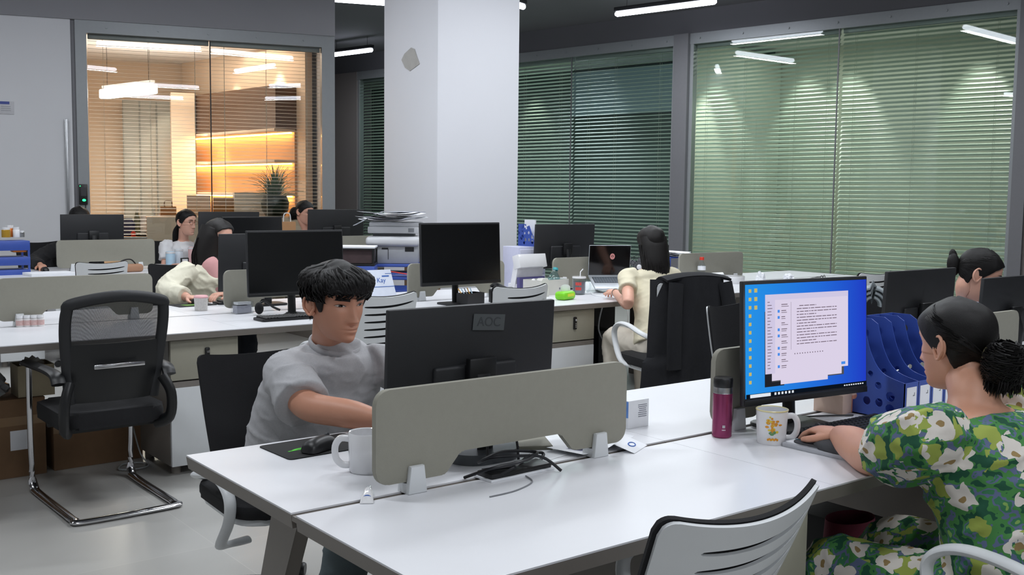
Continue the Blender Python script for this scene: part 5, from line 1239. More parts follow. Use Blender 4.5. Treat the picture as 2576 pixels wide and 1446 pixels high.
def print_uv(me):
    """box-projects the print on the cloth (metres), axis chosen by the facing of each face"""
    uvl = me.uv_layers.new(name='print')
    for p in me.polygons:
        n = p.normal; ax = max(range(3), key=lambda k: abs(n[k]) * (1.0, 1.15, 0.9)[k])
        for i in p.loop_indices:
            c = me.vertices[me.loops[i].vertex_index].co; uvl.data[i].uv = ((c.y + 3.1, c.z + 0.7), (c.x + 1.3, c.z), (c.x + 5.2, c.y + 2.4))[ax]
def floral_woman():
    loc = V(2.43, 1.13, 0); rz = PI
    t = thing('person', 'woman in a green dress with white flowers, low bun, hand on the mouse', 'person', loc, rz)
    inv = (Matrix.Translation(loc) @ Matrix.Rotation(rz, 4, 'Z')).inverted()
    def W(*p): return inv @ Vector(p)
    Mx = Matrix.Translation(inv @ atd(2404, 866, 2.62)) @ Matrix.Rotation(-0.16, 4, 'Z') @ Matrix.Rotation(0.08, 4, 'X') @ Matrix.Diagonal((1.04, 0.95, 0.96, 1))
    nb = W(2.445, 1.285, 0.945); shL, shR = W(2.235, 1.27, 0.885), W(2.64, 1.25, 0.885)
    elL, wrL = W(2.335, 1.475, 0.790), W(2.462, 1.665, 0.792); elR, wrR = W(2.86, 1.44, 0.79), W(2.80, 1.60, 0.785)
    pel = W(2.43, 1.10, 0.53)
    Bb = MB()
    limb(Bb, [nb + V(0, 0.03, -0.05), nb + V(0, 0.01, 0.015), Mx @ V(0, 0.034, -0.08), Mx @ V(0, 0.03, -0.03)], [0.070, 0.058, 0.054, 0.054])
    torso(Bb, [(pel, 0.16, 0.12), (W(2.43, 1.17, 0.72), 0.16, 0.12), (W(2.44, 1.24, 0.85), 0.16, 0.10), (W(2.443, 1.262, 0.905), 0.155, 0.075), (nb + V(0, 0.01, -0.008), 0.085, 0.058), (nb + V(0, 0.0, 0.02), 0.06, 0.055)], (1, 0, 0))
    for s_, e, w_ in ((shL, elL, wrL), (shR, elR, wrR)): limb(Bb, [s_, s_ * 0.5 + e * 0.5, e, e * 0.5 + w_ * 0.5, w_], [0.062, 0.062, 0.052, 0.049, 0.030])
    for sx in (-1, 1): limb(Bb, [pel + V(sx * 0.09, 0, -0.01), V(sx * 0.12, -0.22, 0.485), V(sx * 0.13, -0.41, 0.475), V(sx * 0.13, -0.42, 0.27), V(sx * 0.13, -0.38, 0.08), V(sx * 0.13, -0.48, 0.035)], [0.09, 0.085, 0.062, 0.055, 0.038, 0.032])
    Hb = MB(); hand(Hb, wrL, W(2.49, 1.80, 0.785) - wrL, (0, 0, -1), 1, 0.55, 0.95); hand(Hb, wrR, V(0.2, -1, 0), (0, 0, -1), -1, 0.4, 0.95)
    body = body_finish('floral_body', Bb.b, Hb.b, Mx, t, SK_G, 1.0, 0.5, 0.0075, 6); eyes(body, Mx, 0.0, 0.5); brows(body, Mx, HAIRB, 0.003)
    pony('bun', 3, tie=mat('brown_hair_tie', (92, 84, 58), 0.7))(body, Mx)
    # dress: bodice, puffed sleeves, skirt over the thighs
    Bd = MB()
    torso(Bd, [(pel + V(0, 0.0, -0.04), 0.235, 0.18), (W(2.43, 1.15, 0.69), 0.205, 0.160), (W(2.435, 1.21, 0.80), 0.212, 0.155), (W(2.44, 1.245, 0.87), 0.205, 0.125), (W(2.442, 1.258, 0.905), 0.178, 0.098), (W(2.442, 1.262, 0.925), 0.135, 0.075)], (1, 0, 0))
    for s_, e, sx in ((shL, elL, 1), (shR, elR, -1)): limb(Bd, [s_ + V(-sx * 0.06, 0, 0.0), s_ + V(sx * 0.015, 0, 0.004), s_ * 0.58 + e * 0.42 + V(sx * 0.01, 0, 0.0), s_ * 0.30 + e * 0.70 + V(sx * 0.006, 0, 0.004)], [0.078, 0.088, 0.098, 0.080])
    for sx in (-1, 1): limb(Bd, [pel + V(sx * 0.09, 0, -0.02), V(sx * 0.125, -0.22, 0.485), V(sx * 0.135, -0.42, 0.475), V(sx * 0.135, -0.42, 0.33), V(sx * 0.135, -0.42, 0.18)], [0.12, 0.10, 0.088, 0.09, 0.10])
    Bd.ell((0, -0.20, 0.47), (0.12, 0.22, 0.06))
    me = to_mesh(Bd.b, 0.0075, 5, 'dress'); wrinkle(me, 0.010, (8, 8, 11), 31)
    obj_from(me, 'dress', FLORAL, t)
    for sx in (-1, 1):
        Bq = MB(); Bq.ell((sx * 0.13, -0.46, 0.04), (0.042, 0.115, 0.04)); Bq.box((sx * 0.13, -0.46, 0.011), (0.08, 0.23, 0.02), bev=0.009); Bq.build('shoe', BLACKM, t)
floral_woman()
# ================================================================ THINGS ON THE DESKS
MUGW = mat('white_glaze', (228, 228, 230), 0.12, vary=0.02, coat=0.4); CLEAR = glass('clear_plastic', (0.93, 0.95, 0.96), 1.4); GREENP = mat('bright_green_wrap', (128, 214, 40), 0.4, vary=0.25, scale=14)
GREYP = mat('grey_plastic', (128, 130, 134), 0.45); OFFW = mat('off_white_plastic', (206, 205, 198), 0.45, vary=0.03); DKGREY = mat('dark_grey_foam', (66, 67, 70), 0.8, vary=0.08); ORANGEP = mat('orange_plastic', (222, 124, 34), 0.4)
YELN = mat('yellow_note', (226, 222, 120), 0.8); REDP = mat('red_plastic', (214, 60, 44), 0.4); CYANP = mat('pale_blue_plastic', (176, 206, 226), 0.35); INK = mat('dark_ink', (70, 72, 86), 0.8); BLUEI = mat('blue_ink', (50, 98, 178), 0.6); PINKP = mat('pink_plastic', (226, 172, 176), 0.45)
def mesh1(name, label, cat, B_, m, loc, rz=0.0, group=None): return tag(B_.build(name, m, None, loc, rz), label, cat, group)
def cup(Bm, r, h, r2=None, wall=0.004, base=0.006):
    r2 = r2 or r; return Bm.lathe([(0, 0), (r * 0.93, 0), (r, 0.006), (r2, h - 0.003), (r2 - wall * 0.4, h), (r2 - wall, h - 0.002), (r - wall, base + 0.004), (0, base)], seg=36)
def handle(Bm, r, z0, z1, out, tr=(0.006, 0.009), ang=0.0):
    c, s_ = math.cos(ang), math.sin(ang)
    P = catmull([(r - 0.004, 0, z1), (r + out * 0.6, 0, z1 + 0.002), (r + out, 0, z1 - (z1 - z0) * 0.25), (r + out * 0.95, 0, z0 + (z1 - z0) * 0.3), (r + out * 0.5, 0, z0 + 0.002), (r - 0.004, 0, z0)], 5)
    Bm.tube([(p.x * c, p.x * s_, p.z) for p in P], [tr] * len(P), 10, up=(-s_, c, 0))
def keyboard(label, loc, rz, w=0.44, d=0.135):
    t = thing('keyboard', label, 'keyboard', loc, rz, 'black keyboards'); B = MB(); B.prism(rrect(w, d, 0.012), 0.0, 0.014, bev=0.004); B.build('case', BLACKP, t)
    B = MB(); kw = 0.0188
    for r in range(6):
        n = 21 if r else 20
        for k in range(int((w - 0.03) / kw)):
            if r == 5 and 4 <= k <= 9:
                if k == 4: B.box((-w / 2 + 0.015 + 6.5 * kw + kw / 2, -d / 2 + 0.018 , 0.018), (kw * 6 - 0.003, 0.0155, 0.009), bev=0.002, seg=1)
                continue
            if k in (15, 19 - 1) and w > 0.4 and r in (3,): continue
            B.box((-w / 2 + 0.015 + k * kw + kw / 2, d / 2 - 0.018 - r * (d - 0.034) / 5.2, 0.018), (kw - 0.003, 0.0155, 0.009), bev=0.002, seg=1)
    k = B.build('keys', mat('key_plastic', (24, 25, 27), 0.45, vary=0.1), t); k['kind'] = 'stuff'; return t
def mouse(label, loc, rz):
    t = thing('computer_mouse', label, 'mouse', loc, rz, 'computer mice'); B = MB()
    def f(u, v):
        a = PI * v; x = 0.031 * math.cos(a) * (1 - 0.15 * math.sin(PI * u)); y = -0.058 + 0.116 * u; e = max(0.0, 1 - (2 * u - 1) ** 4) ** 0.5
        return (x * (0.35 + 0.65 * e), y, 0.003 + 0.034 * math.sin(a) ** 0.7 * e * (0.8 + 0.25 * math.sin(PI * min(1, 0.25 + 0.62 * u))))
    B.grid(f, 22, 18, 0.002); B.box((0, 0, 0.004), (0.05, 0.098, 0.006), bev=0.002); B.build('shell', BLACKP, t)
    B = MB(); B.cyl((-0.003, -0.030, 0.0345), 0.008, 0.006, 14, roty(PI / 2)); B.build('scroll_wheel', DKGREY, t); return t
def wire(name, label, cat, pts, r, m, n=8, group=None):
    B = MB(); B.tube(catmull(pts, n), r, 8); o = B.build(name, m); return tag(o, label, cat, group)
def paper(Bm, c, w, h, rz, z=0.0, curl=0.0):
    R = Matrix.Rotation(rz, 3, 'Z')
    def f(u, v):
        p = R @ V((u - 0.5) * w, (v - 0.5) * h, 0); return V(c[0], c[1], c[2]) + p + V(0, 0, z + curl * (abs(2 * u - 1) ** 3) + 0.2 * curl * v)
    Bm.grid(f, 8, 4, 0.0006)
def crumple(Bm, c, r, seed, sq=0.7):
    q = bmesh.ops.create_icosphere(Bm.b, subdivisions=3, radius=r)
    for v in q['verts']:
        n = 0.75 + 0.5 * noise.noise(v.co * (2.2 / r) + V(seed, 0, 0)) + 0.15 * noise.noise(v.co * (6 / r)); v.co = V(v.co.x * n, v.co.y * n, max(-r * 0.45, v.co.z * n * sq))
    zmin = min(v.co.z for v in q['verts']); Bm._fin(q['verts'], Matrix.Translation((c[0], c[1], c[2] - zmin)))
# ---- the man's desk
t = thing('mug', 'plain white mug half behind the nearest desk partition', 'mug', (1.307, 2.262, DZ)); B = MB(); cup(B, 0.046, 0.102, 0.048); B.build('cup', MUGW, t); B = MB(); handle(B, 0.046, 0.018, 0.085, 0.034, ang=math.radians(155)); B.build('handle', MUGW, t)
B = MB(); B.prism(rrect(0.27, 0.185, 0.012), 0, 0.003, bev=0.0008); mp = mesh1('mouse_pad', 'black mouse pad with a small green emblem before the man', 'mouse pad', B, mat('black_pad', (24, 25, 26), 0.8), (1.325, 2.565, DZ), 0.03)
B = MB(); B.tube(catmull([(-0.085, -0.012, 0.0036), (-0.06, -0.002, 0.0036), (-0.035, -0.014, 0.0036), (-0.05, -0.028, 0.0036), (-0.03, -0.03, 0.0036)], 5), [(0.0035, 0.0006)] * 21, 6, up=(0, 1, 0)); B.tube([(-0.10, -0.016, 0.0036), (-0.05, -0.012, 0.0036)], [(0.003, 0.0006)] * 2, 6, up=(0, 1, 0)); B.build('green_emblem', mat('acid_green_print', (74, 196, 40), 0.6), mp)
mouse('black computer mouse on the pad with the green emblem', (1.305, 2.515, DZ + 0.003), PI * 0.62)
keyboard('black keyboard under the hands of the man', (1.60, 2.44, DZ), PI, 0.36, 0.12)
t = thing('cream_tube', 'small white cream tube with a blue square by the partition corner', 'tube', (1.185, 2.048, DZ), -2.15); B = MB(); B.tube([(-0.035, 0, 0.010), (-0.02, 0, 0.011), (0.02, 0, 0.009), (0.042, 0, 0.0015)], [(0.009, 0.009), (0.011, 0.010), (0.014, 0.007), (0.016, 0.001)], 16, up=(0, 1, 0)); B.build('tube_body', MUGW, t)
B = MB(); B.tube([(-0.052, 0, 0.010), (-0.034, 0, 0.010)], 0.007, 14); B.build('cap', CLEAR, t); B = MB(); B.tube([(0.005, 0, 0.0102), (0.024, 0, 0.0088)], [(0.0095, 0.0075), (0.0108, 0.0066)], 16, up=(0, 1, 0)); B.build('blue_square', BLUEI, t)
# cables and power box under the front partition
t = thing('power_strip', 'flat black power strip under the nearest partition', 'power strip', (1.60, 2.025, DZ), 0.04); B = MB(); B.box((0, 0, 0.010), (0.20, 0.06, 0.016), bev=0.004); B.build('case', BLACKP, t); B = MB(); B.box((0, 0, 0.003), (0.21, 0.07, 0.005)); B.build('white_sheet', PAPER, t, smooth=False)
CB = mat('black_rubber', (20, 21, 26), 0.4)
wire('cable_loop', 'thick black cable looping up under the nearest partition', 'cable', [(1.50, 2.03, .762), (1.58, 2.0, .765), aty(1250, 1196, 2.0), aty(1290, 1182, 2.02), aty(1325, 1150, 2.05), aty(1352, 1138, 2.08), aty(1367, 1143, 2.08), aty(1350, 1166, 2.05), aty(1300, 1192, 2.01), aty(1250, 1199, 2.0), (1.57, 1.99, .766)], 0.0045, CB)
wire('cable_loop', 'black cable coiled flat on the power strip behind the partition clips', 'cable', [(1.46, 2.05, .745), (1.50, 1.99, .775), (1.57, 1.97, .785), (1.63, 1.99, .785), (1.67, 2.03, .784), (1.60, 2.08, .784), (1.52, 2.07, .77), (1.53, 2.03, .79), (1.60, 2.0, .79), (1.66, 1.985, .78), (1.70, 1.96, .745)], 0.004, CB)
wire('cable', 'black cable rising from the stand of the grey tagged monitor', 'cable', [(1.57, 2.10, .772), (1.575, 2.11, .80), (1.58, 2.13, .84), (1.60, 2.16, .90)], 0.0035, CB)
wire('cable', 'second black cable dropping beside the round monitor stand', 'cable', [(1.68, 2.11, .745), (1.685, 2.125, .79), (1.68, 2.14, .84), (1.66, 2.16, .90)], 0.0035, CB)
wire('cable', 'thin grey cord curling out on the bare desk before the nearest partition', 'cable', [(1.60, 1.98, .743), (1.58, 1.93, .742), (1.50, 1.895, .742), (1.42, 1.89, .742)], 0.0018, GREYP)
t = thing('papers', 'loose printed papers with a blue edged leaflet behind the nearest partition', 'papers', (1.93, 2.15, DZ)); B = MB(); paper(B, (-0.10, 0.04, 0), 0.21, 0.20, 0.2, 0.001); B.build('sheet', PAPER, t); B = MB(); paper(B, (0.03, -0.02, 0.004), 0.28, 0.12, 0.28, 0.001, 0.006); B.build('sheet', PAPER, t)
B = MB(); paper(B, (0.05, -0.015, 0.008), 0.24, 0.05, 0.30, 0.001, 0.006); B.build('blue_leaflet', mat('lilac_paper', (150, 150, 214), 0.7), t)
t = thing('leaflet', 'folded white leaflet with a blue ring beside the right partition clip', 'leaflet', (2.03, 2.045, DZ), 0.5); B = MB(); B.quad((-0.06, -0.03, 0.001), (0.05, -0.035, 0.001), (0.05, 0.03, 0.022), (-0.06, 0.03, 0.02)); B.quad((-0.06, 0.055, 0.001), (0.05, 0.055, 0.001), (0.05, 0.03, 0.022), (-0.06, 0.03, 0.02)); lf_ = B.build('folded_sheet', PAPER, t, smooth=False)
B = MB(); B.tube([V(0.0 + 0.018 * math.cos(a), -0.004 + 0.009 * math.sin(a), 0.0108 + 0.003 * math.sin(a)) for a in [k * 2 * PI / 20 for k in range(20)]], 0.0018, 6, closed=True); B.build('blue_ring', BLUEI, t)
t = thing('notebook', 'grey notebook with a black spine behind the nearest partition', 'notebook', (1.83, 2.245, DZ), -0.5); B = MB(); B.box((0, 0, 0.006), (0.10, 0.15, 0.012), bev=0.002); B.build('cover', mat('khaki_cover', (134, 132, 118), 0.7), t); B = MB(); B.box((-0.052, 0, 0.0065), (0.012, 0.152, 0.013)); B.build('spine', BLACKP, t, smooth=False)
t = thing('box', 'white carton box with a blue rounded logo right of the nearest partition', 'box', (2.234, 2.262, DZ), 0.0); B = MB(); B.box((0, 0, 0.043), (0.088, 0.088, 0.086), bev=0.0015); B.build('carton', mat('white_carton', (226, 228, 232), 0.5), t)
B = MB(); B.prism([(0.044, 0.084), (-0.02, 0.084), (-0.02, 0.05)] + [(-0.02 + 0.044 * (1 - math.cos(a)) * 0.9, 0.05 - 0.018 * math.sin(a)) for a in (0.3, 0.8, 1.2, 1.57)] + [(0.044, 0.034)], 0, 0.0006, Matrix.Translation((-0.0446, 0, 0)) @ Matrix(((0, 0, 1, 0), (-1, 0, 0, 0), (0, 1, 0, 0), (0, 0, 0, 1)))); B.build('blue_logo', mat('blue_gradient_print', (84, 130, 196), 0.5, vary=0.35, scale=22), t, smooth=False)
B = MB(); rr = random.Random(2)
for k in range(7): B.box((0.016, -0.0443, 0.070 - k * 0.006), (0.03 + 0.008 * rr.random(), 0.0005, 0.0016))
B.build('small_print', INK, t, smooth=False)
# ---- the desk of the woman in the floral dress
t = thing('thermos', 'maroon thermos flask with a black lid beside the lit monitor', 'flask', (2.351, 1.988, DZ)); B = MB(); B.lathe([(0, 0), (0.026, 0), (0.029, 0.004), (0.029, 0.128), (0.0285, 0.132), (0, 0.132)], seg=32); bd = B.build('flask_body', mat('maroon_lacquer', (142, 58, 98), 0.22, 0.55, vary=0.04), t)
B = MB(); B.lathe([(0.0285, 0.132), (0.0275, 0.134), (0.0275, 0.150), (0, 0.150)], seg=32); B.build('steel_ring', STEEL, t); B = MB(); B.lathe([(0.0278, 0.150), (0.0285, 0.152), (0.0285, 0.174), (0.026, 0.178), (0, 0.178)], seg=32); B.build('lid', BLACKP, t)
B = MB()
for k in range(2): B.box((-0.019 + 0.0, -0.0229, 0.036 - k * 0.0), (0.008, 0.0008, 0.008), rotz_(-0.68))
for k in range(4): B.box((-0.0225 + k * 0.0023, -0.0205 - k * 0.00165, 0.026), (0.0016, 0.0008, 0.003), rotz_(-0.75))
B.build('white_mark', PAPER, bd, smooth=False)
t = thing('mug', 'cream rimmed mug with an orange and yellow flower print by the keyboard', 'mug', (2.408, 1.852, DZ)); B = MB(); cup(B, 0.041, 0.100, 0.0455); cb = B.build('cup', MUGW, t); B = MB(); handle(B, 0.043, 0.018, 0.08, 0.028, (0.0055, 0.009), math.radians(-48)); B.build('handle', MUGW, t)
B = MB(); B.tube([(0.0445 * math.cos(a), 0.0445 * math.sin(a), 0.099) for a in [k * 2 * PI / 40 for k in range(40)]], 0.0024, 8, closed=True); B.build('cream_rim', mat('cream_glaze', (226, 214, 160), 0.2), t)
def on_cup(Bm, ang, z, w, h, n=9):
    P = []
    for k in range(n): a = k * 2 * PI / n; P.append((w * math.cos(a), h * math.sin(a)))
    r = 0.0412 + 0.0045 * (z - 0.006) / 0.09 + 0.0006; vs = []
    for x, y in P: aa = ang + x / r; rr_ = r + 0.0045 * y / 0.09; vs.append(Bm.b.verts.new((rr_ * math.cos(aa), rr_ * math.sin(aa), z + y)))
    Bm.b.faces.new(vs)
for nm, rgb, n_, sd_ in (('orange_flowers', (226, 150, 30), 16, 1), ('yellow_flowers', (232, 206, 60), 10, 2), ('green_leaves', (96, 150, 96), 6, 3)):
    B = MB(); rr = random.Random(sd_)
    for k in range(n_):
        zz = 0.058 + rr.gauss(0, 0.011) if sd_ < 3 else rr.choice((0.037, 0.034, 0.04)); B_ang = math.radians(-140) + rr.gauss(0, 0.22); on_cup(B, B_ang, zz, rr.uniform(0.003, 0.006), rr.uniform(0.0025, 0.005))
    if sd_ == 1:
        for k in range(4): on_cup(B, math.radians(-140), 0.040 + k * 0.006, 0.003, 0.004)
    if sd_ == 1:
        for k in range(7): on_cup(B, math.radians(-155 + k * 6), 0.018 + 0.002 * (k % 2), 0.003, 0.0035)
    B.build(nm, mat(nm, rgb, 0.3), cb, smooth=False)
keyboard('black keyboard in front of the lit monitor', (2.735, 1.800, DZ), -0.02, 0.45, 0.145)
t = thing('folder', 'grey paper folder with yellow sticky notes under the mouse pad', 'folder', (2.52, 1.655, DZ), 0.02); B = MB(); B.box((0, 0, 0.006), (0.235, 0.31, 0.012), bev=0.002); B.build('cover', mat('pale_grey_folder', (176, 178, 184), 0.6), t); B = MB(); B.box((0.0, 0.005, 0.0135), (0.215, 0.29, 0.003)); B.build('sheets', PAPER, t, smooth=False)
for k, (x, y, r_) in enumerate(((-0.085, 0.095, 0.3), (-0.072, 0.115, -0.2), (-0.052, 0.09, 0.5), (-0.06, 0.125, 0.1))):
    B = MB(); paper(B, (x, y, 0.0155 + k * 0.0008), 0.04, 0.028, r_, 0.0, 0.002); B.build('sticky_note', YELN if k != 3 else mat('teal_note', (80, 140, 160), 0.7), t)
t = thing('mouse_pad', 'dark grey mouse pad with a padded wrist rest under the hand', 'mouse pad', (2.51, 1.675, DZ + 0.015), 0.02); B = MB(); B.prism(rrect(0.20, 0.23, 0.03), 0.0, 0.004, bev=0.001); B.build('pad', DKGREY, t); B = MB(); B.ell((-0.072, -0.03, 0.004), (0.036, 0.085, 0.024)); B.build('wrist_rest', DKGREY, t)
mouse('black computer mouse under the hand of the woman in the floral dress', (2.505, 1.735, DZ + 0.020), PI)
t = thing('tissue_box', 'white and peach tissue box with a tissue pulled out, behind the keyboard', 'tissue box', (2.975, 2.02, DZ), 0.12); B = MB(); B.box((0, 0, 0.032), (0.135, 0.105, 0.064), bev=0.002); B.build('carton', mat('peach_white_carton', (224, 196, 178), 0.6, vary=0.12, scale=9), t); B = MB(); B.box((0.03, -0.0532, 0.030), (0.075, 0.0008, 0.056)); B.build('orange_panel', mat('peach_print', (222, 150, 122), 0.6), t, smooth=False); B = MB(); B.box((-0.0, 0, 0.0645), (0.10, 0.06, 0.0012)); B.build('green_lining', mat('lime_print', (160, 200, 120), 0.6), t, smooth=False)
B = MB(); B.box((0.012, -0.054, 0.04), (0.012, 0.0008, 0.010)); B.build('dark_mark', BLACKP, t, smooth=False); B = MB(); B.grid(lambda u, v: (-0.06 + 0.14 * u, 0.05 * (v - 0.5) + 0.02 * math.sin(5 * u), 0.066 + 0.035 * math.sin(PI * v) * (0.6 + 0.4 * math.sin(4 * u))), 14, 8, 0.0008); B.build('tissue', PAPER, t)
wire('cable', 'black cable lying behind the keyboard by the monitor stand', 'cable', [(2.60, 1.99, .744), (2.70, 2.03, .744), (2.82, 1.99, .744), (2.93, 1.93, .744)], 0.0028, CB)
B = MB(); B.tube([(0, 0, 0), (0.12, 0.0, 0.0)], 0.004, 8); mesh1('pen', 'dark pen lying by the sleeve of the floral dress', 'pen', B, CB, (2.66, 1.66, DZ + 0.005), 0.15)
def plate(Bm, poly, holes, th, M, seg=14):
    es = []
    for loop in [poly] + [[(cx + r * math.cos(2 * PI * k / seg), cy + r * math.sin(2 * PI * k / seg)) for k in range(seg)] for cx, cy, r in holes]:
        vs = [Bm.b.verts.new(M @ V(x, y, 0)) for x, y in loop]; es += [Bm.b.edges.new((a, b)) for a, b in zip(vs, vs[1:] + vs[:1])]
    r = bmesh.ops.triangle_fill(Bm.b, use_beauty=True, use_dissolve=False, edges=es); fs = [f for f in r['geom'] if isinstance(f, bmesh.types.BMFace)]
    bmesh.ops.solidify(Bm.b, geom=fs, thickness=th)
def file_boxes(label, loc, rz, n=4, sw=0.078, d=0.25, hf=0.125, hb=0.31, labels=True):
    t = thing('file_holder', label, 'file holder', loc, rz); YZ = lambda x: Matrix(((0, 0, 1, x), (1, 0, 0, 0), (0, 1, 0, 0), (0, 0, 0, 1)))
    prof = [(-d / 2, 0), (d / 2, 0), (d / 2, hb)] + [(d / 2 - 0.07, hb), (d / 2 - 0.095, hb - 0.015)]
    cv = catmull([(d / 2 - 0.095, hb - 0.015, 0), (0.0, 0.205, 0), (-0.045, 0.148, 0), (-d / 2, hf, 0)], 6); prof += [(p.x, p.y) for p in cv[1:]]
    holes = [(d / 2 - 0.05, hb - 0.05, 0.014), (d / 2 - 0.055, hb - 0.095, 0.014), (d / 2 - 0.075, hb - 0.145, 0.012), (0.0, 0.14, 0.010), (-0.03, 0.105, 0.012), (0.02, 0.10, 0.010), (0.05, 0.13, 0.011), (-0.075, 0.075, 0.016), (-0.075, 0.035, 0.016), (-0.035, 0.05, 0.014), (0.01, 0.05, 0.014), (0.06, 0.06, 0.014), (0.09, 0.10, 0.012), (0.09, 0.15, 0.012)]
    for k in range(n + 1):
        B = MB(); plate(B, prof, holes, 0.003, YZ((k - n / 2) * sw)); B.build('divider', BLUEP, t, smooth=False)
    B = MB(); B.box((0, -d / 2 + 0.0015, hf / 2), (n * sw, 0.003, hf)); B.box((0, d / 2 - 0.0015, hb / 2), (n * sw, 0.003, hb)); B.box((0, 0, 0.002), (n * sw, d, 0.004)); B.build('shell', BLUEP, t, smooth=False)
    for k in range(n):
        if labels:
            B = MB(); x = (k - (n - 1) / 2) * sw; B.box((x, -d / 2 - 0.0008, hf * 0.52), (sw * 0.72, 0.0012, hf * 0.72)); lb = B.build('label_card', PAPER, t, smooth=False)
            B = MB(); B.box((x + 0.012, -d / 2 - 0.0016, hf * 0.66), (0.010, 0.0006, 0.003)); B.box((x + 0.015, -d / 2 - 0.0016, hf * 0.70), (0.003, 0.0006, 0.009)); B.build('label_mark', GREYP, lb, smooth=False)
    return t
file_boxes('blue four-slot file holder with round holes beside the lit monitor', (3.135, 1.905, DZ), 0.0)
t = thing('bowl', 'small bright blue lidded bowl behind the head of the woman in the floral dress', 'bowl', (3.66, 1.86, DZ)); B = MB(); cup(B, 0.05, 0.14, 0.055); B.build('pot', CLEAR, t); B = MB(); B.lathe([(0.06, 0.14), (0.062, 0.150), (0.05, 0.185), (0.025, 0.205), (0, 0.21)], seg=28); B.build('lid', mat('sky_blue_plastic', (62, 116, 200), 0.35), t)
t = thing('jar', 'clear jar with a turquoise label at the right edge of the photo', 'jar', (3.80, 1.82, DZ)); B = MB(); cup(B, 0.04, 0.13); B.build('glass_jar', CLEAR, t); B = MB(); B.lathe([(0.0412, 0.05), (0.0412, 0.10)], seg=28); B.build('turquoise_label', mat('turquoise_print', (84, 184, 200), 0.5), t)
FLEECE = mat('grey_fleece', (148, 156, 160), 0.95, vary=0.12, scale=80, bump=0.5, bscale=250)
chair((4.50, 3.10, 0), PI + 0.05, 'black backed office chair with the rolled grey fleece on it')
t = thing('fleece_blanket', 'rolled grey fleece draped in an arch over a chair back', 'blanket', (4.50, 2.885, 0.86), -0.95)
for k in range(3):
    B = MB(); r_ = 0.080 - k * 0.021; B.tube([(r_ * math.cos(a), k * 0.004, 0.075 + r_ * 1.05 * math.sin(a)) for a in [(-0.15 + (PI + 0.3) * i / 18) for i in range(19)]], [(0.012, 0.06)] * 19, 10, up=(1, 0, 0)); B.build('fleece_fold', FLEECE, t)
t = thing('bag', 'maroon cloth bag on the floor under the desk by the floral dress', 'bag', (2.83, 1.86, 0.0)); B = MB()
def bagf(u, v):
    a = 2 * PI * u; return (0.13 * math.cos(a) * (1 - 0.25 * v), 0.09 * math.sin(a) * (1 - 0.3 * v), 0.44 * v)
B.grid(bagf, 24, 8); B.lathe([(0.0, 0.0), (0.125, 0.0)], seg=24, sy=0.7); B.build('pouch', mat('maroon_cloth', (96, 28, 48), 0.9, bump=0.2), t)
t = thing('computer_tower', 'black computer tower under the desk beside the floral dress', 'computer', (2.98, 1.98, 0)); B = MB(); B.box((0, 0, 0.20), (0.18, 0.36, 0.38), bev=0.006); B.build('case', BLACKM, t)
for sx in (-1, 1): B = MB(); B.box((sx * 0.07, 0, 0.006), (0.02, 0.3, 0.012)); B.build('foot', BLACKP, t, smooth=False)
# ---- middle row
PILL = mat('white_pill_plastic', (226, 222, 220), 0.4)
for k, px in enumerate((50, 68, 86, 102)):
    p = atz(px, 822 - k * 0.7); t = thing('pill_bottle', 'small white pill bottle with a red label in the row of four', 'bottle', p, 0.0, 'row of pill bottles'); B = MB(); B.lathe([(0, 0), (0.018, 0), (0.019, 0.003), (0.019, 0.040), (0.015, 0.044), (0, 0.044)], seg=20); B.build('bottle', PILL, t); B = MB(); B.lathe([(0.017, 0.0445), (0.017, 0.060), (0, 0.061)], seg=20); B.build('cap', MUGW, t); B = MB(); B.lathe([(0.0193, 0.008), (0.0193, 0.034)], seg=20); B.build('label', mat('red_white_label', (210, 176, 172), 0.5, vary=0.3, scale=90), t)
t = thing('lidded_cup', 'white cup with grey leaf print and a pink lid', 'cup', atz(506, 781)); B = MB(); B.lathe([(0, 0), (0.036, 0), (0.037, 0.004), (0.0405, 0.078), (0, 0.078)], seg=30); c_ = B.build('cup', mat('leaf_print_glaze', (206, 202, 198), 0.35, vary=0.22, scale=120), t); B = MB(); B.lathe([(0.042, 0.078), (0.043, 0.084), (0.036, 0.092), (0, 0.095)], seg=30); B.build('lid', PINKP, t)
t = thing('plastic_case', 'small clear plastic case with white cards on the desk behind the man', 'case', (2.475, 5.735, DZ), 0.1); B = MB(); B.box((0, 0, 0.036), (0.115, 0.065, 0.072), bev=0.004); B.build('case', CLEAR, t); B = MB(); B.box((0, 0, 0.062), (0.085, 0.05, 0.016)); B.build('white_lid', MUGW, t, smooth=False); B = MB(); B.box((0, 0, 0.026), (0.095, 0.05, 0.044)); B.build('cards', mat('lilac_grey_card', (172, 172, 182), 0.6), t, smooth=False)
keyboard('black keyboard below the large dark monitor behind the man', (2.62, 5.34, DZ), 0.0, 0.45, 0.14)
t = thing('headphones', 'black headset leaning below the large dark monitor behind the man', 'headset', (2.52, 5.60, DZ)); B = MB(); B.ell((0, 0, 0.04), (0.025, 0.03, 0.035)); B.build('ear_pad', BLACKF, t); B = MB(); B.tube(catmull([(0.0, 0.02, 0.06), (0.05, 0.03, 0.075), (0.10, 0.03, 0.04), (0.14, 0.02, 0.02)], 5), 0.007, 8); B.build('headband', BLACKP, t)
B = MB(); B.prism(rrect(0.25, 0.18, 0.01), 0, 0.003); mp = mesh1('mouse_pad', 'black mouse pad with a green rectangle at the hand of the cream shirted woman', 'mouse pad', B, mat('black_pad', (24, 25, 26), 0.8), (2.40, 6.33, DZ), 0.1)
B = MB(); B.box((-0.02, -0.02, 0.0035), (0.10, 0.09, 0.0008)); B.build('green_panel', mat('olive_green_print', (84, 124, 44), 0.7), mp, smooth=False)
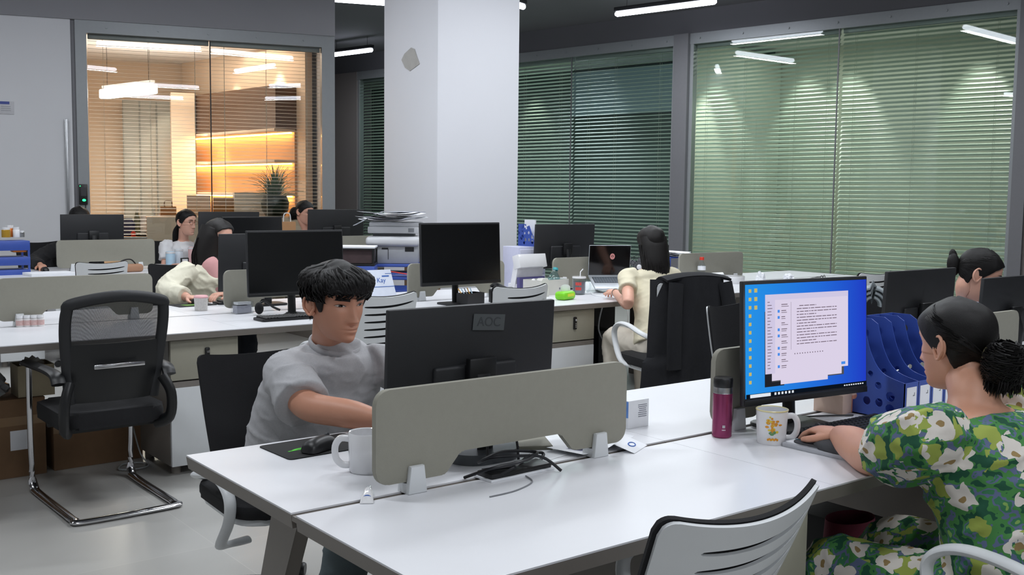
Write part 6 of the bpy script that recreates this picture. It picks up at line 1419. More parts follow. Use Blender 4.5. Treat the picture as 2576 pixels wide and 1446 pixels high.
mouse('black computer mouse in the hand of the cream shirted woman', (2.445, 6.355, DZ + 0.003), 0.2)
keyboard('black keyboard glimpsed behind the flowered cup', (2.72, 6.30, DZ), PI, 0.36, 0.12)
t = thing('desk_calendar', 'white desk calendar page with blue lettering behind the head of the man', 'calendar', (3.50, 5.98, DZ), 0.0); B = MB(); B.quad((-0.165, -0.045, 0.003), (0.165, -0.045, 0.003), (0.135, 0.0, 0.205), (-0.165, 0.0, 0.205)); B.quad((-0.165, 0.06, 0.003), (0.165, 0.06, 0.003), (0.135, 0.002, 0.205), (-0.165, 0.002, 0.205)); B.build('page', mat('bluish_paper', (222, 228, 242), 0.7), t, smooth=False)
CM = Matrix.Translation((0.055, -0.0165, 0.135)) @ Matrix.Rotation(math.radians(77.6), 4, 'X'); word('Kay', 0.045, CM, BLUEI, 'lettering', t)
B = MB(); B.T = CM; B.box((0.0, -0.043, 0), (0.19, 0.004, 0.0008)); B.box((0.06, 0.045, 0), (0.05, 0.003, 0.0008)); B.box((0.035, 0.028, 0), (0.055, 0.008, 0.0008)); B.build('blue_lines', BLUEI, t, smooth=False)
B = MB(); B.box((0, 0.01, 0.004), (0.36, 0.13, 0.008)); B.build('dark_stand', BLACKP, t, smooth=False)
t = thing('pen_tray', 'black mesh pen tray below the screen before the pillar', 'pen tray', (3.90, 5.42, DZ), 0.25)
B = MB(); B.box((0, -0.045, 0.04), (0.17, 0.003, 0.08)); B.box((0, 0.045, 0.04), (0.17, 0.003, 0.08)); B.box((-0.084, 0, 0.04), (0.003, 0.09, 0.08)); B.box((0.084, 0, 0.04), (0.003, 0.09, 0.08)); B.box((0, 0, 0.003), (0.17, 0.09, 0.005)); B.build('basket', mat('black_wire_mesh', (26, 26, 28), 0.5), t, smooth=False)
for k in range(5): B = MB(); B.tube([(-0.06 + k * 0.02, -0.02, 0.02), (-0.09 + k * 0.03, 0.03, 0.11)], 0.0035, 8); B.build('pencil', (mat('pencil_yellow', (210, 160, 70), 0.5), CYANP, GREYP)[k % 3], t)
t = thing('desk_phone', 'black office phone leaning below the screen before the pillar', 'phone', (4.23, 5.42, DZ), 0.1); B = MB(); B.prism([(-0.10, 0.0), (0.10, 0.0), (0.10, 0.085), (-0.10, 0.022)], -0.11, 0.11, Matrix(((0, 0, 1, 0), (1, 0, 0, 0), (0, 1, 0, 0), (0, 0, 0, 1))), bev=0.006); B.build('base', BLACKP, t)
B = MB(); B.tube(catmull([(-0.075, -0.09, 0.055), (-0.075, -0.06, 0.085), (-0.075, 0.06, 0.118), (-0.075, 0.10, 0.105)], 5), [(0.022, 0.012)] * 16, 12, up=(1, 0, 0)); B.build('handset', BLACKM, t); B = MB(); B.box((0.04, 0.06, 0.085), (0.09, 0.05, 0.006), rotx(0.305)); B.build('display', GREYP, t, smooth=False)
B = MB()
for r in range(4):
    for k in range(3): B.box((0.015 + k * 0.025, -0.065 + r * 0.024, 0.041 + r * 0.0075), (0.017, 0.014, 0.006), rotx(0.305))
B.build('buttons', GREYP, t, smooth=False)
t = thing('storage_bin', 'low white storage bin holding bottles behind the slatted chair', 'bin', (4.80, 5.735, DZ), 0.05); w_, d_, h_ = 0.30, 0.16, 0.11; B = MB()
for c, dd in (((0, -d_ / 2, h_ / 2), (w_, 0.004, h_)), ((0, d_ / 2, h_ / 2), (w_, 0.004, h_)), ((-w_ / 2, 0, h_ / 2), (0.004, d_, h_)), ((w_ / 2, 0, h_ / 2), (0.004, d_, h_)), ((0, 0, 0.003), (w_, d_, 0.006))): B.box(c, dd)
B.build('walls', OFFW, t, smooth=False); B = MB(); B.box((0.07, -d_ / 2 - 0.003, 0.045), (0.035, 0.002, 0.014)); B.build('faint_logo', GREYP, t, smooth=False)
t = thing('bottle', 'clear bluish water bottle standing in the white bin', 'bottle', (4.86, 5.745, DZ + 0.007), 0.4); B = MB(); B.T = Matrix.Rotation(0.35, 4, 'Y'); B.lathe([(0, 0), (0.044, 0), (0.048, 0.01), (0.045, 0.05), (0.048, 0.09), (0.044, 0.12), (0.022, 0.155), (0.018, 0.175), (0, 0.176)], seg=28); B.build('bottle', glass('aqua_plastic', (0.72, 0.88, 0.90), 1.6), t); B = MB(); B.T = Matrix.Rotation(0.35, 4, 'Y'); B.lathe([(0.02, 0.172), (0.02, 0.19), (0, 0.19)], seg=18); B.build('cap', mat('teal_cap', (70, 170, 178), 0.4), t)
t = thing('bottle', 'small white bottle lying tilted in the white bin', 'bottle', (4.74, 5.735, DZ + 0.05), 0.2); B = MB(); B.T = Matrix.Rotation(-0.9, 4, 'Y'); B.lathe([(0, -0.03), (0.026, -0.03), (0.027, 0.05), (0.014, 0.07), (0.014, 0.095), (0, 0.096)], seg=24); B.build('bottle', MUGW, t)
t = thing('carton', 'upright cream carton at the end of the white bin', 'carton', (4.665, 5.61, DZ)); B = MB(); B.prism([(-0.035, 0), (0.035, 0), (0.035, 0.115), (0.022, 0.13), (-0.022, 0.13), (-0.035, 0.115)], -0.03, 0.03, Matrix(((1, 0, 0, 0), (0, 0, 1, 0), (0, 1, 0, 0), (0, 0, 0, 1))), bev=0.003); B.build('carton', OFFW, t)
t = thing('cup', 'plain white paper cup between the bin and the grey partition', 'cup', (5.02, 5.82, DZ)); B = MB(); cup(B, 0.034, 0.11, 0.042); B.build('cup', MUGW, t)
t = thing('document_box', 'white slanted document box behind the storage bin', 'box', (4.84, 5.98, DZ), 0.05); B = MB(); B.box((0, 0.02, 0.13), (0.26, 0.05, 0.20), rotx(0.22)); B.box((0, 0.05, 0.03), (0.24, 0.10, 0.06)); B.build('box', mat('white_card', (220, 220, 224), 0.6), t, smooth=False); B = MB(); B.box((0, -0.005, 0.225), (0.27, 0.075, 0.10), rotx(-0.25), bev=0.004); B.build('lid', MUGW, t); B = MB(); B.box((0, -0.02, 0.06), (0.25, 0.03, 0.10)); B.build('violet_files', mat('violet_card', (82, 78, 128), 0.6), t, smooth=False)
t = thing('drawer_unit', 'translucent lilac desktop drawers behind the white document box', 'drawers', (5.03, 6.28, DZ)); B = MB(); B.box((0, 0, 0.16), (0.27, 0.2, 0.32), bev=0.006); B.build('shell', mat('lilac_translucent', (200, 202, 224), 0.35), t); 
for k in range(3): B = MB(); B.box((0, -0.103, 0.06 + k * 0.10), (0.25, 0.008, 0.085), bev=0.003); d_r = B.build('drawer', mat('lilac_front', (210, 212, 230), 0.3), t); B = MB(); B.box((0, -0.112, 0.06 + k * 0.10), (0.06, 0.01, 0.012)); B.build('pull', GREYP, d_r, smooth=False)
t = file_boxes('blue file holder with papers just right of the pillar', (5.08, 6.28, DZ + 0.32), 0.0, 1, 0.06, 0.2, 0.04, 0.17, False)
B = MB(); B.box((0.02, 0.02, 0.12), (0.012, 0.13, 0.17), roty(0.05)); B.build('papers', PAPER, t, smooth=False)
t = thing('tissue_pack', 'lime green soft tissue pack with a white tissue sticking up', 'tissues', (4.66, 5.36, DZ), 0.3); B = MB(); B.box((0, 0, 0.03), (0.15, 0.09, 0.058), bev=0.022, seg=4); B.build('wrapper', GREENP, t); B = MB(); B.box((0.0, -0.046, 0.035), (0.08, 0.003, 0.02)); B.build('yellow_panel', mat('lemon_print', (214, 226, 60), 0.5), t, smooth=False)
B = MB(); B.grid(lambda u, v: (-0.06 + 0.12 * u, 0.01 * math.sin(6 * u), 0.05 + 0.055 * v * (0.6 + 0.4 * math.sin(PI * u))), 12, 6, 0.001); B.build('tissue', PAPER, t)
t = thing('glass_mug', 'clear glass mug with red print, dark drink and a white straw', 'mug', (5.00, 5.60, DZ)); B = MB(); cup(B, 0.046, 0.125, 0.049, 0.003); B.build('glass', CLEAR, t); B = MB(); handle(B, 0.046, 0.02, 0.10, 0.035, (0.005, 0.008), -0.7); B.build('handle', CLEAR, t); B = MB(); B.lathe([(0.0, 0.008), (0.041, 0.008), (0.043, 0.095), (0, 0.095)], seg=28); B.build('drink', mat('grey_drink', (120, 122, 132), 0.2, vary=0.2), t)
B = MB(); B.lathe([(0.0495, 0.118), (0.052, 0.122), (0.05, 0.132), (0, 0.133)], seg=28); B.build('lid', MUGW, t); B = MB(); B.tube([(0.01, 0, 0.13), (0.012, 0, 0.165), (0.028, -0.01, 0.185)], 0.0035, 8); B.build('straw', PAPER, t)
B = MB()
for k in range(2):
    for j in range(6): a = math.radians(-160 + j * 9); B.box((0.0478 * math.cos(a), 0.0478 * math.sin(a), 0.045 + k * 0.035), (0.001, 0.0062, 0.022), rotz_(a))
B.build('red_print', mat('red_print', (208, 72, 66), 0.5), t, smooth=False)
# laptop on a folding stand
t = thing('laptop', 'open silver laptop with a dark screen on a stand before the woman in cream', 'laptop', (5.30, 5.52, DZ), math.radians(-28)); tl = rotx(0.36)
B = MB(); B.box(tl @ V(0, 0.12, 0.0) + V(0, 0, 0.03), (0.325, 0.235, 0.014), tl, bev=0.004); dk = B.build('deck', mat('silver_case', (196, 202, 208), 0.35, 0.4), t)
B = MB(); B.box(tl @ V(0, 0.145, 0.0075) + V(0, 0, 0.03), (0.285, 0.10, 0.002), tl); kb_ = B.build('keyboard_well', BLACKM, dk, smooth=False)
B = MB()
for r in range(5):
    for k in range(14): B.box(tl @ V(-0.13 + k * 0.02, 0.105 + r * 0.02, 0.0095) + V(0, 0, 0.03), (0.017, 0.017, 0.002), tl)
kk = B.build('keys', mat('grey_keys', (96, 104, 112), 0.5), t, smooth=False); kk['kind'] = 'stuff'
hp = tl @ V(0, 0.237, 0.004) + V(0, 0, 0.03); sr = rotx(0.12 - PI / 2 + PI / 2)
B = MB(); B.box(hp + sr @ V(0, 0.004, 0.115), (0.325, 0.008, 0.23), sr, bev=0.003); B.build('display_lid', mat('silver_case', (196, 202, 208)), t)
B = MB(); B.box(hp + sr @ V(0, -0.0008, 0.115), (0.319, 0.0015, 0.224), sr); sc_ = B.build('screen', mat('black_glossy_screen', (10, 8, 9), 0.08), t, smooth=False)
B = MB(); B.tube([hp + sr @ V(0.02 + 0.014 * math.cos(a), -0.0022, 0.145 + 0.018 * math.sin(a)) for a in [k * 2 * PI / 24 for k in range(24)]], 0.005, 8, closed=True); B.ell(hp + sr @ V(0.02, -0.0022, 0.15), (0.004, 0.001, 0.006)); B.ell(hp + sr @ V(0.02, -0.0022, 0.139), (0.007, 0.001, 0.005)); B.build('profile_icon', emit('pinkish_icon', (214, 150, 150), 0.7), sc_)
t2 = thing('laptop_stand', 'folding stand lifting the back of the open laptop', 'stand', (5.30, 5.52, DZ), math.radians(-28))
for sx in (-1, 1): B = MB(); B.tube([(sx * 0.10, 0.06, 0.005), (sx * 0.10, 0.20, 0.005), (sx * 0.10, 0.215, 0.085)], [(0.012, 0.004)] * 3, 8, up=(1, 0, 0)); B.build('arm', STEEL, t2)
wire('cable', 'white charging cable hanging from the desk beside the woman in cream', 'cable', [(5.12, 5.60, .75), (5.02, 5.45, .745), (4.98, 5.20, .745), (4.965, 5.07, .70), (4.97, 5.06, .55), (4.99, 5.10, .40)], 0.003, PAPER)
t = thing('desk_fan', 'small dark desk fan right of the laptop screen', 'fan', (5.62, 5.62, DZ), math.radians(-30)); B = MB(); B.cyl((0, 0, 0), 0.05, 0.02, 24); B.tube([(0, 0, 0.02), (0, 0.01, 0.10)], 0.012, 10); B.build('stand', BLACKP, t)
B = MB()
for r_ in (0.02, 0.045, 0.07, 0.088): B.tube([(r_ * math.cos(a), -0.03 + 0.25 * r_, 0.18 + r_ * math.sin(a)) for a in [k * 2 * PI / 28 for k in range(28)]], 0.002, 6, closed=True)
for k in range(16): a = k * PI / 8; B.tube([(0.015 * math.cos(a), -0.03, 0.18 + 0.015 * math.sin(a)), (0.088 * math.cos(a), -0.008, 0.18 + 0.088 * math.sin(a)), (0.085 * math.cos(a), 0.03, 0.18 + 0.085 * math.sin(a))], 0.0015, 5)
B.build('guard', BLACKM, t); B = MB()
for k in range(5): a = k * 2 * PI / 5; B.ell((0.042 * math.cos(a), 0.005, 0.18 + 0.042 * math.sin(a)), (0.036, 0.004, 0.022), roty(-a))
B.build('blades', GREYP, t); B = MB(); B.ell((0, -0.028, 0.18), (0.02, 0.008, 0.02)); B.ell((0, 0.03, 0.18), (0.03, 0.03, 0.03)); B.build('hub', MUGW, t)
t = thing('letter_tray', 'blue letter tray heaped with papers behind the woman in cream', 'tray', (6.50, 6.12, DZ), -0.1); B = MB(); B.box((0, 0, 0.21), (0.26, 0.30, 0.012), bev=0.004); B.box((0, 0, 0.10), (0.26, 0.30, 0.012), bev=0.004); B.box((0, 0, 0.006), (0.26, 0.30, 0.012), bev=0.004)
for sx in (-1, 1):
    for sy in (-1, 1): B.cyl((sx * 0.12, sy * 0.14, 0), 0.006, 0.21, 8)
B.build('shelves', BLUEP, t); B = MB(); rr = random.Random(4)
for k in range(6): paper(B, (rr.uniform(-.02, .02), rr.uniform(-.03, .03), 0.219 + k * 0.005), 0.21, 0.29, rr.uniform(-.2, .2), 0, 0.008)
B.build('papers', PAPER, t)
B = MB(); B.lathe([(0, 0), (0.05, 0), (0.055, 0.02), (0.045, 0.09), (0.02, 0.12), (0, 0.12)], seg=20); mesh1('pouch', 'rounded dark blue pouch under the blue letter tray', 'pouch', B, BLUEP, (6.62, 5.98, DZ))
t = thing('bottle', 'clear drink bottle with a red cap before the far grey partition', 'bottle', (6.52, 5.78, DZ)); B = MB(); B.lathe([(0, 0), (0.030, 0), (0.033, 0.01), (0.030, 0.06), (0.033, 0.11), (0.032, 0.15), (0.016, 0.185), (0.014, 0.20), (0, 0.20)], seg=24); B.build('bottle', CLEAR, t); B = MB(); B.lathe([(0.019, 0.198), (0.019, 0.222), (0, 0.223)], seg=18); B.build('cap', REDP, t); B = MB(); B.lathe([(0.0335, 0.115), (0.0335, 0.148)], seg=24); B.build('label', PAPER, t)
t = thing('tape_roll', 'wide white paper roll lying on the far end of the middle row', 'roll', (6.82, 5.72, DZ)); B = MB(); B.lathe([(0.06, 0), (0.115, 0), (0.118, 0.005), (0.118, 0.055), (0.115, 0.06), (0.06, 0.06), (0.06, 0)], seg=36); B.build('roll', MUGW, t)
t = thing('papers', 'low white stack of papers behind the white roll', 'papers', (7.20, 6.20, DZ), -0.2); B = MB(); B.box((0, 0, 0.02), (0.42, 0.22, 0.04), bev=0.004); B.build('stack', PAPER, t)
B = MB(); crumple(B, (0, 0, 0), 0.05, 2.2, 1.3); mesh1('tissue', 'crumpled white tissue standing like a peak beside the white roll', 'tissue', B, PAPER, (7.22, 5.72, DZ))
B = MB(); crumple(B, (0, 0, 0), 0.055, 5.1, 0.7); mesh1('tissue', 'flat crumpled white tissue farther right of the white roll', 'tissue', B, PAPER, (7.50, 5.64, DZ))
B = MB(); B.prism(rrect(0.075, 0.15, 0.012), 0, 0.009, bev=0.002); mesh1('phone', 'grey mobile phone lying on the far white desk', 'phone', B, GREYP, (7.36, 5.52, DZ), 0.6)
t = thing('spectacles', 'black folded glasses lying at the far right end of the white desk', 'glasses', (7.80, 5.50, DZ), 0.3); B = MB()
for sx in (-1, 1): B.tube([(sx * 0.035 + 0.027 * math.cos(a), 0.0, 0.022 + 0.02 * math.sin(a)) for a in [k * 2 * PI / 18 for k in range(18)]], 0.0025, 6, closed=True)
B.tube([(-0.01, 0, 0.03), (0.01, 0, 0.03)], 0.0025, 6); B.build('rims', BLACKP, t)
for sx in (-1, 1): B = MB(); B.tube([(sx * 0.062, 0, 0.028), (sx * 0.06, 0.07, 0.02), (sx * 0.058, 0.13, 0.004)], 0.0022, 6); B.build('temple', BLACKP, t)
# printer on a blue tray stack by the pillar
t = thing('filing_tray', 'stacked blue paper trays carrying the white printer', 'tray', (4.30, 7.05, 0), -0.62); B = MB()
for zz in (0.06, 0.40, 0.70, 0.80, 0.90): B.box((0, 0, zz), (0.62, 0.46, 0.02), bev=0.004)
B.box((0, -0.21, 0.72), (0.62, 0.02, 0.05)); B.box((0.0, -0.21, 0.82), (0.62, 0.02, 0.05)); B.build('trays', BLUEP, t)
for sx in (-1, 1):
    for sy in (-1, 1): B = MB(); B.cyl((sx * 0.29, sy * 0.21, 0), 0.012, 0.90, 10); B.build('post', BLUEP, t)
B = MB(); rr = random.Random(8)
for k in range(5): paper(B, (rr.uniform(-.05, .05), -0.02, 0.812 + k * 0.006), 0.42, 0.40, rr.uniform(-.1, .1))
B.build('papers', PAPER, t)
PRW = mat('printer_white', (198, 199, 202), 0.42, vary=0.02); PRG = mat('printer_grey', (150, 152, 156), 0.45)
t = thing('printer', 'white multifunction printer with scanner lid beside the pillar', 'printer', (4.33, 7.06, 0.91), -0.62); B = MB(); B.box((0, 0, 0.075), (0.40, 0.38, 0.15), bev=0.012); B.build('base', PRG, t); B = MB(); B.box((0, -0.02, 0.175), (0.42, 0.40, 0.075), bev=0.03, seg=4); B.build('front_cover', PRW, t); B = MB(); B.box((0.0, 0.02, 0.225), (0.32, 0.26, 0.02)); B.build('output_slot', mat('slot_shadow_grey', (86, 88, 92), 0.6), t, smooth=False)
B = MB(); B.box((0, 0.03, 0.262), (0.40, 0.34, 0.055), bev=0.01); B.build('scanner', PRW, t); B = MB(); B.box((0.14, -0.142, 0.262), (0.045, 0.004, 0.03)); B.build('grey_badge', GREYP, t, smooth=False); B = MB(); B.box((0.02, 0.04, 0.305), (0.42, 0.33, 0.035), bev=0.008); B.build('scanner_lid', PRW, t); B = MB(); B.box((0.13, -0.19, 0.115), (0.07, 0.004, 0.035)); B.build('dark_label', BLACKP, t, smooth=False)
B = MB(); B.box((-0.06, -0.19, 0.12), (0.05, 0.006, 0.012)); B.box((-0.035, -0.191, 0.075), (0.004, 0.004, 0.08)); B.build('latch', BLACKP, t, smooth=False)
t = thing('papers', 'messy heap of white sheets on top of the printer', 'papers', (4.30, 7.02, 1.235), -0.62); rr = random.Random(3)
for k in range(7): B = MB(); paper(B, (rr.uniform(-.10, .08), rr.uniform(-.06, .06), 0.004 + k * 0.010), 0.40, 0.30, rr.uniform(-.5, .6), 0, rr.uniform(0.0, 0.03)); B.build('sheet', PAPER, t)
B = MB(); B.grid(lambda u, v: (-0.30 + 0.22 * u, -0.20 + 0.25 * v, 0.012 + 0.05 * u * u - 0.06 * (1 - u) ** 2 + 0.02), 8, 6, 0.001); B.build('bent_sheet', PAPER, t); B = MB(); B.box((0.08, 0.05, 0.078), (0.28, 0.20, 0.004), rotz_(0.4)); B.build('clear_folder', mat('grey_folder', (150, 154, 166), 0.3), t, smooth=False)
t = thing('letter_tray', 'dark letter tray with files left of the printer', 'tray', (3.86, 6.92, 0), -0.62); B = MB(); B.box((0, 0, 0.985), (0.34, 0.26, 0.10)); B.build('files', mat('maroon_grey_files', (62, 46, 48), 0.7, vary=0.4, scale=14), t, smooth=False); B = MB(); B.box((0, 0, 1.04), (0.38, 0.30, 0.010)); B.box((0, 0, 0.925), (0.38, 0.30, 0.014))
for sx in (-1, 1):
    for sy in (-1, 1): B.cyl((sx * 0.18, sy * 0.14, 0.0), 0.008, 1.04, 8)
B.build('rack', BLACKP, t); B = MB(); B.box((0.02, 0, 1.052), (0.34, 0.26, 0.012)); B.build('white_papers', PAPER, t, smooth=False); B = MB(); B.box((0, 0, 0.86), (0.38, 0.30, 0.11), bev=0.006); B.build('blue_drawer', BLUEP, t)
wire('cable', 'red network cable trailing before the blue trays', 'cable', [(3.95, 6.72, .88), (4.06, 6.66, .87), (4.18, 6.62, .85), (4.30, 6.60, .84)], 0.004, REDP)
wire('cable', 'black cable hanging in front of the blue trays by the printer', 'cable', [(4.22, 6.70, .90), (4.28, 6.64, .88), (4.31, 6.60, .82), (4.31, 6.58, .75)], 0.004, CB)
t = thing('cardboard_box', 'brown cardboard box between the printer and the pillar', 'box', (4.62, 7.10, 0), -0.3); B = MB(); B.box((0, 0, 0.50), (0.22, 0.30, 1.0)); B.build('box', CARD, t, smooth=False)
# ---- far row
t = thing('tray_stack', 'blue two-tier tray with an orange item at the left edge of the far row', 'tray', (2.00, 9.50, DZ), 0.0); B = MB(); B.box((0, 0, 0.008), (0.33, 0.25, 0.07), bev=0.004); B.box((0, 0, 0.115), (0.33, 0.25, 0.07), bev=0.004); B.box((0, 0, 0.245), (0.33, 0.25, 0.08), bev=0.004)
for sx in (-1, 1):
    for sy in (-1, 1): B.box((sx * 0.155, sy * 0.115, 0.13), (0.016, 0.016, 0.26))
B.T = Matrix.Translation((0, 0, 0.028)); B.build('trays', BLUEP, t); B = MB(); B.box((0.09, -0.05, 0.205), (0.11, 0.10, 0.035), bev=0.01); B.build('orange_packet', ORANGEP, t)
for px, m_, r_, h_, lb in ((14, mat('amber_jar', (178, 138, 40), 0.3), 0.035, 0.085, 'amber jar with a white lid'), (28, ORANGEP, 0.03, 0.10, 'orange jar behind the amber one'), (40, MUGW, 0.028, 0.085, 'white bottle'), (54, STEEL, 0.02, 0.055, 'small shiny tin')):
    p = aty(px, 600, 9.5); t = thing('jar', lb + ' on top of the blue trays at the left edge', 'jar', (p.x, 9.48 + (0.05 if px == 28 else 0), DZ + 0.313)); B = MB(); B.lathe([(0, 0), (r_, 0), (r_, h_ * 0.7), (r_ * 0.9, h_ * 0.75), (0, h_ * 0.75)], seg=20); B.build('jar_body', m_, t); B = MB(); B.lathe([(r_ * 0.92, h_ * 0.75), (r_ * 0.92, h_), (0, h_)], seg=20); B.build('lid', MUGW, t)
t = thing('papers', 'loose papers lying by the blue trays in the far row', 'papers', (2.28, 9.25, DZ), 0.1); B = MB(); B.box((0, 0, 0.012), (0.36, 0.22, 0.024), bev=0.002); B.build('stack', PAPER, t)
mouse('black computer mouse in the hand of the black sleeved person', (2.36, 9.72, DZ), 0.0)
for x, y, m_, w_, h_, lb in ((3.60, 10.05, CYANP, 0.09, 0.13, 'pale blue plastic canister'), (3.70, 10.10, mat('milky_plastic', (214, 222, 230), 0.4), 0.085, 0.15, 'milky white canister'), (3.80, 10.02, mat('pink_white_can', (220, 176, 176), 0.4, vary=0.2, scale=60), 0.065, 0.17, 'pink and white can')):
    t = thing('canister', lb + ' on the far desk before the woman in glasses', 'canister', (x, y, DZ)); B = MB(); B.lathe([(0, 0), (w_ / 2, 0), (w_ / 2, h_ - 0.01), (w_ / 2 - 0.006, h_), (0, h_)], seg=24); B.build('can', m_, t); B = MB(); B.lathe([(w_ / 2 + 0.002, h_ - 0.02), (w_ / 2 + 0.002, h_ - 0.004), (0, h_)], seg=24); B.build('lid', MUGW, t)
t = thing('bottle', 'dark green bottle with a black looped cap before the woman in glasses', 'bottle', (3.93, 9.98, DZ)); B = MB(); B.lathe([(0, 0), (0.034, 0), (0.036, 0.01), (0.036, 0.12), (0.024, 0.16), (0, 0.165)], seg=24); B.build('bottle', mat('bottle_green', (28, 86, 58), 0.3), t); B = MB(); B.lathe([(0.026, 0.155), (0.026, 0.19), (0, 0.195)], seg=20); B.tube(catmull([(-0.02, 0, 0.185), (-0.03, 0, 0.22), (0.0, 0, 0.245), (0.03, 0, 0.22), (0.025, 0, 0.18)], 5), 0.005, 8); B.build('looped_cap', BLACKP, t)
t = thing('card_holder', 'small black framed card before the milky canister', 'sign', (3.70, 9.94, DZ)); B = MB(); B.box((0, 0, 0.035), (0.08, 0.02, 0.07), bev=0.004); B.build('frame', BLACKP, t); B = MB(); B.box((0, -0.0108, 0.036), (0.055, 0.0016, 0.045)); B.build('card', PAPER, t, smooth=False)
B = MB(); B.tube([V(0, 0, 0), V(0.004, 0, 0.10), V(-0.006, 0, 0.17)], 0.0045, 8); mesh1('straw', 'white drinking straw standing in the green bottle', 'straw', B, PAPER, (3.93, 9.97, DZ + 0.19))
B = MB(); B.tube([V(0, 0, 0), V(0.004, -0.01, 0.20)], 0.005, 8); cupo = thing('cup', 'tall white cup with a straw held to the lips behind a far monitor', 'cup', (5.06, 9.92, DZ)); B.T = Matrix.Identity(4); B.build('straw', PAPER, cupo, (0, 0, 0.24)); B = MB(); cup(B, 0.035, 0.25, 0.045); B.build('cup', MUGW, cupo)
# ---- on the floor
for (x, y, sx, sy, h_, lb, wt) in ((1.12, 5.74, 0.42, 0.36, 0.40, 'brown cardboard box with a white shipping label under the desk', True), (1.60, 5.76, 0.46, 0.34, 0.30, 'long low brown cardboard box under the desk behind the visitor chair', False)):
    t = thing('cardboard_box', lb, 'box', (x, y, 0), 0.03); B = MB(); B.box((0, 0, h_ / 2), (sx, sy, h_), bev=0.003); B.build('box', CARD, t); B = MB(); B.box((0, -sy / 2 - 0.0006, h_ * 0.72), (sx, 0.0008, 0.045)); B.build('tape', mat('packing_tape', (140, 110, 76), 0.3), t, smooth=False)
    if wt: B = MB(); B.box((0.09, -sy / 2 - 0.0012, 0.19), (0.10, 0.001, 0.10)); B.build('shipping_label', PAPER, t, smooth=False)
t = thing('carton', 'open carton with crumpled plastic on the boxes left of the visitor chair', 'carton', (1.30, 5.66, 0.402)); 
B = MB(); B.box((0, -0.08, 0.08), (0.17, 0.004, 0.16)); B.box((0, 0.08, 0.08), (0.17, 0.004, 0.16)); B.box((-0.085, 0, 0.08), (0.004, 0.16, 0.16)); B.box((0.085, 0, 0.08), (0.004, 0.16, 0.16)); B.box((0, 0, 0.003), (0.17, 0.16, 0.006)); B.build('walls', mat('beige_card', (168, 156, 130), 0.8), t, smooth=False); B = MB(); crumple(B, (0.0, 0, 0.11), 0.072, 4.4, 0.8); B.build('plastic_wrap', mat('clear_wrap', (200, 198, 190), 0.15, trans=0.3), t)
B = MB(); crumple(B, (0, 0, 0), 0.12, 8.8, 0.7); mesh1('plastic_bag', 'crumpled grey translucent plastic bag on the labelled cardboard box', 'plastic bag', B, mat('grey_film', (150, 152, 154), 0.2, trans=0.25), (1.10, 5.68, 0.402))
wire('cable', 'white cable coiled loosely on the floor behind the visitor chair', 'cable', [(1.72 + 0.07 * math.cos(a) + 0.01 * math.sin(3 * a), 5.42 + 0.07 * math.sin(a), 0.006 + 0.004 * (a % 1.3)) for a in [k * 0.7 for k in range(26)]] + [(1.80, 5.40, 0.01), (1.79, 5.50, 0.05), (1.78, 5.60, 0.2)], 0.004, mat('grey_white_cable', (168, 172, 172), 0.5), 4)
# ---- black coat over the chair of the woman in cream
COAT = mat('black_wool', (16, 17, 22), 0.92, vary=0.2, bump=0.3, bscale=300)
t = thing('coat', 'long black coat hung over the chair back behind the woman in cream', 'coat', (4.645, 4.195, 0), -0.25); B = MB()
def coat(u, v):
    a = (u - 0.5) * 2; x = a * (0.235 + 0.06 * v + 0.03 * (v > 0.7)); sag = 0.016 * math.sin(9 * a + 3 * v) * (0.3 + v) + 0.010 * noise.noise(V(a * 5, v * 3, 1))
    z = 0.985 - 0.025 * a * a - 0.70 * v; y = -0.085 + 0.05 * a * a + 0.10 * a ** 6 - 0.05 * v + sag
    return (x, y, z)
B.grid(coat, 40, 24, 0.02); B.build('back_panel', COAT, t); B = MB()
B.grid(lambda u, v: ((u - 0.5) * 0.45, -0.09 + 0.16 * v, 0.992 - 0.1 * (u - 0.5) ** 2 + 0.016 * math.sin(PI * v) - 0.06 * max(0, v - 0.6)), 20, 8, 0.015); B.build('collar', COAT, t)
for sx in (-1, 1): B = MB(); B.tube(catmull([(sx * 0.17, -0.10, 0.95), (sx * 0.19, -0.125, 0.80), (sx * 0.20, -0.14, 0.62), (sx * 0.20, -0.145, 0.45)], 5), [(0.05, 0.022)] * 16, 12, up=(1, 0, 0)); B.build('sleeve', COAT, t)
# ---- wall fittings
s_, zz = LWp(16, 272); t = thing('thermostat', 'small white wall notice with a blue top on the grey door', 'wall plate', LP(s_, -0.05, zz), AL); B = MB(); B.box((0, 0, 0), (0.15, 0.008, 0.13), bev=0.002); B.build('plate', mat('pale_grey_plate', (196, 196, 200), 0.5), t); B = MB(); B.box((-0.01, -0.005, 0.05), (0.09, 0.002, 0.028)); B.build('blue_header', mat('navy_print', (64, 78, 150), 0.5), t, smooth=False); B = MB()
for k in range(3): B.box((0, -0.005, 0.012 - k * 0.02), (0.09, 0.001, 0.004))
B.build('print_lines', GREYP, t, smooth=False)
s_, zz = LWp(210, 489); t = thing('access_reader', 'black door access reader with green lights on the glass frame', 'access reader', LP(s_, -0.078, zz), AL); B = MB(); B.box((0, 0, 0), (0.085, 0.03, 0.215), bev=0.006); B.build('case', BLACKP, t); B = MB(); B.box((0.005, -0.0156, 0.03), (0.05, 0.002, 0.09)); B.build('keypad', DKGREY, t, smooth=False)
GLED = emit('green_led', (40, 255, 120), 4.0); B = MB(); B.ell((0.008, -0.016, -0.06), (0.018, 0.003, 0.013)); B.build('green_light', GLED, t); B = MB(); B.ell((-0.028, -0.016, 0.088), (0.005, 0.002, 0.005)); B.build('status_led', GLED, t)
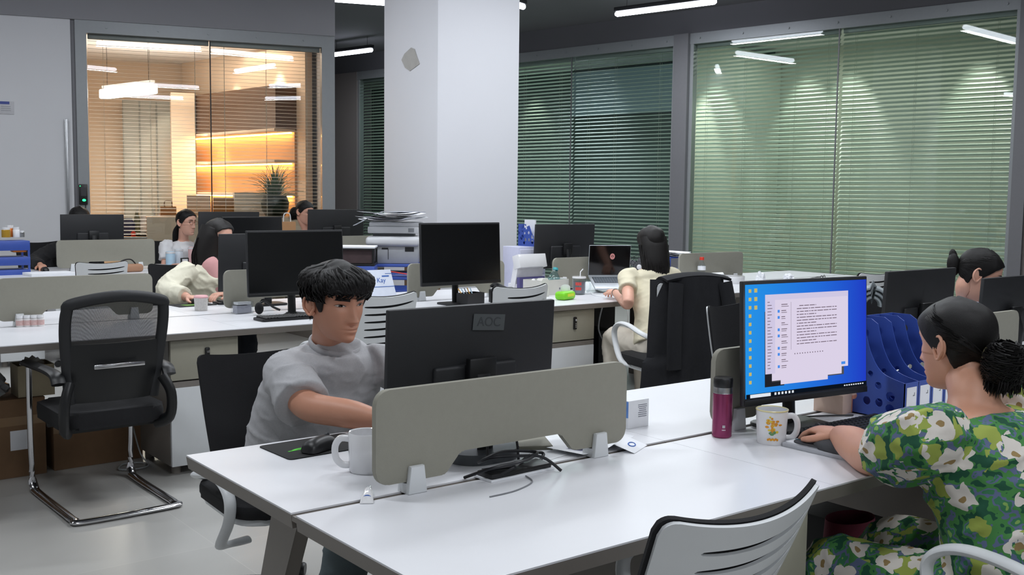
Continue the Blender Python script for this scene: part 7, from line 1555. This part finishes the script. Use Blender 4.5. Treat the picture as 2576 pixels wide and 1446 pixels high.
B = MB(); B.tube([(0, 0, 0), (0, 0, -0.45)], 0.004, 6); mesh1('cable', 'thin dark cable running down from the access reader', 'cable', B, CB, LP(s_ + 0.02, -0.068, zz - 0.107), AL)
# ---- inside the warm office
LEAFM = mat('deep_green_leaf', (62, 98, 44), 0.5, vary=0.3, scale=8); POT = mat('dark_green_pot', (34, 48, 36), 0.3)
p = atd(692, 520, 11.9); cz = p.z - 0.12; t = thing('side_cabinet', 'low white cabinet behind the office glass under the spiky plant', 'cabinet', (p.x, p.y, 0), AL); B = MB(); B.box((-0.45, 0.0, cz / 2), (1.9, 0.40, cz)); B.build('carcass', WARMW, t, smooth=False)
t = thing('potted_plant', 'spiky green plant in a dark round pot behind the office glass', 'plant', (p.x, p.y, cz)); B = MB(); B.lathe([(0, 0), (0.10, 0), (0.15, 0.08), (0.16, 0.17), (0.13, 0.25), (0.125, 0.25), (0.12, 0.22), (0, 0.22)], seg=28); B.build('pot', POT, t); B = MB(); rr = random.Random(6)
for k in range(120):
    a = rr.uniform(0, 2 * PI); l = rr.uniform(0.22, 0.48); el = rr.uniform(0.15, 1.45); d = V(math.cos(a) * math.cos(el), math.sin(a) * math.cos(el) * 0.5, math.sin(el)); P = [V(d.x * 0.03, d.y * 0.03, 0.21), V(d.x * l * 0.55, d.y * l * 0.55, 0.22 + d.z * l * 0.62), V(d.x * l, d.y * l, 0.22 + d.z * l * 0.85 - 0.05 * math.cos(el) * l)]
    PP = catmull(P, 4); B.tube(PP, [(0.014 * (1 - 0.85 * i / (len(PP) - 1)) + 0.001, 0.002) for i in range(len(PP))], 6, up=(d.y, -d.x, 0.01))
lv = B.build('leaves', LEAFM, t); lv['kind'] = 'stuff'
t = thing('box', 'white printed carton beside the spiky plant behind the glass', 'box', LP(LWp(632, 520, 0.55)[0], 0.55, cz), AL); B = MB(); B.box((0, 0, 0.14), (0.40, 0.2, 0.28)); B.build('carton', mat('patterned_white_carton', (206, 204, 196), 0.6, vary=0.18, scale=16), t, smooth=False)
t = thing('office_table', 'light wooden table heaped with papers behind the office glass', 'table', LP(LWp(385, 560, 0.9)[0], 0.75, 0), AL); tz = LWp(385, 592, 0.75)[1]; B = MB(); B.box((0, 0, tz - 0.015), (1.7, 0.8, 0.03), bev=0.003); B.build('tabletop', ORANGE, t)
for sx in (-1, 1):
    for sy in (-1, 1): B = MB(); B.box((sx * 0.78, sy * 0.33, (tz - 0.03) / 2), (0.05, 0.05, tz - 0.03)); B.build('leg', ORANGE, t, smooth=False)
rr = random.Random(9)
def off(px, off_): return LP(LWp(px, 560, off_)[0], off_, tz)
t = thing('papers', 'spread of cream papers on the table behind the office glass', 'papers', off(395, 0.55), AL); B = MB()
for k in range(8): paper(B, (rr.uniform(-.16, .16), rr.uniform(-.08, .08), 0.002 + k * 0.006), 0.30, 0.22, rr.uniform(-1, 1), 0, 0.01)
B.build('sheets', PAPER, t)
t = thing('paper_bag', 'tall brown paper bag with a twisted handle behind the office glass', 'bag', off(424, 0.45), AL); B = MB(); B.box((0, 0, 0.17), (0.17, 0.10, 0.34), bev=0.004); B.build('bag', mat('kraft_paper', (176, 132, 92), 0.8), t)
for sy in (-1, 1): B = MB(); B.tube(catmull([(-0.04, sy * 0.052, 0.33), (-0.035, sy * 0.052, 0.40), (0.035, sy * 0.052, 0.40), (0.04, sy * 0.052, 0.33)], 5), 0.004, 6); B.build('handle', CARD, t)
for px, m_, w_, h_, lb in ((322, mat('navy_seat', (52, 56, 96), 0.6), 0.16, 0.20, 'navy blue box'), (345, mat('olive_bottle', (110, 112, 78), 0.3), 0.07, 0.28, 'olive glass bottle'), (362, MUGW, 0.09, 0.24, 'white pitcher'), (384, mat('navy_seat', (52, 56, 96), 0.6), 0.13, 0.22, 'navy blue canister'), (402, MUGW, 0.06, 0.26, 'slim white carafe'), (335, REDP, 0.05, 0.06, 'small red pot')):
    t = thing('vessel', lb + ' on the table behind the office glass', 'container', off(px, 0.62 if h_ > 0.1 else 0.45), AL); B = MB(); B.lathe([(0, 0), (w_ / 2, 0), (w_ / 2, h_ * 0.7), (w_ / 2 * 0.6, h_ * 0.92), (w_ / 2 * 0.6, h_), (0, h_)], seg=20); B.build('vessel', m_, t)
for px, w_, h_, lb, m_ in ((500, 0.26, 0.24, 'framed cream certificate standing behind the office glass', WARMW), (570, 0.30, 0.22, 'low brown gift box behind the office glass', mat('tan_card', (150, 116, 72), 0.7, vary=0.15, scale=15))):
    t = thing('box', lb, 'box', LP(LWp(px, 520, 0.55)[0], 0.55, cz), AL); B = MB(); B.box((0, 0, h_ / 2), (w_, 0.06, h_), bev=0.004); B.build('panel', m_, t)
p = atd(722, 562, 11.3); t = thing('paper_bag', 'small kraft paper bag with a white handle between the far monitors', 'bag', (p.x, p.y - 0.6, 0.74)); p = aty(722, 560, p.y - 0.6); t.location = (p.x, p.y, DZ); B = MB(); B.box((0, 0, 0.21), (0.16, 0.08, 0.42), bev=0.003); B.build('bag', mat('kraft_paper', (176, 132, 92)), t); B = MB(); B.tube(catmull([(-0.04, 0, 0.42), (-0.03, 0, 0.50), (0.03, 0, 0.50), (0.04, 0, 0.42)], 5), 0.005, 6); B.build('handle', PAPER, t)

for x, y, lb in ((5.10, 6.02, 'black computer tower added to darken the space under the desk before the woman in cream'), (5.50, 6.02, 'second black computer tower added to darken the space under the laptop desk')):  # invented towers, placed to make the space under the desk dark
    t = thing('computer_tower', lb, 'computer', (x, y, 0)); B = MB(); B.box((0, 0, 0.215), (0.18, 0.40, 0.41), bev=0.006); B.build('case', BLACKM, t)
    for sx in (-1, 1): B = MB(); B.box((sx * 0.07, 0, 0.006), (0.02, 0.3, 0.012)); B.build('foot', BLACKP, t, smooth=False)
t = thing('shade_panel', 'dark grey panel added to darken the space under the laptop desk', 'panel', (5.37, 6.27, 0)); B = MB(); B.box((0, 0, 0.36), (1.26, 0.018, 0.66)); B.build('board', mat('charcoal_board', (66, 64, 62), 0.7), t, smooth=False)  # added board standing in for the shade under the desk
for sx in (-1, 1): B = MB(); B.box((sx * 0.55, 0, 0.015), (0.04, 0.04, 0.03)); B.build('foot', TAUPE, t, smooth=False)
for k in range(4): wire('cable', ('black', 'grey', 'black', 'white')[k] + ' cable tangled under the laptop desk, strand by ' + ('the drawer cabinet', 'the first tower', 'the second tower', 'the desk beam')[k], 'cable', [(4.86 + k * 0.16, 5.70, 0.66), (4.92 + k * 0.14, 5.60 + 0.05 * k, 0.45), (4.84 + k * 0.17, 5.66, 0.28), (4.95 + k * 0.13, 5.72, 0.10), (4.98 + k * 0.13, 5.86, 0.02)], 0.006, (CB, GREYP, CB, PAPER)[k])
t = thing('handbag', 'small brown bag with a black strap on the far desk before the leftmost monitor', 'bag', (2.95, 9.28, DZ), 0.1); B = MB(); B.box((0, 0, 0.035), (0.24, 0.10, 0.07), bev=0.025, seg=4); B.build('bag_body', mat('tan_leather', (170, 128, 100), 0.6), t); B = MB(); B.tube(catmull([(-0.10, 0, 0.05), (-0.06, 0, 0.10), (0.02, 0, 0.11), (0.07, 0, 0.06)], 6), 0.006, 8); B.build('strap', BLACKP, t)
t = thing('case', 'flat black case on the far desk beside the brown bag', 'case', (2.66, 9.30, DZ)); B = MB(); B.box((0, 0, 0.03), (0.16, 0.09, 0.06), bev=0.015); B.build('case_body', BLACKP, t)
